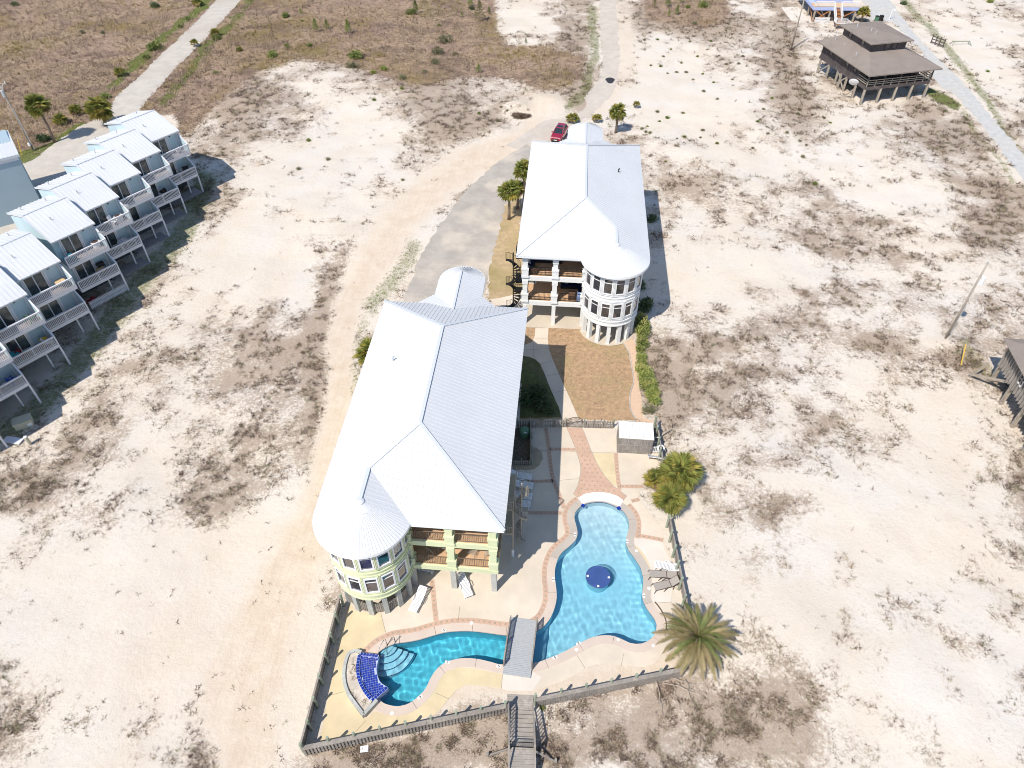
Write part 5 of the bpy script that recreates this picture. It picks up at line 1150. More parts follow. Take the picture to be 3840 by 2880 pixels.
# blue and white house at the top edge
def blue_house():
    Mx = Matrix.Translation((47.9, 159.0, 0)) @ Matrix.Rotation(R(3.5), 4, 'Z'); L = lambda x, y, z: Mx @ Vector((x, y, z)); rz = R(3.5)
    r = thing('raised_beach_house', L(4.5, 5, 0), 'white and blue raised house with an orange-brown front stair', 'house')
    MB().box(-.5, 8.4, 0, 12, 2.2, 2.8, Mx).build('floor_band', M['bluehouse'], r); MB().box(.6, 7.6, 2.6, 12, 2.8, 6.0, Mx).build('wall', M['bluehouse'], r)
    ro = MB(); o = [L(-.3, 1.8, 6), L(8.6, 1.8, 6), L(8.6, 13, 6), L(-.3, 13, 6)]; q = [L(4.1, 5.5, 7.6), L(4.1, 9.5, 7.6)]
    ro.add([o[0], o[1], q[0]], [(0, 1, 2)]); ro.add([o[1], o[2], q[1], q[0]], [(0, 1, 2, 3)]); ro.add([o[2], o[3], q[1]], [(0, 1, 2)]); ro.add([o[3], o[0], q[0], q[1]], [(0, 1, 2, 3)]); ro.build('roof', M['roofcap'], r)
    MB().box(-.5, 8.4, 0, 2.6, 2.8, 2.86, Mx).build('porch_floor', M['tanwood'], r)
    for x in (0, 3.0, 5.4, 8.0):
        for y in (.25, 4, 8): pbar('stilt', M['stilt'], L(x, y, 0), L(x, y, 2.2), .3, .3, r)
    for a, b in (((0, .1, .2), (3, .1, 2.2)), ((3, .1, .2), (0, .1, 2.2)), ((5.6, .1, .9), (8, .1, 2.2)), ((-.1, .4, .2), (-.1, 3.5, 2.2))): pbar('cross_brace', M['brownwood'], L(*a), L(*b), .1, .2, r)
    def wrail(p, q, name='railing', n=18):
        m = MB().bar(p + Vector((0, 0, .98)), q + Vector((0, 0, .98)), .08, .08).bar(p + Vector((0, 0, .12)), q + Vector((0, 0, .12)), .06, .06); o = m.build(name, M['frame'], r)
        for k in range(n + 1): c = p.lerp(q, k / n); pc('baluster', M['frame'], c + Vector((0, 0, .55)), (.05, .05, .86), o, rz)
    wrail(L(-.4, .08, 2.86), L(3.3, .08, 2.86), n=26); wrail(L(4.9, .08, 2.86), L(8.3, .08, 2.86), n=24)
    for k in range(10): MB().box(3.5, 4.7, -.1 - k * .26, .16 - k * .26, 2.66 - k * .18, 2.74 - k * .18, Mx).build('stair_tread', M['brownwood'], r)
    for x in (3.45, 4.75): pbar('stringer', M['frame'], L(x, .1, 2.75), L(x, -2.6, .95), .06, .3, r); wrail(L(x, .1, 2.75), L(x, -2.5, 1.0), 'stair_railing', 12)
    MB().box(3.2, 5.0, -4.2, -2.5, .9, 1.0, Mx).build('stair_landing', M['brownwood'], r); wrail(L(3.2, -4.2, 1.0), L(5.0, -4.2, 1.0), n=12); wrail(L(3.2, -4.2, 1.0), L(3.2, -2.5, 1.0), n=10)
    for x in (3.3, 4.9): pbar('stilt', M['stilt'], L(x, -4.1, 0), L(x, -4.1, .9), .16, .16, r)
    for k in range(5): MB().box(5.0 + k * .28, 5.28 + k * .28, -4.2, -3.1, .74 - k * .17, .8 - k * .17, Mx).build('stair_tread', M['brownwood'], r)
    wrail(L(5.0, -4.2, 1.0), L(6.5, -4.2, .1), 'stair_railing', 10)
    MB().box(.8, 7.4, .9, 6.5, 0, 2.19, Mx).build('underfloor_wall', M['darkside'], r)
    MB().box(-4.2, -.6, .5, 9, .02, .12, Mx).build('side_slab', M['patio_pale'], r)
    f = thing('picket_fence', L(1.6, -.3, 0), 'white picket fence under the raised blue and white house', 'fence')
    MB().bar(L(.2, -.25, .35), L(3.2, -.25, .35), .05, .09).bar(L(.2, -.25, .8), L(3.2, -.25, .8), .05, .09).build('rail', M['frame'], f)
    for k in range(17): pc('picket', M['frame'], L(.25 + k * .18, -.3, .52), (.11, .03, 1.0), f, rz)
    return r
blue_house()

# ================================================================== FENCES
def fence(name, label, a, b, h=1.2, board=.14, gap=.02, both=False, cap=.16, posts=7, post_h=1.75, post_r=.10, mat=None, side=1, group=None):
    """timber fence with round posts, flat cap rail, back rails and separate boards from a to b"""
    mat = mat or M['fence']; a, b = Vector((a[0], a[1], 0)), Vector((b[0], b[1], 0)); L = (b - a).length; d = (b - a) / L; nrm = Vector((-d.y, d.x, 0)); rz = math.atan2(d.y, d.x)
    r = thing(name, (a + b) / 2, label, 'fence', group)
    for k in range(posts + 1):
        p = a.lerp(b, k / posts) + nrm * side * .12; ph = post_h + rnd.uniform(-.06, .06); pcyl('post', M['fencepost'], p, p + Vector((rnd.uniform(-.02, .02), rnd.uniform(-.02, .02), ph)), post_r, r, 10)
    n = max(1, int(L / 2.4))
    for k in range(n):
        p, q = a.lerp(b, k / n + .0006), a.lerp(b, (k + 1) / n - .0006)
        if cap: pbar('cap_rail', mat, p + Vector((0, 0, h + .03)), q + Vector((0, 0, h + .03)), cap, .045, r)
        for z in (.3, h - .2): pbar('back_rail', mat, p + Vector((0, 0, z)), q + Vector((0, 0, z)), .05, .1, r)
    s = board / 2; i = 0
    while s < L:
        p = a + d * s; hh = h - rnd.uniform(0, .04)
        pc('board', mat, p + nrm * (-side * .045) + Vector((0, 0, hh / 2 + .02)), (board, .022, hh), r, rz + rnd.uniform(-.01, .01))
        if both: q = p + d * (board * .5 + gap * .5); pc('board', mat, q + nrm * (side * .045) + Vector((0, 0, hh / 2 + .02)), (board, .022, hh), r, rz)
        s += board + gap; i += 1
    return r
fence('patio_fence', 'solid grey board fence on the sandy track side of the pool yard', (-14.85, 15.12), (-14.98, 25.6), 1.25, .15, .008, posts=7, side=-1, cap=.13)
pA, pB = one(zB, 240, 1210, 1.2), one(zB, 1765, 880, 1.2)
fence('patio_fence', 'shadowbox picket fence from the yard corner to the boardwalk stair', (-14.7, 15.05), pB, 1.2, .13, .09, both=True, posts=8, cap=.30, side=1)
pC, pD = one(zD, 245, 1490, 1.2), one(zD, 1480, 1235, 1.2)
fence('patio_fence', 'grey fence from the boardwalk stair towards the big date palm', pC, pD, 1.2, .14, .03, posts=6, cap=.28, side=1)
pE, pF = one(zD, 1520, 800, 1.2), one(zC, 1752, 1095, 1.2)
fence('patio_fence', 'grey fence behind the pool loungers up to the palmettos', pE, pF, 1.2, .15, .01, posts=6, cap=.12, side=1)
pG, pH = one(zC, 1690, 585, 1.2), one(zC, 1630, 185, 1.2)
fence('patio_fence', 'grey fence with the life ring beside the tiled shed', pG, pH, 1.2, .15, .01, posts=4, cap=.12, side=1)
qa, qb, qc_, qd = one(zC, 345, 258), one(zC, 795, 250), one(zC, 958, 256), one(zC, 1228, 262)
fence('garden_fence', 'grey picket fence from the yellow condo to the arched gate', qa, qb, 1.05, .13, .10, posts=4, post_h=1.15, post_r=.05, cap=.0, side=1)
fence('garden_fence', 'grey picket fence from the arched gate to the tiled shed', qc_, qd, 1.05, .13, .10, posts=3, post_h=1.15, post_r=.05, cap=.0, side=1)
fence('bed_fence', 'dark board fence round the shaded plant bed by the yellow condo', one(zC, 466, 250), one(zC, 468, 600), .95, .13, .02, posts=3, post_h=1.0, post_r=.05, cap=.1, side=1)
fence('bed_fence', 'short picket fence closing the shaded plant bed', one(zC, 300, 604), one(zC, 462, 604), .75, .11, .07, posts=2, post_h=.85, post_r=.05, cap=0, side=1)
# arched garden gate
g0, g1 = one(zC, 805, 254), one(zC, 938, 256); gt = thing('garden_gate', (g0 + g1) / 2, 'black metal gate with arched top across the garden path', 'gate'); m = MB()
N = 14
for k in range(N):
    t0, t1 = k / N, (k + 1) / N; za, zb = 1.15 + .28 * math.sin(math.pi * t0), 1.15 + .28 * math.sin(math.pi * t1)
    m.bar(g0.lerp(g1, t0) + Vector((0, 0, za)), g0.lerp(g1, t1) + Vector((0, 0, zb)), .04, .05).bar(g0.lerp(g1, t0) + Vector((0, 0, za - .2)), g0.lerp(g1, t1) + Vector((0, 0, zb - .2)), .03, .03)
m.bar(g0 + Vector((0, 0, .12)), g1 + Vector((0, 0, .12)), .04, .05); m.build('gate_frame', M['bronze'], gt)
for k in range(13):
    t = k / 12; p = g0.lerp(g1, t); zt = 1.15 + .28 * math.sin(math.pi * t); w_ = .06 if k in (0, 12) else .022; pc('gate_bar', M['bronze'], p + Vector((0, 0, zt / 2 + .03)), (w_, w_, zt), gt)
# air handler in the shade bed
c = one(zC, 412, 330); bn = thing('round_bin', c, 'dark green round bin with a paper notice in the shaded bed', 'bin'); MB().lathe([(.42, 0), (.5, .1), (.5, .75), (.35, .95), (0, 1.0)], 20, (c.x, c.y)).build('bin_body', M['greenp'], bn); pc('notice', M['frame'], c + Vector((.1, -.4, .82)), (.3, .02, .2), bn)

# ================================================================== SHED
sx0, sx1, sy0, sy1, sh = 6.05, 9.05, 42.35, 44.25, 2.0
sd = thing('pump_shed', (7.5, 43.3, 0), 'grey timber pump shed with white tiled flat roof', 'shed')
MB().box(sx0 + .03, sx1 - .03, sy0 + .03, sy1, .03, sh - .03).build('shed_core', M['shedwood'], sd)
x = sx0
while x < sx1 - .05:
    wd = rnd.choice((.14, .16, .19)); wd = min(wd, sx1 - x); pc('board', M['shedwood'], (x + wd / 2, sy0, sh / 2 + .02), (wd - .012, .05 + rnd.uniform(-.008, .008), sh - .05), sd); x += wd
y = sy0 + .05
while y < sy1: pc('board', M['shedwood'], (sx0 + .005, y + .09, sh / 2 + .02), (.045, .168, sh - .05), sd); y += .18
pc('cross_batten', M['shedwood'], (7.2, sy0 - .045, 1.15), (2.4, .04, .12), sd)
rfm = MB().box(sx0 - .05, sx1 + .05, sy0 - .05, sy1 + .1, sh - .02, sh + .05).build('roof', M['bandline'], sd)
for i in range(10):
    for j in range(6): pc('roof_tile', M['whitepaint'], (sx0 - .05 + (i + .5) * .31, sy0 - .05 + (j + .5) * .341, sh + .062), (.288, .319, .02), rfm)
ga, gb = one(zC, 1582, 488), one(zC, 1655, 486); wg = thing('small_white_gate', (ga + gb) / 2, 'small white picket gate between shed and fence', 'gate')
for z in (.15, .8): pbar('rail', M['frame'], ga + Vector((0, 0, z)), gb + Vector((0, 0, z)), .05, .07, wg)
for k in range(6): p = ga.lerp(gb, k / 5); pc('picket', M['frame'], p + Vector((0, 0, .46)), (.06, .04, .8), wg)
for k, (a, b) in enumerate((((9.1, 43.6, .9), (9.75, 43.7, .9)), ((9.1, 43.2, .7), (9.75, 43.25, .7)))): pp = thing('pool_pipe', Vector(a), ['upper white pool pipe joining shed and fence', 'lower white pool pipe joining shed and fence'][k], 'pipe'); pcyl('pipe', M['plastic'], a, b, .06, pp); pcyl('elbow', M['plastic'], b, (b[0], b[1], 0), .06, pp)
# life ring and sign
c = one(zC, 1668, 446, 1.0); lr = thing('life_ring', c, 'white life ring hanging on a fence post', 'life ring')
prof = [(.27 + .075 * math.cos(a), .075 * math.sin(a)) for a in np.linspace(0, 2 * math.pi, 13)]
MB().lathe(prof, 28).build('ring', M['plastic'], lr, Matrix.Translation(c) @ Matrix.Rotation(R(38), 4, 'X'), smooth=True)
for k in range(4): a = R(45 + 90 * k); MB().lathe([(.27 + .082 * math.cos(q), .082 * math.sin(q)) for q in np.linspace(0, 2 * math.pi, 11)], 2, (0, 0), a - .1, a + .1).build('rope_band', M['galv'], lr, Matrix.Translation(c) @ Matrix.Rotation(R(38), 4, 'X'))
p = one(zC, 1622, 558); sg = thing('pool_sign', p, 'white notice board with blue marks leaning inside the fence', 'sign'); T = Matrix.Translation((p.x, p.y, .5)) @ Matrix.Rotation(R(-6), 4, 'Z') @ Matrix.Rotation(R(-40), 4, 'X')
MB().box(-.8, .8, -.5, .5, -.02, .02, T).build('board', M['plastic'], sg)
for k in range(3): MB().lathe([(0, .03), (.09 if k != 1 else .07, .03), (.09, .02)], 14).build('mark', M['bluetile'] if k != 1 else M['ltblue'], sg, T @ Matrix.Translation((-.7, -.35 + .35 * k, 0)))
for x_ in (-.6, .6): pc('stake', M['fence'], T @ Vector((x_, .2, -.2)), (.06, .06, .6), sg)

# ================================================================== TILED SPILLWAY AND PLANTER
pw = zB([(565, 455), (620, 462), (690, 475), (718, 490)]); tileq = zB([(570, 462), (718, 487), (692, 590), (720, 690), (786, 742), (668, 850), (600, 770), (556, 660), (550, 560)])
sp = thing('tiled_spillway', one(zB, 640, 650), 'cobalt blue tiled sloping spillway at the end of the pool arm', 'spillway')
TP = [Vector(p[:2]) for p in tileq]; TP = TP if area(TP) > 0 else TP[::-1]; TPs = smooth_loop(zB([(560, 470), (640, 476), (708, 490), (694, 590), (722, 690), (780, 742), (722, 795), (668, 845), (600, 770), (560, 660), (548, 560)]), .2)
TPs = TPs if area(TPs) > 0 else TPs[::-1]; cx_ = one(zB, 640, 650)
zs = lambda x, y: .34 - .05 * (x + 13.0) if False else .30
MB().prism([(p.x, p.y) for p in TPs], -1.5, .29).build('grout_bed', M['grout'], sp)
X_, Y_ = np.meshgrid(np.arange(-14, -7.5, .165), np.arange(16.5, 24, .165)); ang = R(18)
cxm, cym = cx_.x, cx_.y; Xr = cxm + (X_ - cxm) * math.cos(ang) - (Y_ - cym) * math.sin(ang); Yr = cym + (X_ - cxm) * math.sin(ang) + (Y_ - cym) * math.cos(ang); Xr, Yr = Xr.ravel(), Yr.ravel(); kk = pip(offset(TPs, -.09), Xr, Yr)
cand = list(zip(Xr[kk], Yr[kk]))
for x_, y_ in cand: pc('tile', M['bluetile'], (x_, y_, .297), (.148, .148, .016), sp, ang)
def curb(P, w_, z, name):
    P = smooth_loop(P, .3, False); L = plen(P); s = .12
    m = MB(); [m.bar((P[i].x, P[i].y, z / 2 - .35), (P[i + 1].x, P[i + 1].y, z / 2 - .35), w_, z + .7) for i in range(len(P) - 1)]; o = m.build(name, M['grout'], sp)
    while s < L:
        c, h = along(P, s); pc('tile', M['bluetile'], (c.x, c.y, z + .005), (.19, w_ - .03, .016), o, h); s += .215
curb(zB([(560, 468), (640, 476), (712, 488)]), .22, .40, 'tiled_curb'); curb(zB([(785, 742), (722, 795), (662, 850)]), .22, .40, 'tiled_curb'); curb(zB([(556, 475), (540, 560), (548, 660), (590, 760), (655, 845)]), .24, .40, 'tiled_curb')
pln = thing('sand_planter', one(zB, 490, 700), 'curved stucco planter of sand and grass behind the blue tiles', 'planter')
wallP = smooth_loop(zB([(520, 442), (468, 460), (435, 560), (428, 670), (455, 780), (520, 880), (592, 975)]), .3, False)
m = MB(); [m.bar((wallP[i].x, wallP[i].y, .24), (wallP[i + 1].x, wallP[i + 1].y, .24), .22, .52) for i in range(len(wallP) - 1)]; m.build('planter_wall', M['pier'], pln)
e0, e1 = one(zB, 592, 968), one(zB, 700, 850); pbar('planter_end_wall', M['pier'], Vector((e0.x, e0.y, .24)), Vector((e1.x, e1.y, .24)), .24, .52, pln)
e0, e1 = one(zB, 520, 442), one(zB, 572, 455); pbar('planter_end_wall', M['pier'], Vector((e0.x, e0.y, .24)), Vector((e1.x, e1.y, .24)), .24, .52, pln)
M['psand'] = pm('planter_sand', (.62, .54, .45), .95, .15, 3, .2, 1.0, .5, 12)
cdt_fill([Vector(p[:2]) for p in wallP] + [Vector(p[:2]) for p in zB([(660, 850), (590, 760), (545, 660), (538, 560), (552, 470)])], [], .36).build('sand_fill', M['psand'], pln)

# pool handrail by the steps
hA, hB = one(zB, 845, 350), one(zB, 800, 420); hr_ = thing('pool_handrail', hA, 'bent steel handrail at the curved pool steps', 'handrail')
for k, (dx, dy) in enumerate(((0, 0), (-.55, -.25))):
    p = Vector((hA.x + dx, hA.y + dy, .05)); MB().tube([p, p + Vector((0, 0, .8)), p + Vector((-.1, -.12, .93)), p + Vector((-.32, -.55, .75)), p + Vector((-.42, -.8, .2)), p + Vector((-.45, -.85, -.5))], .028, 8).build('rail', M['steel'] if k else M['black'], hr_, smooth=True)
# curved low metal line on the east deck
cl = smooth_loop(zD([(1228, 682), (1275, 742), (1310, 810), (1325, 880), (1312, 960)]), .3, False); o = MB(); [o.bar((cl[i].x, cl[i].y, .06), (cl[i + 1].x, cl[i + 1].y, .06), .07, .06) for i in range(len(cl) - 1)]
tag(o.build('drain_channel', M['slingframe']), 'dark curved drain line in the paving beside the date palm', 'drain')

# ================================================================== BRIDGE
BX0, BX1, BY0, BY1 = -2.30, -.32, 21.35, 25.55
br = thing('pool_bridge', (-1.35, 23.4, 0), 'grey plank footbridge over the neck of the pool', 'bridge')
T = Matrix.Translation((-1.3, 23.4, 0)) @ Matrix.Rotation(R(-3.5), 4, 'Z'); Lb = lambda x, y, z: T @ Vector((x, y, z))
arch = lambda y: .12 + .26 * max(0, 1 - (y / 2.05) ** 2)
for k in range(36):
    y = -2.12 + k * .12; M2 = T @ Matrix.Translation((0, y + .06, arch(y + .06))) @ Matrix.Diagonal((1.95, .112, .04, 1)); mobj('plank', unit(M['bridge']), br, M2)
for s in (-1, 1):
    m = MB(); ys = np.linspace(-2.1, 2.15, 10); [m.bar(Lb(s * .96, ys[i], arch(ys[i]) - .12), Lb(s * .96, ys[i + 1], arch(ys[i + 1]) - .12), .06, .22) for i in range(9)]; m.build('stringer', M['bridge'], br)
    yy = (-1.55, .05, 1.75) if s < 0 else (-1.5, .1, 1.85)
    for y in yy: pbar('rail_post', M['fence'], Lb(s * .98, y, arch(y) - .2), Lb(s * .98, y, arch(y) + .98), .1, .1, br)
    m = MB()
    for i in range(2): a, b = yy[i], yy[i + 1]; m.bar(Lb(s * .98, a, arch(a) + .92), Lb(s * .98, b, arch(b) + .92), .09, .05).bar(Lb(s * .98, a, arch(a) + .14), Lb(s * .98, b, arch(b) + .14), .05, .06)
    rl = m.build('railing', M['fence'], br)
    for k in range(27): y = yy[0] + (yy[2] - yy[0]) * (k + .5) / 27; pc('baluster', M['darkwood'], Lb(s * .98, y, arch(y) + .52), (.035, .035, .76), rl)

# ================================================================== BOARDWALK
bw_ = thing('boardwalk', (-.6, 14, 0), 'weathered plank boardwalk leading down from the pool yard over the dune', 'boardwalk')
def bwp(t): return Vector((-1.05 + .155 * (19.7 - t) * .65, t, 0))     # centre line by y
k = 0; y = 19.95
while y > 6:
    c = bwp(y); z = .06 if y > 18.9 else (.06 + min(1.0, (18.9 - y) / 2.2) * .75 if y > 16.7 else .82)
    if y > 18.9 or y < 16.7:
        pc('plank', M['boardwalk'], (c.x + rnd.uniform(-.015, .015), y, z), (1.78, .135, .04), bw_, R(3) + rnd.uniform(-.004, .004))
    y -= .145
for i in range(7):
    yy = 18.8 - i * .32; z = .1 + .75 * (i + .6) / 7; c = bwp(yy)
    pc('stair_tread', M['boardwalk'], (c.x, yy, z), (1.6, .30, .05), bw_, R(3)); pc('stair_riser', M['darkwood'], (c.x, yy + .16, z - .06), (1.6, .025, .11), bw_, R(3))
for s in (-1, 1):
    for y0 in (16.6, 14.2, 11.6, 9): c = bwp(y0); pc('pile', M['fence'], (c.x + s * .8, y0, .35), (.16, .16, .9), bw_)
    c0, c1 = bwp(19.0), bwp(16.2); a = Vector((c0.x + s * .83, 19.0, 0)); b = Vector((c1.x + s * .83, 16.2, 0))
    m = MB().bar(a + Vector((0, 0, 1.15)), b + Vector((0, 0, 1.85)), .12, .07).bar(a + Vector((0, 0, .35)), b + Vector((0, 0, 1.0)), .06, .08).bar(b + Vector((0, 0, 1.85)), b + Vector((.1, -1.2, .95)), .09, .09); rr_ = m.build('handrail', M['fence'], bw_)
    for i in range(11): t = (i + .5) / 11; p = a.lerp(b, t); z0, z1 = .35 + .65 * t, 1.15 + .7 * t; pc('baluster', M['fence'], p + Vector((0, 0, (z0 + z1) / 2)), (.05, .05, z1 - z0), rr_)
    pbar('rail_post', M['fence'], a, a + Vector((0, 0, 1.35)), .12, .12, bw_); pbar('rail_post', M['fence'], b, b + Vector((0, 0, 1.95)), .12, .12, bw_)
    pbar('outrigger_brace', M['fence'], b + Vector((0, -.05, 1.1)), b + Vector((s * 1.35, -.25, .1)), .1, .1, bw_); pc('brace_stake', M['fence'], b + Vector((s * 1.38, -.25, .2)), (.16, .16, .5), bw_)
ga, gb = bwp(16.35) + Vector((-.72, 0, .82)), bwp(16.35) + Vector((.72, .05, .82)); bg = thing('boardwalk_gate', bwp(16.35) + Vector((0, 0, .82)), 'low barred metal gate across the boardwalk', 'gate')
for z in (.1, .95): pbar('rail', M['black'], ga + Vector((0, 0, z)), gb + Vector((0, 0, z)), .04, .05, bg)
for k in range(12): p = ga.lerp(gb, k / 11); pc('bar', M['black'], p + Vector((0, 0, .52)), (.025, .025, .85), bg)

# ================================================================== LOUNGERS
def lounger_white():
    r = thing('sun_lounger', (0, 0, 0), 'x', 'sun lounger')   # foot at -X, head at +X
    for s in (-1, 1):
        pbar('side_rail', M['plastic'], (-.95, s * .31, .33), (.28, s * .31, .33), .05, .07, r); pbar('back_rail', M['plastic'], (.28, s * .31, .34), (.98, s * .31, .70), .05, .06, r)
        for x_ in (-.82, .22): m = MB().bar((x_, s * .31, .32), (x_ - .06, s * .34, 0), .06, .05); m.build('leg', M['plastic'], r)
        m = MB(); pts = [(-.25, s * .34, .33), (-.2, s * .36, .52), (.12, s * .36, .55), (.35, s * .34, .38)]; [m.bar(pts[i], pts[i + 1], .05, .035) for i in range(3)]; m.build('armrest', M['plastic'], r)
    for k in range(12): pc('slat', M['plastic'], (-.90 + k * .105, 0, .365), (.078, .6, .022), r)
    for k in range(8): t = (k + .5) / 8; mobj('slat', unit(M['plastic']), r, Matrix.Translation((.28 + .68 * t, 0, .37 + .35 * t)) @ Matrix.Rotation(-R(27), 4, 'Y') @ Matrix.Diagonal((.066, .6, .022, 1)))
    pc('foot_bar', M['plastic'], (-.97, 0, .35), (.05, .66, .06), r); mobj('head_bar', unit(M['plastic']), r, Matrix.Translation((.99, 0, .72)) @ Matrix.Diagonal((.05, .66, .06, 1)))
    return r
def lounger_grey(back):
    r = thing('sling_lounger', (0, 0, 0), 'x', 'sun lounger'); ca, sa_ = math.cos(R(back)), math.sin(R(back))
    MB().box(-1.0, .28, -.29, .29, .36, .375).build('seat_sling', M['sling'], r); MB().box(0, .74, -.29, .29, 0, .015, Matrix.Translation((.34, 0, .37)) @ Matrix.Rotation(-R(back), 4, 'Y')).build('back_sling', M['sling'], r)
    for s in (-1, 1):
        pbar('side_tube', M['slingframe'], (-1.02, s * .31, .36), (.32, s * .31, .36), .035, .035, r); pbar('back_tube', M['slingframe'], (.32, s * .31, .36), (.34 + .76 * ca, s * .31, .37 + .76 * sa_), .035, .035, r)
        m = MB(); pts = [(-1.0, s * .31, .36), (-1.08, s * .36, .0)]; m.bar(*pts, .04); m.build('leg', M['slingframe'], r)
        m = MB(); pts = [(-.3, s * .37, 0), (-.12, s * .37, .55), (.36, s * .37, .5), (.45, s * .37, 0)]; [m.bar(pts[i], pts[i + 1], .04) for i in range(3)]; m.build('arm_frame', M['slingframe'], r)
    pc('cross_bar', M['slingframe'], (.31, 0, .37), (.06, .64, .04), r); MB().bar((.34 + .76 * ca, -.31, .37 + .76 * sa_), (.34 + .76 * ca, .31, .37 + .76 * sa_), .035).build('head_tube', M['slingframe'], r)
    return r
LW = lounger_white(); _lw = [LW]
def put_lounger(foot, head, label, group=None):
    a, b = foot, head; rz = math.atan2(b.y - a.y, b.x - a.x); c = (a + b) / 2; Mx = place(c.x, c.y, .035, rz)
    if _lw: o = _lw.pop(); o.matrix_basis = Mx; WM[o.name] = Mx
    else: o = copy_tree(LW, Mx)
    return tag(o, label, 'sun lounger', group)
put_lounger(one(zA, 1000, 1310), one(zA, 1075, 1165), 'white slatted lounger on the patio nearest the turret screens', 'white plastic loungers')
put_lounger(one(zA, 1450, 1185), one(zA, 1395, 1050), 'white slatted lounger between the piers of the yellow porch', 'white plastic loungers')
put_lounger(one(zD, 1235, 385), one(zD, 1415, 430), 'white slatted lounger beside two taupe loungers', 'white plastic loungers')
for k, (x_, y_, dx) in enumerate(((440, 728, 0), (450, 812, .05), (440, 912, .0), (425, 980, -.05))):
    f = one(zC, x_, y_) + Vector((.35, 0, 0)); put_lounger(f, f + Vector((-1.95, .12 + dx, 0)), ['white lounger in shade in front of the plant bed fence', 'white lounger in shade behind the upper spiral stair', 'white lounger in shade between the two stair landings', 'white lounger in shade just before the lower stair turn'][k], 'white plastic loungers')
put_lounger(one(zA, 1165, 1005) + Vector((0, .3, 0)), one(zA, 1060, 1003) + Vector((-.9, .6, 0)), 'white lounger pushed back under the yellow porch', 'white plastic loungers')
for back, a, b, lb in ((6, (1180, 465), (1395, 480), 'taupe sling lounger lying flat beside the white lounger'), (38, (1232, 575), (1405, 535), 'taupe sling lounger with raised back beside the fence')):
    o = lounger_grey(back); p, q = one(zD, *a), one(zD, *b); c = (p + q) / 2; Mx = place(c.x, c.y, .035, math.atan2(q.y - p.y, q.x - p.x)); o.matrix_basis = Mx; WM[o.name] = Mx; tag(o, lb, 'sun lounger', 'taupe sling loungers')

# ================================================================== PORCH FURNITURE
def cushion(mb, x0, x1, y0, y1, z0, z1): return mb.box(x0, x1, y0, y1, z0, z1)
def sofa(name, label, x, y, z, rz, w, mat, pillows):
    Mx = place(x, y, z, R(rz)); r = thing(name, (x, y, z), label, 'sofa'); 
    MB().box(-w / 2, w / 2, -.38, .4, .05, .28, Mx).build('base', M['darkmesh'], r); MB().box(-w / 2 + .1, w / 2 - .1, -.36, .22, .28, .44, Mx).build('seat_cushion', mat, r); MB().box(-w / 2 + .1, w / 2 - .1, .2, .4, .3, .88, Mx).build('back_cushion', mat, r)
    for s in (-1, 1): MB().box(s * w / 2 - .08, s * w / 2 + .08, -.38, .4, .05, .62, Mx).build('armrest', mat, r)
    for px in pillows: MB().box(-.22, .22, -.05, .05, -.2, .2, Mx @ Matrix.Translation((px, .12, .66)) @ Matrix.Rotation(R(-20), 4, 'X')).build('pillow', M['pillow'], r)
    return r
F1, F2 = 3.115, 6.285
sofa('porch_sofa', 'long navy sofa with pale pillows on the upper porch of the white condo', -2.1, 62.55, F2, 0, 2.6, M['navy'], (-.8, .9))
sofa('porch_sofa', 'short navy sofa against the end wall of the upper white porch', -3.1, 61.3, F2, 90, 1.4, M['navy'], (.1,))
sofa('porch_sofa', 'navy corner sofa with pillows on the lower porch of the white condo', 1.35, 62.5, F1, 0, 2.3, M['navy'], (-.7, .7))
sofa('porch_sofa', 'navy side sofa next to the turret on the lower white porch', 2.35, 61.55, F1, -90, 1.2, M['navy'], (.1,))
sofa('porch_armchair', 'armchair with pale blue cushions behind the black porch railing', 2.25, 60.5, F1, -95, .85, M['ltblue'], (-.1,))
def low_table(name, label, x, y, z, sx_, sy_, h):
    r = thing(name, (x, y, z), label, 'table'); MB().box(x - sx_ / 2, x + sx_ / 2, y - sy_ / 2, y + sy_ / 2, z + h - .05, z + h).build('table_top', M['wicker'], r)
    MB().box(x - sx_ / 2 + .05, x + sx_ / 2 - .05, y - sy_ / 2 + .05, y + sy_ / 2 - .05, z + .06, z + h - .05).build('skirt', M['wicker'], r)
    for a in (-1, 1):
        for b in (-1, 1): pc('leg', M['wicker'], (x + a * (sx_ / 2 - .05), y + b * (sy_ / 2 - .05), z + h / 2 - .03), (.08, .08, h - .06), r)
low_table('wicker_table', 'square wicker table by the railing of the upper white porch', -2.75, 60.5, F2, .8, .7, .5); low_table('wicker_table', 'wicker coffee table on the lower porch of the white condo', 1.35, 60.75, F1, .7, 1.1, .42)
c = Vector((-.05, 62.3, F2)); pot = thing('tall_planter', c, 'dark wicker planter beside the middle column of the upper white porch', 'planter'); MB().lathe([(.16, 0), (.24, .5), (.22, .75), (.18, .75), (.0, .7)], 16, (c.x, c.y)).build('pot', M['darkmesh'], pot, Matrix.Translation((0, 0, c.z))); MB().lathe([(.0, .76), (.17, .74)], 12, (c.x, c.y)).build('soil', M['dirt'], pot, Matrix.Translation((0, 0, c.z)))
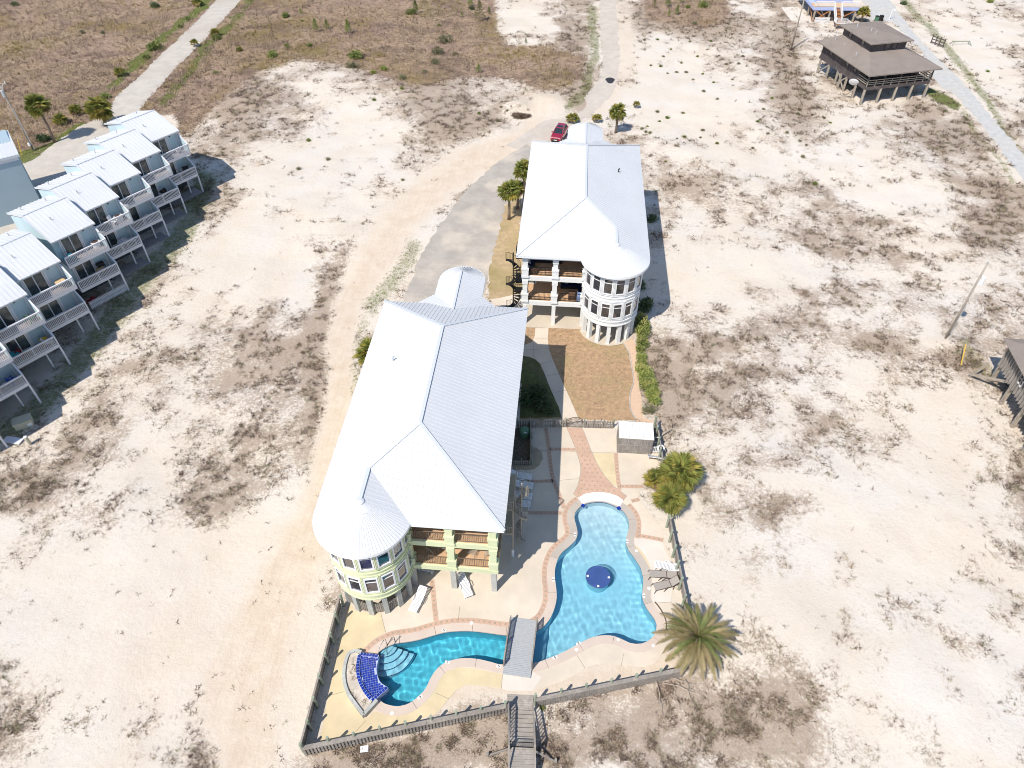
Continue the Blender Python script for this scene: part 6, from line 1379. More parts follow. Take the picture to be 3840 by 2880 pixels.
def wire_chair():
    r = thing('wire_chair', (0, 0, 0), 'x', 'chair'); m = MB(); n = 9
    for k in range(n): x_ = -.28 + .56 * k / (n - 1); m.bar((x_, -.28, .42), (x_, .26, .40), .02); m.bar((x_, .26, .40), (x_ * .9, .42, .92 - .5 * abs(x_) ** 2), .02)
    m.build('seat_wires', M['tanmetal'], r); m = MB()
    for k in range(7): y_ = -.28 + .54 * k / 6; m.bar((-.28, y_, .41), (.28, y_, .41), .02)
    for k in range(5): t = k / 4; m.bar((-.27, .27 + .13 * t, .45 + .42 * t), (.27, .27 + .13 * t, .45 + .42 * t), .02)
    m.build('cross_wires', M['tanmetal'], r)
    for x_ in (-.26, .26):
        for y_ in (-.24, .28): pbar('leg', M['tanmetal'], (x_, y_, .42), (x_ * 1.1, y_ * 1.15, 0), .03, .03, r)
    return r
WC = wire_chair(); _wc = [WC]
for x_, y_, rz, lb in ((-8.35, 28.9, 150, 'wire chair on the lower yellow porch left of the glass tables'), (-7.55, 29.2, 170, 'wire chair tucked behind the middle yellow column'), (-5.35, 28.95, -20, 'wire chair standing alone facing the yellow porch rail'), (-4.15, 28.95, 10, 'wire chair next to the corner column of the yellow porch')):
    Mx = place(x_, y_, F1, R(rz), 1.12)
    if _wc: o = _wc.pop(); o.matrix_basis = Mx; WM[o.name] = Mx
    else: o = copy_tree(WC, Mx)
    tag(o, lb, 'chair', 'wire chairs on the yellow porch')
TBP = round_table(M['tabletop'], .55, 'patio_table', .72, M['tanmetal']); tag(TBP, 'round glass-topped table near the turret end of the yellow porch', 'table', 'porch tables'); TBP.matrix_basis = place(-8.2, 29.9, F1); WM[TBP.name] = TBP.matrix_basis.copy()
tag(copy_tree(TBP, place(-6.1, 29.9, F1)), 'round glass-topped table behind the middle yellow column', 'table', 'porch tables')

# ================================================================== CAR
def suv():
    r = thing('parked_car', (0, 0, 0), 'dark red compact SUV parked behind the white condo', 'car'); m = MB()    # front at -Y
    def ring(y, hw, zb, zs, zt, tw_): return [(-hw, y, zb), (-hw, y, zs), (-tw_, y, zt), (tw_, y, zt), (hw, y, zs), (hw, y, zb)]
    secs = [ring(-2.25, .72, .38, .68, .80, .66), ring(-2.12, .86, .28, .80, .92, .74), ring(-1.5, .92, .26, .92, 1.00, .80), ring(-.95, .93, .26, .97, 1.06, .82), ring(0, .93, .26, .99, 1.06, .84), ring(1.3, .93, .26, 1.0, 1.08, .84), ring(2.0, .91, .28, 1.0, 1.08, .82), ring(2.28, .82, .4, .9, 1.0, .74)]
    vs = [p for s in secs for p in s]; fs = []
    for i in range(len(secs) - 1):
        for k in range(5): a = i * 6 + k; fs.append((a, a + 1, a + 7, a + 6))
        fs.append((i * 6 + 5, i * 6, i * 6 + 6, i * 6 + 11))
    fs += [tuple(range(5, -1, -1)), tuple(range(len(vs) - 6, len(vs)))]; m.add(vs, fs); m.build('body', M['carred'], r)
    c = MB(); lo = [(-.80, -1.0, 1.03), (.80, -1.0, 1.03), (.82, 1.95, 1.06), (-.82, 1.95, 1.06)]; hi = [(-.62, -.25, 1.62), (.62, -.25, 1.62), (.62, 1.55, 1.64), (-.62, 1.55, 1.64)]
    c.add(lo + hi, [(0, 1, 5, 4), (1, 2, 6, 5), (2, 3, 7, 6), (3, 0, 4, 7)]); c.build('glasshouse', M['carglass'], r)
    t = MB().box(-.64, .64, -.28, 1.6, 1.61, 1.67); [t.bar(lo[i], hi[i], .09, .07) for i in range(4)]
    for s in (-1, 1): t.bar((s * .81, .35, 1.04), (s * .63, .45, 1.62), .07, .07)
    t.build('roof', M['carred'], r); MB().box(-.45, .45, 0, .75, 1.671, 1.678).build('sunroof', M['carglass'], r); 
    for s in (-1, 1):
        MB().bar((s * .58, -.1, 1.71), (s * .58, 1.5, 1.71), .04).build('roof_rail', M['chrome'], r)
        MB().box(min(s * .52, s * .80), max(s * .52, s * .80), -2.22, -2.08, .70, .84).build('headlight', M['lamp'], r); MB().box(min(s * .6, s * .84), max(s * .6, s * .84), 2.16, 2.29, .78, .95).build('tail_light', M['redp'], r); MB().box(min(s * .9, s * 1.1), max(s * .9, s * 1.1), -.85, -.7, 1.02, 1.16).build('wing_mirror', M['carred'], r)
        for y in (-1.42, 1.38):
            w_ = MB().tube([(s * .72, y, .34), (s * .95, y, .34)], .34, 18).build('wheel', M['rubber'], r); MB().tube([(s * .94, y, .34), (s * .962, y, .34)], .21, 14).build('rim', M['rim'], w_)
    MB().box(-.5, .5, -2.27, -2.2, .52, .70).build('grille', M['black'], r); MB().box(-.5, .5, -2.285, -2.26, .60, .63).build('chrome_bar', M['chrome'], r); MB().box(-.75, .75, -2.26, -2.1, .30, .42).build('front_bumper', M['black'], r); MB().box(-.26, .26, -2.29, -2.275, .44, .55).build('number_plate', M['frame'], r)
    return r
cr = suv(); c = one(zL, 800, 325); c2 = one(zL, 822, 210, 1.5); Mx = place(c.x + .3, c.y + .3, .02, R(-15), .93); cr.matrix_basis = Mx; WM[cr.name] = Mx

# ================================================================== POLES
def upole(label, base, h, arm=False, lean=(0, 0), conduit=True, can=False):
    r = thing('utility_pole', base, label, 'utility pole'); top = Vector((base.x + lean[0], base.y + lean[1], h)); MB().tube([base - Vector((0, 0, .2)), base.lerp(top, .5), top], [.13, .11, .09], 12).build('pole', M['polewood'], r, smooth=True)
    if conduit: MB().tube([base + Vector((.2, -.05, 0)), base.lerp(top, .62) + Vector((.17, -.05, 0))], .05, 8).build('conduit', M['galv'], r); pc('meter_box', M['frame'], base + Vector((-.05, -.25, 1.0)), (.3, .18, .45), r)
    if arm:
        pbar('cross_arm', M['polewood'], top + Vector((-1.2, .2, -.4)), top + Vector((1.2, -.2, -.4)), .1, .12, r)
        for x_ in (-1.1, .0, 1.1): p = top + Vector((x_, -x_ * .17, -.32)); MB().lathe([(0, .3), (.05, .3), (.08, .2), (.05, .1), (.07, .0)], 10).build('insulator', M['frame'], r, Matrix.Translation(p))
        MB().bar(top + Vector((-.7, .1, -.4)), top + Vector((0, 0, -1.1)), .05).bar(top + Vector((.7, -.1, -.4)), top + Vector((0, 0, -1.1)), .05).build('arm_brace', M['galv'], r); pcyl('cutout', M['galv'], top + Vector((.35, -.2, -1.2)), top + Vector((.6, -.3, -.6)), .06, r); MB().tube([top + Vector((.1, -.25, -2.2)), top + Vector((.1, -.25, -1.3))], .2, 12).build('equipment_can', M['galv'], r)
    if can: p = base.lerp(top, .78); MB().tube([p + Vector((.35, 0, -.4)), p + Vector((.35, 0, .45))], .26, 14).build('transformer', M['frame'], r); MB().tube([base.lerp(top, .1) + Vector((.19, 0, 0)), base.lerp(top, .5) + Vector((.17, 0, 0))], .05, 8).build('conduit', M['galv'], r)
    MB().lathe([(0, .06), (.13, .0)], 12).build('pole_cap', M['galv'], r, Matrix.Translation(top)); return r, top
pL = G(126, 563); rL, tL = upole('wooden utility pole with cross arm beside the grass verge and palms', pL, 10.2, True, (-.3, 0.1))
pR = G(3541, 1277); rR, tR = upole('leaning wooden utility pole with a white transformer in the open dune', pR, 10.0, False, (0, 0), False, True)
pT = G(2966, 188); rT, tT = upole('slim brown utility pole beside the blue and white house', pT, 11.0, False, (0, 0), False)
def guard(label, base, tip): r = thing('guy_wire', base, label, 'guy wire'); d = (tip - base).normalized(); pcyl('guard', M['yellowguard'], base, base + d * 2.3, .055, r); pcyl('wire', M['galv'], base + d * 2.3, tip, .012, r, 6)
guard('yellow guarded guy wire beside the verge pole', one(zN, 182, 1290), Vector((tL.x + .2, tL.y - .2, 8))); guard('yellow guarded guy wire near the grey stilted house', G(3603, 1371), tR - Vector((0, 0, 1)))
ln = thing('service_wire', tT, 'thin service wires running past the dark stilt house', 'wire')
for dx in (0, .35): q = Vector((49.0 + dx, 118.6, 2.6)); pts = [tT.lerp(q, t) - Vector((0, 0, 1.0 * math.sin(math.pi * t))) for t in np.linspace(0, 1, 9)]; MB().tube(pts, .012, 5).build('wire', M['polewood'], ln)

# ================================================================== PLANTS
def zat(u, v, X, Y): d = ray(u, v); return CAM_H + d[2] * math.hypot(X, Y) / math.hypot(d[0], d[1])
def fan_mesh(mat, name, seed, pet=.9, rad=.95, n=17):
    rr = random.Random(seed); m = MB(); m.bar((0, 0, 0), (pet, 0, .05), .035, .025); c = Vector((pet, 0, .05))
    for k in range(n):
        th = R(-112 + 224 * k / (n - 1)); L = rad * (1 - .28 * abs(th) / R(112)) * rr.uniform(.88, 1.08); d = Vector((math.cos(th), math.sin(th), 0)); s = Vector((-d.y, d.x, 0)); zf = .035 * (1 if k % 2 else -1)
        mid = c + d * L * .5 + Vector((0, 0, .02 + zf)); tip = c + d * L + Vector((0, 0, -.22 * L - rr.uniform(0, .12))) + s * rr.uniform(-.06, .06); w = .062 * rad
        m.add([c, mid - s * w, tip, mid + s * w], [(0, 1, 2), (0, 2, 3)])
    return m.mesh(name, mat)
FAN = {k: [fan_mesh(M[k], 'palm_frond', 10 * i + j, rad=.95 if k != 'palmdead' else .75) for j in range(3)] for i, k in enumerate(('palmgreen', 'palmyellow', 'palmdead'))}
def sabal(label, base, zc, rad, name='sabal_palm', n=44, trunk=True, dead=.16, group=None, seed=1, lean=(0, 0), yellow=.25):
    rr = random.Random(seed); s = rad / 1.75; r = thing(name, base, label, 'palm', group); top = Vector((base.x + lean[0], base.y + lean[1], zc))
    if trunk and zc > .8:
        pts = [base.lerp(top, t) + Vector((.05 * math.sin(3 * t), 0, -.1 if t == 0 else 0)) for t in (0, .3, .6, .9, 1.0)]; MB().tube(pts, [.22, .17, .16, .17, .2], 10).build('trunk', M['trunk'], r, smooth=True)
        MB().tube([top - Vector((0, 0, .7 * s)), top], [.17, .30 * max(s, .7)], 9).build('boot', M['palmdead'], r)
    for k in range(n):
        az = k * 2.39996 + rr.uniform(-.2, .2); t = (k + .5) / n; el = R(80 - 128 * t ** .85 + rr.uniform(-9, 9)) if trunk and zc > 1.5 else R(78 - 80 * t + rr.uniform(-8, 8))
        key = 'palmdead' if (t > 1 - dead and rr.random() < .75) else ('palmyellow' if rr.random() < yellow * (.4 + t) else 'palmgreen'); q = s * rr.uniform(.85, 1.1)
        mobj('frond', rr.choice(FAN[key]), r, Matrix.Translation(top) @ Matrix.Rotation(az, 4, 'Z') @ Matrix.Rotation(-el, 4, 'Y') @ Matrix.Rotation(rr.uniform(-.5, .5), 4, 'X') @ Matrix.Diagonal((q, q, q, 1)))
    return r
def sab_px(label, bf, bx_, by_, cf, cx_, cy_, rad, **k):
    b = one(bf, bx_, by_); u0 = {zN: (0, 0, .4521), zL: (1800, 400, .3617), zJ: (1900, 0, .4521), zF: (2900, 0, .425), zC: (1800, 1500, .4069)}[cf]
    z = zat(u0[0] + cx_ * u0[2], u0[1] + cy_ * u0[2], b.x, b.y); b.z = 0; return sabal(label, b, max(z, .6), rad, **k)
sab_px('tall slim palm at the grass verge beside the utility pole', zN, 456, 1180, zN, 385, 865, 1.95, seed=3, dead=.25, yellow=.15)
sabal('broad palm whose shadow falls on the road behind the townhouses', G(398, 470), 2.6, 2.2, seed=4, n=54, yellow=.5)
sab_px('stocky palm standing apart on the tan lawn by the driveway', zL, 300, 1170, zL, 250, 880, 1.55, seed=5, n=52, yellow=.15)
sab_px('taller palm close to the white condo wall', zL, 452, 1075, zL, 412, 660, 1.5, seed=6, n=52, yellow=.15)
sab_px('lower palm between two taller ones by the driveway', zL, 388, 1055, zL, 380, 850, 1.3, seed=7, n=44, yellow=.2, dead=.3)
sab_px('lone palm behind the white condo entrance with a dark shadow', zJ, 903, 1105, zJ, 915, 935, 1.5, seed=8, n=40, yellow=.5)
c = G(1390, 1330, 3.0); c.z = 0; sabal('palm half hidden by the eave of the yellow condo', c, 3.0, 1.75, seed=9, n=44, yellow=.5)
c = one(zC, 1842, 672, 1.7); c.z = 0; sabal('largest palmetto by the pool fence', c, 1.7, 1.95, 'palmetto', 72, True, .2, seed=10, yellow=.35)
c = one(zC, 1745, 925, 1.5); c.z = 0; sabal('palmetto growing over the fence end nearest the pool loungers', c, 1.5, 1.6, 'palmetto', 60, True, .2, seed=11, yellow=.5)
c = one(zC, 1612, 745, .7); c.z = 0; sabal('sparse small palmetto with orange fronds inside the pool yard', c, .7, 1.15, 'palmetto', 26, True, .3, seed=12, yellow=.8)
sab_px('bright bushy palm on the pale slab beside the blue house stair', zF, 772, 195, zF, 772, 125, 1.6, seed=13, n=40, yellow=.7)
for i, (f, x, y, rd, lb) in enumerate([(zN, 515, 1030, 1.3, 'spreading palmetto beside the tall slim palm'), (zN, 640, 950, 1.3, 'palmetto between the broad palm and the verge'), (zN, 1005, 630, 1.15, 'palmetto at the road bend above the broad palm'), (zN, 1645, 48, 1.3, 'yellowish palmetto far up the shell road'), (zN, 1620, 385, .95, 'small palmetto on the outer road shoulder'), (zN, 1992, 438, .7, 'tiny palmetto out in the brown marsh'),
        (zJ, 1075, 895, .75, 'little palmetto beside the lone palm'), (zJ, 545, 1015, 1.2, 'drooping yellow palm clump beside the red car'), (zJ, 745, 1012, .95, 'spiky palm clump behind the rounded entrance roof'), (zN, 1790, 300, 1.1, 'palmetto leaning over the road shoulder')]):
    sabal(lb, one(f, x, y), .45, rd, 'palmetto', 26, False, .12, seed=20 + i, yellow=.4 if i < 7 else .6)

# date palm
def date_frond(mat, name, L=2.9, seed=1, droop=1.0):
    rr = random.Random(seed); m = MB(); P = []; a = 0.0; p = Vector((0, 0, 0)); n = 16
    for k in range(n + 1):
        P.append(p.copy()); ang = -droop * 1.25 * (k / n) ** 1.6; p = p + Vector((math.cos(ang), 0, math.sin(ang))) * (L / n)
    m.tube(P, [.035 * (1 - .8 * k / n) for k in range(n + 1)], 4, False)
    for k in range(1, 56):
        t = k / 56; i = min(int(t * n), n - 1); q = P[i].lerp(P[i + 1], t * n - i); d = (P[i + 1] - P[i]).normalized(); ll = .46 * math.sin(math.pi * min(1, .25 + t * .8)) ** .6 * rr.uniform(.85, 1.1)
        for s in (-1, 1):
            tip = q + d * ll * .62 + Vector((0, s, 0)) * ll * .72 + Vector((0, 0, .16 * ll - rr.uniform(0, .22) * ll)); w = d * .028
            m.add([q - w, q + w, tip], [(0, 1, 2)])
    return m.mesh(name, mat)
DF = {k: [date_frond(M[k], 'date_frond', 2.9, 5 * i + j, dr) for j, dr in enumerate((.7, 1.0, 1.25))] for i, k in enumerate(('dategreen', 'datetan'))}
c = one(zD, 1585, 965, 1.9); c.z = 0; dp = thing('date_palm', c, 'large feathery date palm with dry outer fronds at the pool yard corner', 'palm'); top = c + Vector((0, 0, 1.9))
MB().tube([c - Vector((0, 0, .1)), c + Vector((0, 0, .9)), top], [.38, .34, .36], 12).build('trunk', M['trunk'], dp)
rr = random.Random(5)
for k in range(70):
    t = (k + .5) / 70; az = k * 2.39996 + rr.uniform(-.15, .15); el = R(74 - 88 * t ** .8 + rr.uniform(-6, 6)); q = (.60 + .52 * min(1, t * 1.7)) * rr.uniform(.88, 1.1); key = 'dategreen' if rr.random() > .38 + .75 * t else 'datetan'
    mobj('frond', rr.choice(DF[key]), dp, Matrix.Translation(top) @ Matrix.Rotation(az, 4, 'Z') @ Matrix.Rotation(-el, 4, 'Y') @ Matrix.Rotation(rr.uniform(-.35, .35), 4, 'X') @ Matrix.Diagonal((q, q, q, 1)))

# bushes
def foliage(mat, n, seed, leaf=.10, sq=.8, spikes=False):
    rs = np.random.RandomState(seed); lobes = [(rs.uniform(-.45, .45), rs.uniform(-.45, .45), rs.uniform(.3, .75) * sq, rs.uniform(.35, .6)) for _ in range(9)]; V = []; F = []
    for k in range(n):
        lx, ly, lz, lr = lobes[k % 9]; d = rs.normal(size=3); d /= np.linalg.norm(d); rad = lr * rs.uniform(.55, 1.08); p = np.array([lx, ly, lz]) + d * rad * np.array([1, 1, .85])
        if p[2] < .03: p[2] = rs.uniform(.03, .3)
        a = rs.normal(size=3); a /= np.linalg.norm(a); a = a * .6 + d * .7; a /= np.linalg.norm(a); b = np.cross(a, rs.normal(size=3)); b /= np.linalg.norm(b); L = leaf * rs.uniform(.7, 1.5); w = L * (.38 if not spikes else .12)
        i = len(V); V += [tuple(p), tuple(p + a * L * .5 + b * w), tuple(p + a * L), tuple(p + a * L * .5 - b * w)]; F += [(i, i + 1, i + 2, i + 3)]
    m = MB(); m.v = V; m.f = F; return m.mesh('foliage', mat)
def stems(seed):
    rs = random.Random(seed); m = MB()
    for k in range(7): a = rs.uniform(0, 6.28); m.tube([(0, 0, -.05), (.2 * math.cos(a), .2 * math.sin(a), .35), (.5 * math.cos(a), .5 * math.sin(a), rs.uniform(.5, .8))], [.045, .03, .012], 5, False)
    return m.mesh('stem', M['twig'])
STM = [stems(i) for i in range(3)]
FOL = {k: [foliage(M[k], n, 30 + 7 * i + j, leaf=lf) for j in range(3)] for i, (k, n, lf) in enumerate((('bush', 900, .15), ('hedge', 1400, .13), ('darkbush', 900, .15), ('greybush', 800, .12), ('pine', 500, .22)))}
def bush(label, p, rad, key='bush', name='bush', group=None, sz=1.0, seed=0, z=None):
    rr = random.Random(seed); z = hz1(p.x, p.y) if z is None else z; Mx = Matrix.Translation((p.x, p.y, z)) @ Matrix.Rotation(rr.uniform(0, 6.28), 4, 'Z') @ Matrix.Diagonal((rad, rad, rad * sz, 1))
    r = thing(name, (p.x, p.y, z), label, 'shrub', group); mobj('foliage', FOL[key][seed % 3], r, Mx); mobj('stem', STM[seed % 3], r, Mx); return r
HG = [(1500, 350, 62, 1.5), (1560, 410, 60, 1.3), (1520, 470, 60, 1.2), (1540, 560, 55, 1.1), (1520, 640, 45, 1.0), (1515, 720, 42, 1.0), (1520, 800, 45, 1.0), (1545, 880, 60, 1.1), (1580, 960, 62, 1.1), (1600, 1040, 66, 1.1), (1640, 1120, 62, 1.0), (1665, 1200, 55, 1.0)]
HL = ['hedge bush against the turret of the white condo', 'hedge bush tallest on the dune side near the white turret', 'hedge bush just past the white turret posts', 'hedge bush beside the widest sunny lawn', 'slim hedge bush in the thin middle of the hedge', 'slim hedge bush next to a leaning grey stake', 'low hedge bush after the thin middle of the hedge', 'bright hedge bush above the gravel bend', 'dense hedge bush at the gravel bend', 'broad hedge bush below the gravel bend', 'hedge bush leaning over the dune side', 'last green hedge bush before the dry shrub']
for i, (x, y, rp, sz) in enumerate(HG): bush(HL[i], one(zH, x, y + 18), rp * .0082 * 1.85, 'hedge', 'hedge_bush', 'hedge along the gravel bed', sz * 1.1, i, 0)
bush('grey half-dead shrub at the end of the hedge by the shed', one(zH, 1605, 1340), .85, 'greybush', 'dry_shrub', None, .9, 3, 0)
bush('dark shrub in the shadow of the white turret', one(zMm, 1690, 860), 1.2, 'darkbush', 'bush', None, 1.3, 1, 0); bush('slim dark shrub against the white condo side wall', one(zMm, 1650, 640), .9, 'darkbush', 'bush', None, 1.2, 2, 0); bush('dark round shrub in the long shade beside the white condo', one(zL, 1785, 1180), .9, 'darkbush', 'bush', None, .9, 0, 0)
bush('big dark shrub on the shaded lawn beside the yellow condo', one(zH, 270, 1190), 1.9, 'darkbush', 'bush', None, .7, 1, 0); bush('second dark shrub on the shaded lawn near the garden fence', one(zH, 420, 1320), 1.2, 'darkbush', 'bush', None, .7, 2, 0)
BL = [(zI, 155, 135, 40, 'bush', 'round dark bush alone in the upper marsh'), (zI, 295, 178, 18, 'bush', 'small bush near three little pines'), (zI, 735, 490, 70, 'bush', 'largest marsh bush above the white dune edge'), (zI, 710, 575, 55, 'greybush', 'olive bush in front of the largest marsh bush'), (zI, 980, 590, 40, 'hedge', 'bright yellow-green bush at the dune edge'), (zI, 885, 615, 30, 'hedge', 'low bush beside the yellow-green one'),
      (zI, 1480, 350, 75, 'greybush', 'large grey-green thicket at the marsh end'), (zI, 1420, 450, 65, 'greybush', 'olive thicket below the grey-green one'), (zI, 1395, 530, 50, 'greybush', 'lowest bush of the olive thicket'), (zI, 1310, 615, 32, 'greybush', 'small olive bush near the dune notch'), (zI, 1140, 665, 45, 'greybush', 'silvery bush in the dune notch'), (zI, 55, 485, 45, 'bush', 'bush on the left dune shoulder'), (zI, 175, 410, 28, 'bush', 'thin bush above the dune shoulder'), (zI, 360, 395, 30, 'bush', 'upright bush on the dune crest'),
      (zI, 1195, 135, 45, 'bush', 'leafy bush at the foot of a marsh pine'), (zI, 1430, 215, 20, 'bush', 'little round bush with a dark shadow'), (zI, 1565, 450, 26, 'greybush', 'pale small bush right of the thicket'), (zI, 1700, 70, 30, 'darkbush', 'dark bush beneath the tallest far pine'), (zJ, 1500, 75, 26, 'bush', 'bush under the far pine group'), (zJ, 1630, 70, 50, 'bush', 'wide bush at the end of the far pine group'), (zJ, 1560, 200, 26, 'greybush', 'grey bush below the far pine group'),
      (zN, 130, 58, 30, 'darkbush', 'dark bush at the upper marsh corner'), (zN, 1285, 55, 40, 'darkbush', 'dark bush up in the marsh left of the road'), (zN, 855, 285, 18, 'darkbush', 'small dark bush in the middle of the marsh'), (zN, 1290, 410, 65, 'bush', 'largest green bush on the inner road shoulder'), (zN, 1200, 485, 42, 'bush', 'green bush next along the inner road shoulder'), (zN, 1800, 325, 42, 'bush', 'green bush on the outer road shoulder'), (zN, 690, 285, 28, 'greybush', 'brownish bush in the open marsh'), (zN, 885, 810, 48, 'bush', 'dark green bush behind the broad palm'),
      (zN, 360, 1160, 60, 'darkbush', 'dark thicket at the foot of the tall slim palm'), (zN, 1565, 165, 30, 'bush', 'roadside bush far up the shell road'), (zN, 1500, 225, 26, 'bush', 'small roadside bush along the shell road'), (zN, 1790, 620, 26, 'bush', 'low bush at the marsh and dune border'), (zF, 1150, 40, 30, 'darkbush', 'dark bush by the far gravel road'), (zF, 1910, 15, 30, 'hedge', 'green bush at the far upper corner'), (zD, 300, 1560, 9, 'bush', 'tiny weed at the boardwalk stair')]
for i, (f, x, y, rp, key, lb) in enumerate(BL):
    p = one(f, x, y); sc_ = {zI: .4521, zJ: .4521, zN: .4521, zF: .425, zD: .4521}[f]; dist = (p - Vector((0, 0, CAM_H))).length; bush(lb, p, max(.25, rp * sc_ * dist / FPX * .95), key, 'bush', None, .8, i)
SM = [(1195, 545), (1280, 552), (1335, 608), (1410, 592), (1625, 607), (1545, 658), (1870, 668), (1715, 688), (1630, 767), (1745, 832), (1335, 983), (1250, 928), (1460, 946), (1265, 1012), (2130, 907), (2100, 997), (2080, 1017), (2155, 1057), (2165, 1117), (1740, 1202), (2040, 1227), (1605, 1152), (1470, 1152), (1410, 1172), (1120, 1082), (1165, 1057), (1150, 1112), (1185, 1122), (1320, 1352), (1625, 1092), (1960, 472), (2195, 827), (1855, 172), (1840, 212), (1815, 262), (1920, 542), (1300, 470), (1360, 410), (1450, 520), (1520, 350), (1580, 470), (1660, 420), (1490, 590), (1690, 350), (1760, 470), (1820, 540), (1250, 330), (1140, 335)]
_proto = None
for i, (x, y) in enumerate(SM):
    p = one(zJ, x, y); z = hz1(p.x, p.y); s_ = rnd.uniform(.26, .46); Mx = place(p.x, p.y, z, rnd.uniform(0, 6), (s_, s_, s_ * .75))
    if _proto is None: _proto = bush('small round grey-green dune shrub', p, s_, 'greybush', 'dune_shrub', 'small round dune shrubs', .75, 0, z)
    else:
        r = thing('dune_shrub', (p.x, p.y, z), 'small round grey-green dune shrub', 'shrub', 'small round dune shrubs'); mobj('foliage', FOL[('greybush', 'bush', 'greybush')[i % 3]][i % 3], r, Mx)
for i, (f, x, y) in enumerate([(zF, 445, 1045), (zF, 500, 1085), (zF, 215, 1012), (zF, 265, 1375), (zF, 375, 1612), (zF, 235, 1245), (zF, 290, 1280), (zF, 1890, 632), (zF, 1510, 985), (zF, 120, 1175), (zI, 345, 1165), (zI, 268, 1408), (zI, 1215, 778), (zI, 1125, 748), (zI, 508, 1325), (zI, 1995, 940), (zI, 1760, 960), (zI, 1945, 915), (zI, 1918, 1012), (zI, 895, 835), (zI, 1128, 1500)]):
    p = one(f, x, y); z = hz1(p.x, p.y); s_ = rnd.uniform(.3, .5); r = thing('dune_shrub', (p.x, p.y, z), 'small round grey-green dune shrub', 'shrub', 'small round dune shrubs'); mobj('foliage', FOL[('greybush', 'bush', 'greybush')[i % 3]][i % 3], r, place(p.x, p.y, z, i, (s_, s_, s_ * .75)))

def pine_mesh(seed):
    rs = random.Random(seed); m = MB(); n = 46
    for k in range(n):
        t = k / n; z = .15 + .85 * t; rad = .34 * (1 - t) ** .8 + .03; a = k * 2.4; base = Vector((0, 0, z)); tip = base + Vector((rad * math.cos(a), rad * math.sin(a), .1))
        for q in range(16): d = Vector((rs.gauss(0, 1), rs.gauss(0, 1), rs.gauss(.4, 1))).normalized() * .11; p = base.lerp(tip, rs.uniform(.3, 1)); s = d.orthogonal().normalized() * .012; m.add([p - s, p + s, p + d], [(0, 1, 2)])
    return m.mesh('crown', M['pine'])
PM = [pine_mesh(i) for i in range(3)]; PTR = MB().tube([(0, 0, -.02), (0, 0, .95)], [.022, .006], 6).mesh('trunk', M['twig'])
for i, (f, x, y, hp, lb) in enumerate([(zI, 412, 270, 75, 'young pine left of a marsh pair'), (zI, 502, 245, 60, 'young pine right of a marsh pair'), (zI, 680, 285, 85, 'young pine standing alone mid marsh'), (zI, 1240, 130, 75, 'pine rising behind a leafy marsh bush'), (zI, 1770, 170, 120, 'tallest pine at the marsh end'), (zI, 1845, 108, 45, 'little yellowish pine at the white sand edge'), (zI, 1620, 140, 30, 'tiny pine beside the tallest pine'), (zI, 1758, 600, 60, 'stunted pine near the sandy slope'), (zI, 1690, 50, 60, 'pine at the top edge of the marsh'), (zI, 2150, 358, 30, 'tiny pine by the access road marsh'),
        (zJ, 1222, 78, 60, 'dark young pine nearest the access road'), (zJ, 1330, 68, 75, 'pine in the far group beside the dark one'), (zJ, 1440, 30, 60, 'pine in the middle of the far group'), (zJ, 1340, 145, 45, 'short pine in front of the far group'), (zJ, 1410, 128, 60, 'bushy pine in front of the far group'), (zI, 285, 120, 35, 'tiny pine above the dune crest')]):
    p = one(f, x, y); dist = (p - Vector((0, 0, CAM_H))).length; h = hp * .4521 * dist / FPX * 1.1; z = hz1(p.x, p.y); r = thing('pine_tree', (p.x, p.y, z), lb, 'tree', 'young pines'); w = h * rnd.uniform(.85, 1.15); Mx = place(p.x, p.y, z, i, (w, w, h)); mobj('crown', PM[i % 3], r, Mx); mobj('trunk', PTR, r, Mx)

# ================================================================== DEBRIS AND SMALL THINGS
for i, (f, a, b, w) in enumerate([(zC, (1655, 340), (1760, 265), .12), (zC, (1820, 225), (1905, 198), .10), (zC, (1810, 280), (1930, 305), .06)]):
    p, q = one(f, *a, .25 if i == 0 else .06), one(f, *b, .5 if i == 0 else .06); r = thing('loose_pole', (p + q) / 2, ['pale pole leaning against the fence by the shed', 'pale stick among weeds beyond the shed fence', 'thin bleached stick on the sand beyond the shed fence'][i], 'pole'); MB().tube([p, p.lerp(q, .5) + Vector((0, .03, .03)), q], [w / 2, w / 2 * .9, w / 2 * .7], 7).build('stick', M['driftwood'], r)
rr = random.Random(21)
for i, (x0, y0, x1, y1) in enumerate([(1240, 1340, 1300, 1640), (1300, 1350, 1640, 1480), (1380, 1360, 1420, 1600), (1480, 1330, 1560, 1640), (1330, 1300, 1620, 1380), (1230, 1620, 1330, 1480)]):
    p, q = one(zD, x0, y0, .15), one(zD, x1, y1, .1); r = thing('dead_branch', (p + q) / 2, 'bare dead branch lying on brown scrub below the date palm', 'branch', 'dead branches below the date palm'); pts = [p.lerp(q, t) + Vector((rr.uniform(-.1, .1), rr.uniform(-.1, .1), rr.uniform(0, .25))) for t in np.linspace(0, 1, 7)]; MB().tube(pts, [.03, .028, .025, .022, .018, .014, .008], 5).build('limb', M['driftwood'], r)
    m = MB(); [m.tube([pts[k], pts[k] + Vector((rr.uniform(-.6, .6), rr.uniform(-.6, .6), rr.uniform(0, .3)))], [.014, .004], 4, False) for k in range(1, 6)]; m.build('twigs', M['driftwood'], r)
p = one(zB, 590, 1238); o = MB().box(-.26, .26, -.2, .2, 0, .03).build('white_scrap', M['plastic'], None, place(p.x, p.y, .05, .2)); tag(o, 'white scrap of board on the scrub outside the fence', 'scrap')
p = one(zF, 1440, 400); r = thing('broken_gate', p, 'broken dark timber gate leaning beyond the gravel road', 'gate'); Mx = place(p.x, p.y, 0, R(-55))
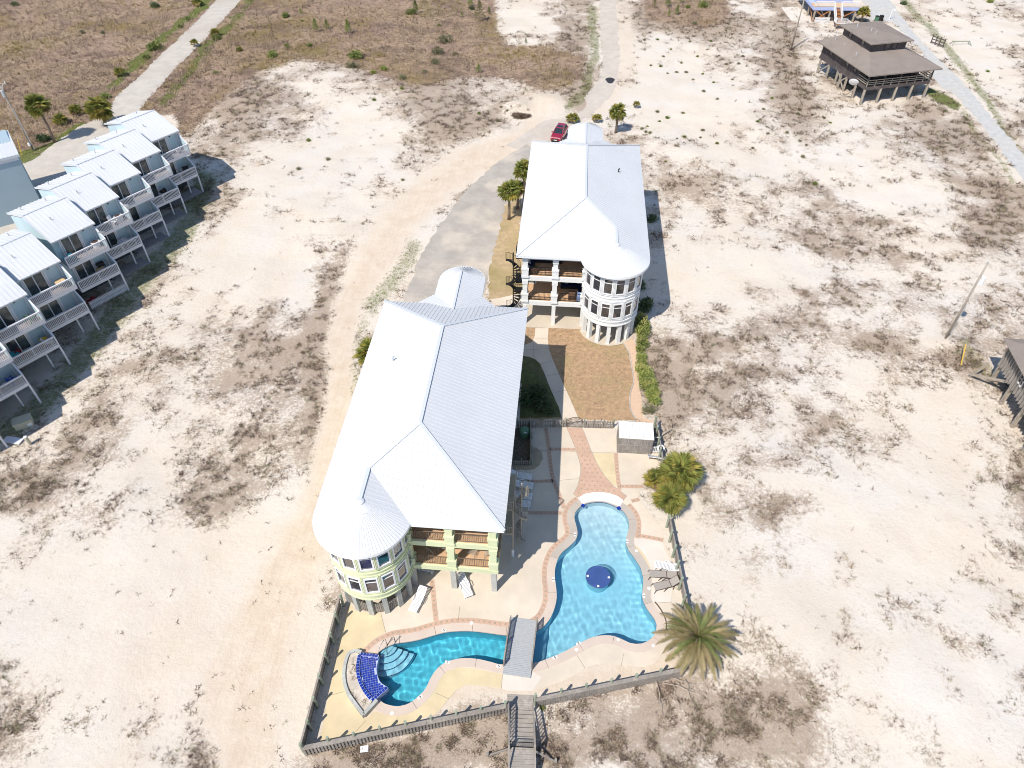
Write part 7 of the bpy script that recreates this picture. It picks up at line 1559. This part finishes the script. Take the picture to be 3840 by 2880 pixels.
for z in (.2, .7, 1.2): MB().box(-1.3, 1.3, -.04, .04, z, z + .16, Mx).build('rail', M['darkside'], r)
for x in (-1.3, -.4, .4, 1.3): MB().box(x - .08, x + .08, -.06, .06, 0, 1.6, Mx).build('upright', M['darkside'], r)
p = one(zF, 1650, 395); r = thing('timber_trestle', p, 'green-grey timber trestle on the far dune', 'trestle'); Mx = place(p.x, p.y, hz1(p.x, p.y), R(5)); MB().box(-1.8, 1.6, -.07, .07, .55, .7, Mx).build('beam', M['fencepost'], r)
for s in (-1, 1):
    for q in (-1, 1): MB().bar(Mx @ Vector((s * 1.5, 0, .6)), Mx @ Vector((s * 1.8, q * .7, 0)), .1).build('leg', M['fencepost'], r)
for i, (x, y) in enumerate(((905, 190), (945, 185))): p = one(zF, x, y); r = thing('wheeled_bin', p, ['dark wheeled bin beside the gravel parking', 'dark bench-like bin next to the wheeled bin'][i], 'bin'); MB().prism([(-.28, -.3), (.28, -.3), (.28, .3), (-.28, .3)], .05, 1.0, place(p.x, p.y, 0, .2)).build('bin_body', M['greenp'] if not i else M['black'], r); MB().box(-.32, .32, -.36, .34, 1.0, 1.07, place(p.x, p.y, 0, .2)).build('lid', M['black'], r)
p = one(zF, 1022, 172); r = thing('lamp_post', p, 'white hooked post at the edge of the gravel parking', 'lamp post'); MB().tube([p, p + Vector((0, 0, 1.6)), p + Vector((.1, 0, 1.9)), p + Vector((.5, 0, 1.95)), p + Vector((.6, 0, 1.8))], .08, 8).build('post', M['plastic'], r); MB().lathe([(0, .1), (.14, .0)], 10).build('shade', M['plastic'], r, Matrix.Translation(p + Vector((.6, 0, 1.72))))
p = one(zI, 2110, 970); r = thing('brush_pile', p, 'brown pile of cut brush by the sandy slope', 'brush pile'); mobj('foliage', foliage(M['drygrass'], 1600, 77, .3, .5, True), r, place(p.x, p.y, 0, 0, (1.7, 1.1, .6)))

# ================================================================== GRASS (nobody could count it)
def blades(name, P, size, k, mats, seed, width=.05, flat=.6, label=None):
    rs = np.random.RandomState(seed); n = len(P); P = np.repeat(P, k, 0); S = np.repeat(size, k); N = n * k
    az = rs.uniform(0, 2 * np.pi, N); off = rs.uniform(0, .35, N) * S; L = S * rs.uniform(.55, 1.15, N); el = rs.uniform(.15, 1.2, N) * (1.3 - flat)
    bx_ = P[:, 0] + np.cos(az) * off; by_ = P[:, 1] + np.sin(az) * off; a2 = az + rs.normal(0, .6, N); dx, dy = np.cos(a2), np.sin(a2); w = width * S * rs.uniform(.6, 1.3, N)
    tip = np.stack([bx_ + dx * L * np.cos(el), by_ + dy * L * np.cos(el), P[:, 2] + L * np.sin(el)], 1)
    A = np.stack([bx_ - dy * w, by_ + dx * w, P[:, 2] + .005 * S], 1); B = np.stack([bx_ + dy * w, by_ - dx * w, P[:, 2] + .005 * S], 1)
    V = np.stack([A, B, tip], 1).reshape(-1, 3); me = bpy.data.meshes.new(name); me.vertices.add(len(V)); me.vertices.foreach_set('co', V.astype(np.float32).ravel())
    me.loops.add(3 * N); me.loops.foreach_set('vertex_index', np.arange(3 * N, dtype=np.int32)); me.polygons.add(N); me.polygons.foreach_set('loop_start', np.arange(0, 3 * N, 3, dtype=np.int32))
    me.update(calc_edges=True); me.validate()
    for m_ in mats: me.materials.append(m_)
    if len(mats) > 1: me.polygons.foreach_set('material_index', np.repeat(rs.choice(len(mats), n), k).astype(np.int32))
    o = mobj(name, me); return tag(o, label, 'grass', None, 'stuff')
rsG = np.random.RandomState(99); NC = 620000
u = rsG.uniform(-200, 4040, NC); v = rsG.uniform(-120, 3000, NC)
xx = (u - 1920) / FPX; yy = (v - 1440) / FPX; d0, d1, d2 = xx, _cp - yy * _sp, -_sp - yy * _cp; t_ = -CAM_H / d2; gx_, gy_ = (d0 * _ca - d1 * _sa) * t_, (d0 * _sa + d1 * _ca) * t_
ok = np.ones(NC, bool)
EXC.append([Vector((-14.8, 15.3)), Vector(pB[:2]), Vector(pC[:2]), Vector(pD[:2]), Vector(pE[:2]), Vector((1, 22)), Vector((-14.8, 22))])
for P in EXC: ok &= ~pip(P, gx_, gy_)
ok &= ~((gx_ > -16) & (gx_ < -2.7) & (gy_ > 26) & (gy_ < 57)) & ~((gx_ > -4.2) & (gx_ < 8.6) & (gy_ > 58) & (gy_ < 90))
gx_, gy_ = gx_[ok], gy_[ok]; vg, gr, tn, ms = masks(gx_, gy_); fine = fbm(gx_ * .9 + 50, gy_ * .9, 3); q = rsG.rand(len(gx_)); dist = np.sqrt(gx_ ** 2 + gy_ ** 2 + CAM_H ** 2)
big = np.clip(dist / 75, .75, 2.0)
selv = (ms < .6) & (q < np.clip((vg - .20) * 1.35, .004, 1) * np.clip((fine - .41) * 4.8, .012, 1) * .9); selm = (ms > .25) & (q < .4 * ms) & (gr < .8)
print('scrub', selv.sum(), 'marsh', selm.sum())
def pts3(s): return np.stack([gx_[s], gy_[s], hz(gx_[s], gy_[s]) - .01], 1)
blades('dune_scrub', pts3(selv), big[selv] * rsG.uniform(.14, .42, selv.sum()), 9, [M['drygrass'], M['scrub'], M['scrub'], M['palegrass'], M['greybush'], M['scrub'], M['scrub']], 5, .055, .62, 'low dry brown scrub tufts scattered over the white dunes')
blades('marsh_grass', pts3(selm), big[selm] * rsG.uniform(.22, .50, selm.sum()), 6, [M['marshgrass']], 6, .05, .35, 'tall dry marsh grass either side of the shell road')
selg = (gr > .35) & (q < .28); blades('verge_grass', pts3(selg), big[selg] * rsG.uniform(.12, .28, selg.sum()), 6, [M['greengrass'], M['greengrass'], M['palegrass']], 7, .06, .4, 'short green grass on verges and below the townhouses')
# grass in the planter and weeds on the dry lawn
pts = []; rr = random.Random(31); PLN = [Vector(p[:2]) for p in wallP] + [Vector(p[:2]) for p in zB([(640, 850), (580, 760), (535, 660), (530, 560), (545, 480)])]
cx0, cy0 = np.mean([p.x for p in PLN]), np.mean([p.y for p in PLN]); a_ = np.stack([rsG.uniform(cx0 - 2.5, cx0 + 2.5, 900), rsG.uniform(cy0 - 4, cy0 + 4, 900)], 1); a_ = a_[pip(PLN, a_[:, 0], a_[:, 1])]; a_ = a_[fbm(a_[:, 0] * 1.5, a_[:, 1] * 1.5, 3) > .46]
blades('planter_grass', np.c_[a_, np.full(len(a_), .36)], rsG.uniform(.15, .45, len(a_)), 7, [M['palegrass'], M['bush'], M['drygrass']], 8, .03, .5, 'wispy dry grass in the sand planter')
LW_ = [Vector(p[:2]) for p in lawn]; a_ = np.stack([rsG.uniform(-4, 12, 9000), rsG.uniform(43, 60, 9000)], 1); a_ = a_[pip(LW_, a_[:, 0], a_[:, 1])]; keep = np.ones(len(a_), bool)
for P in (path, shade_lawn): keep &= ~pip([Vector(p[:2]) for p in P], a_[:, 0], a_[:, 1])
a_ = a_[keep]; fl = fbm(a_[:, 0] * .5, a_[:, 1] * .5, 3); a_ = a_[fl > .42]
blades('lawn_grass', np.c_[a_, np.full(len(a_), .012)], rsG.uniform(.05, .13, len(a_)), 6, [M['palegrass'], M['palegrass'], M['drygrass'], M['drygrass'], M['greengrass']], 9, .07, .5, 'thin straw-coloured blades on the dry lawn')
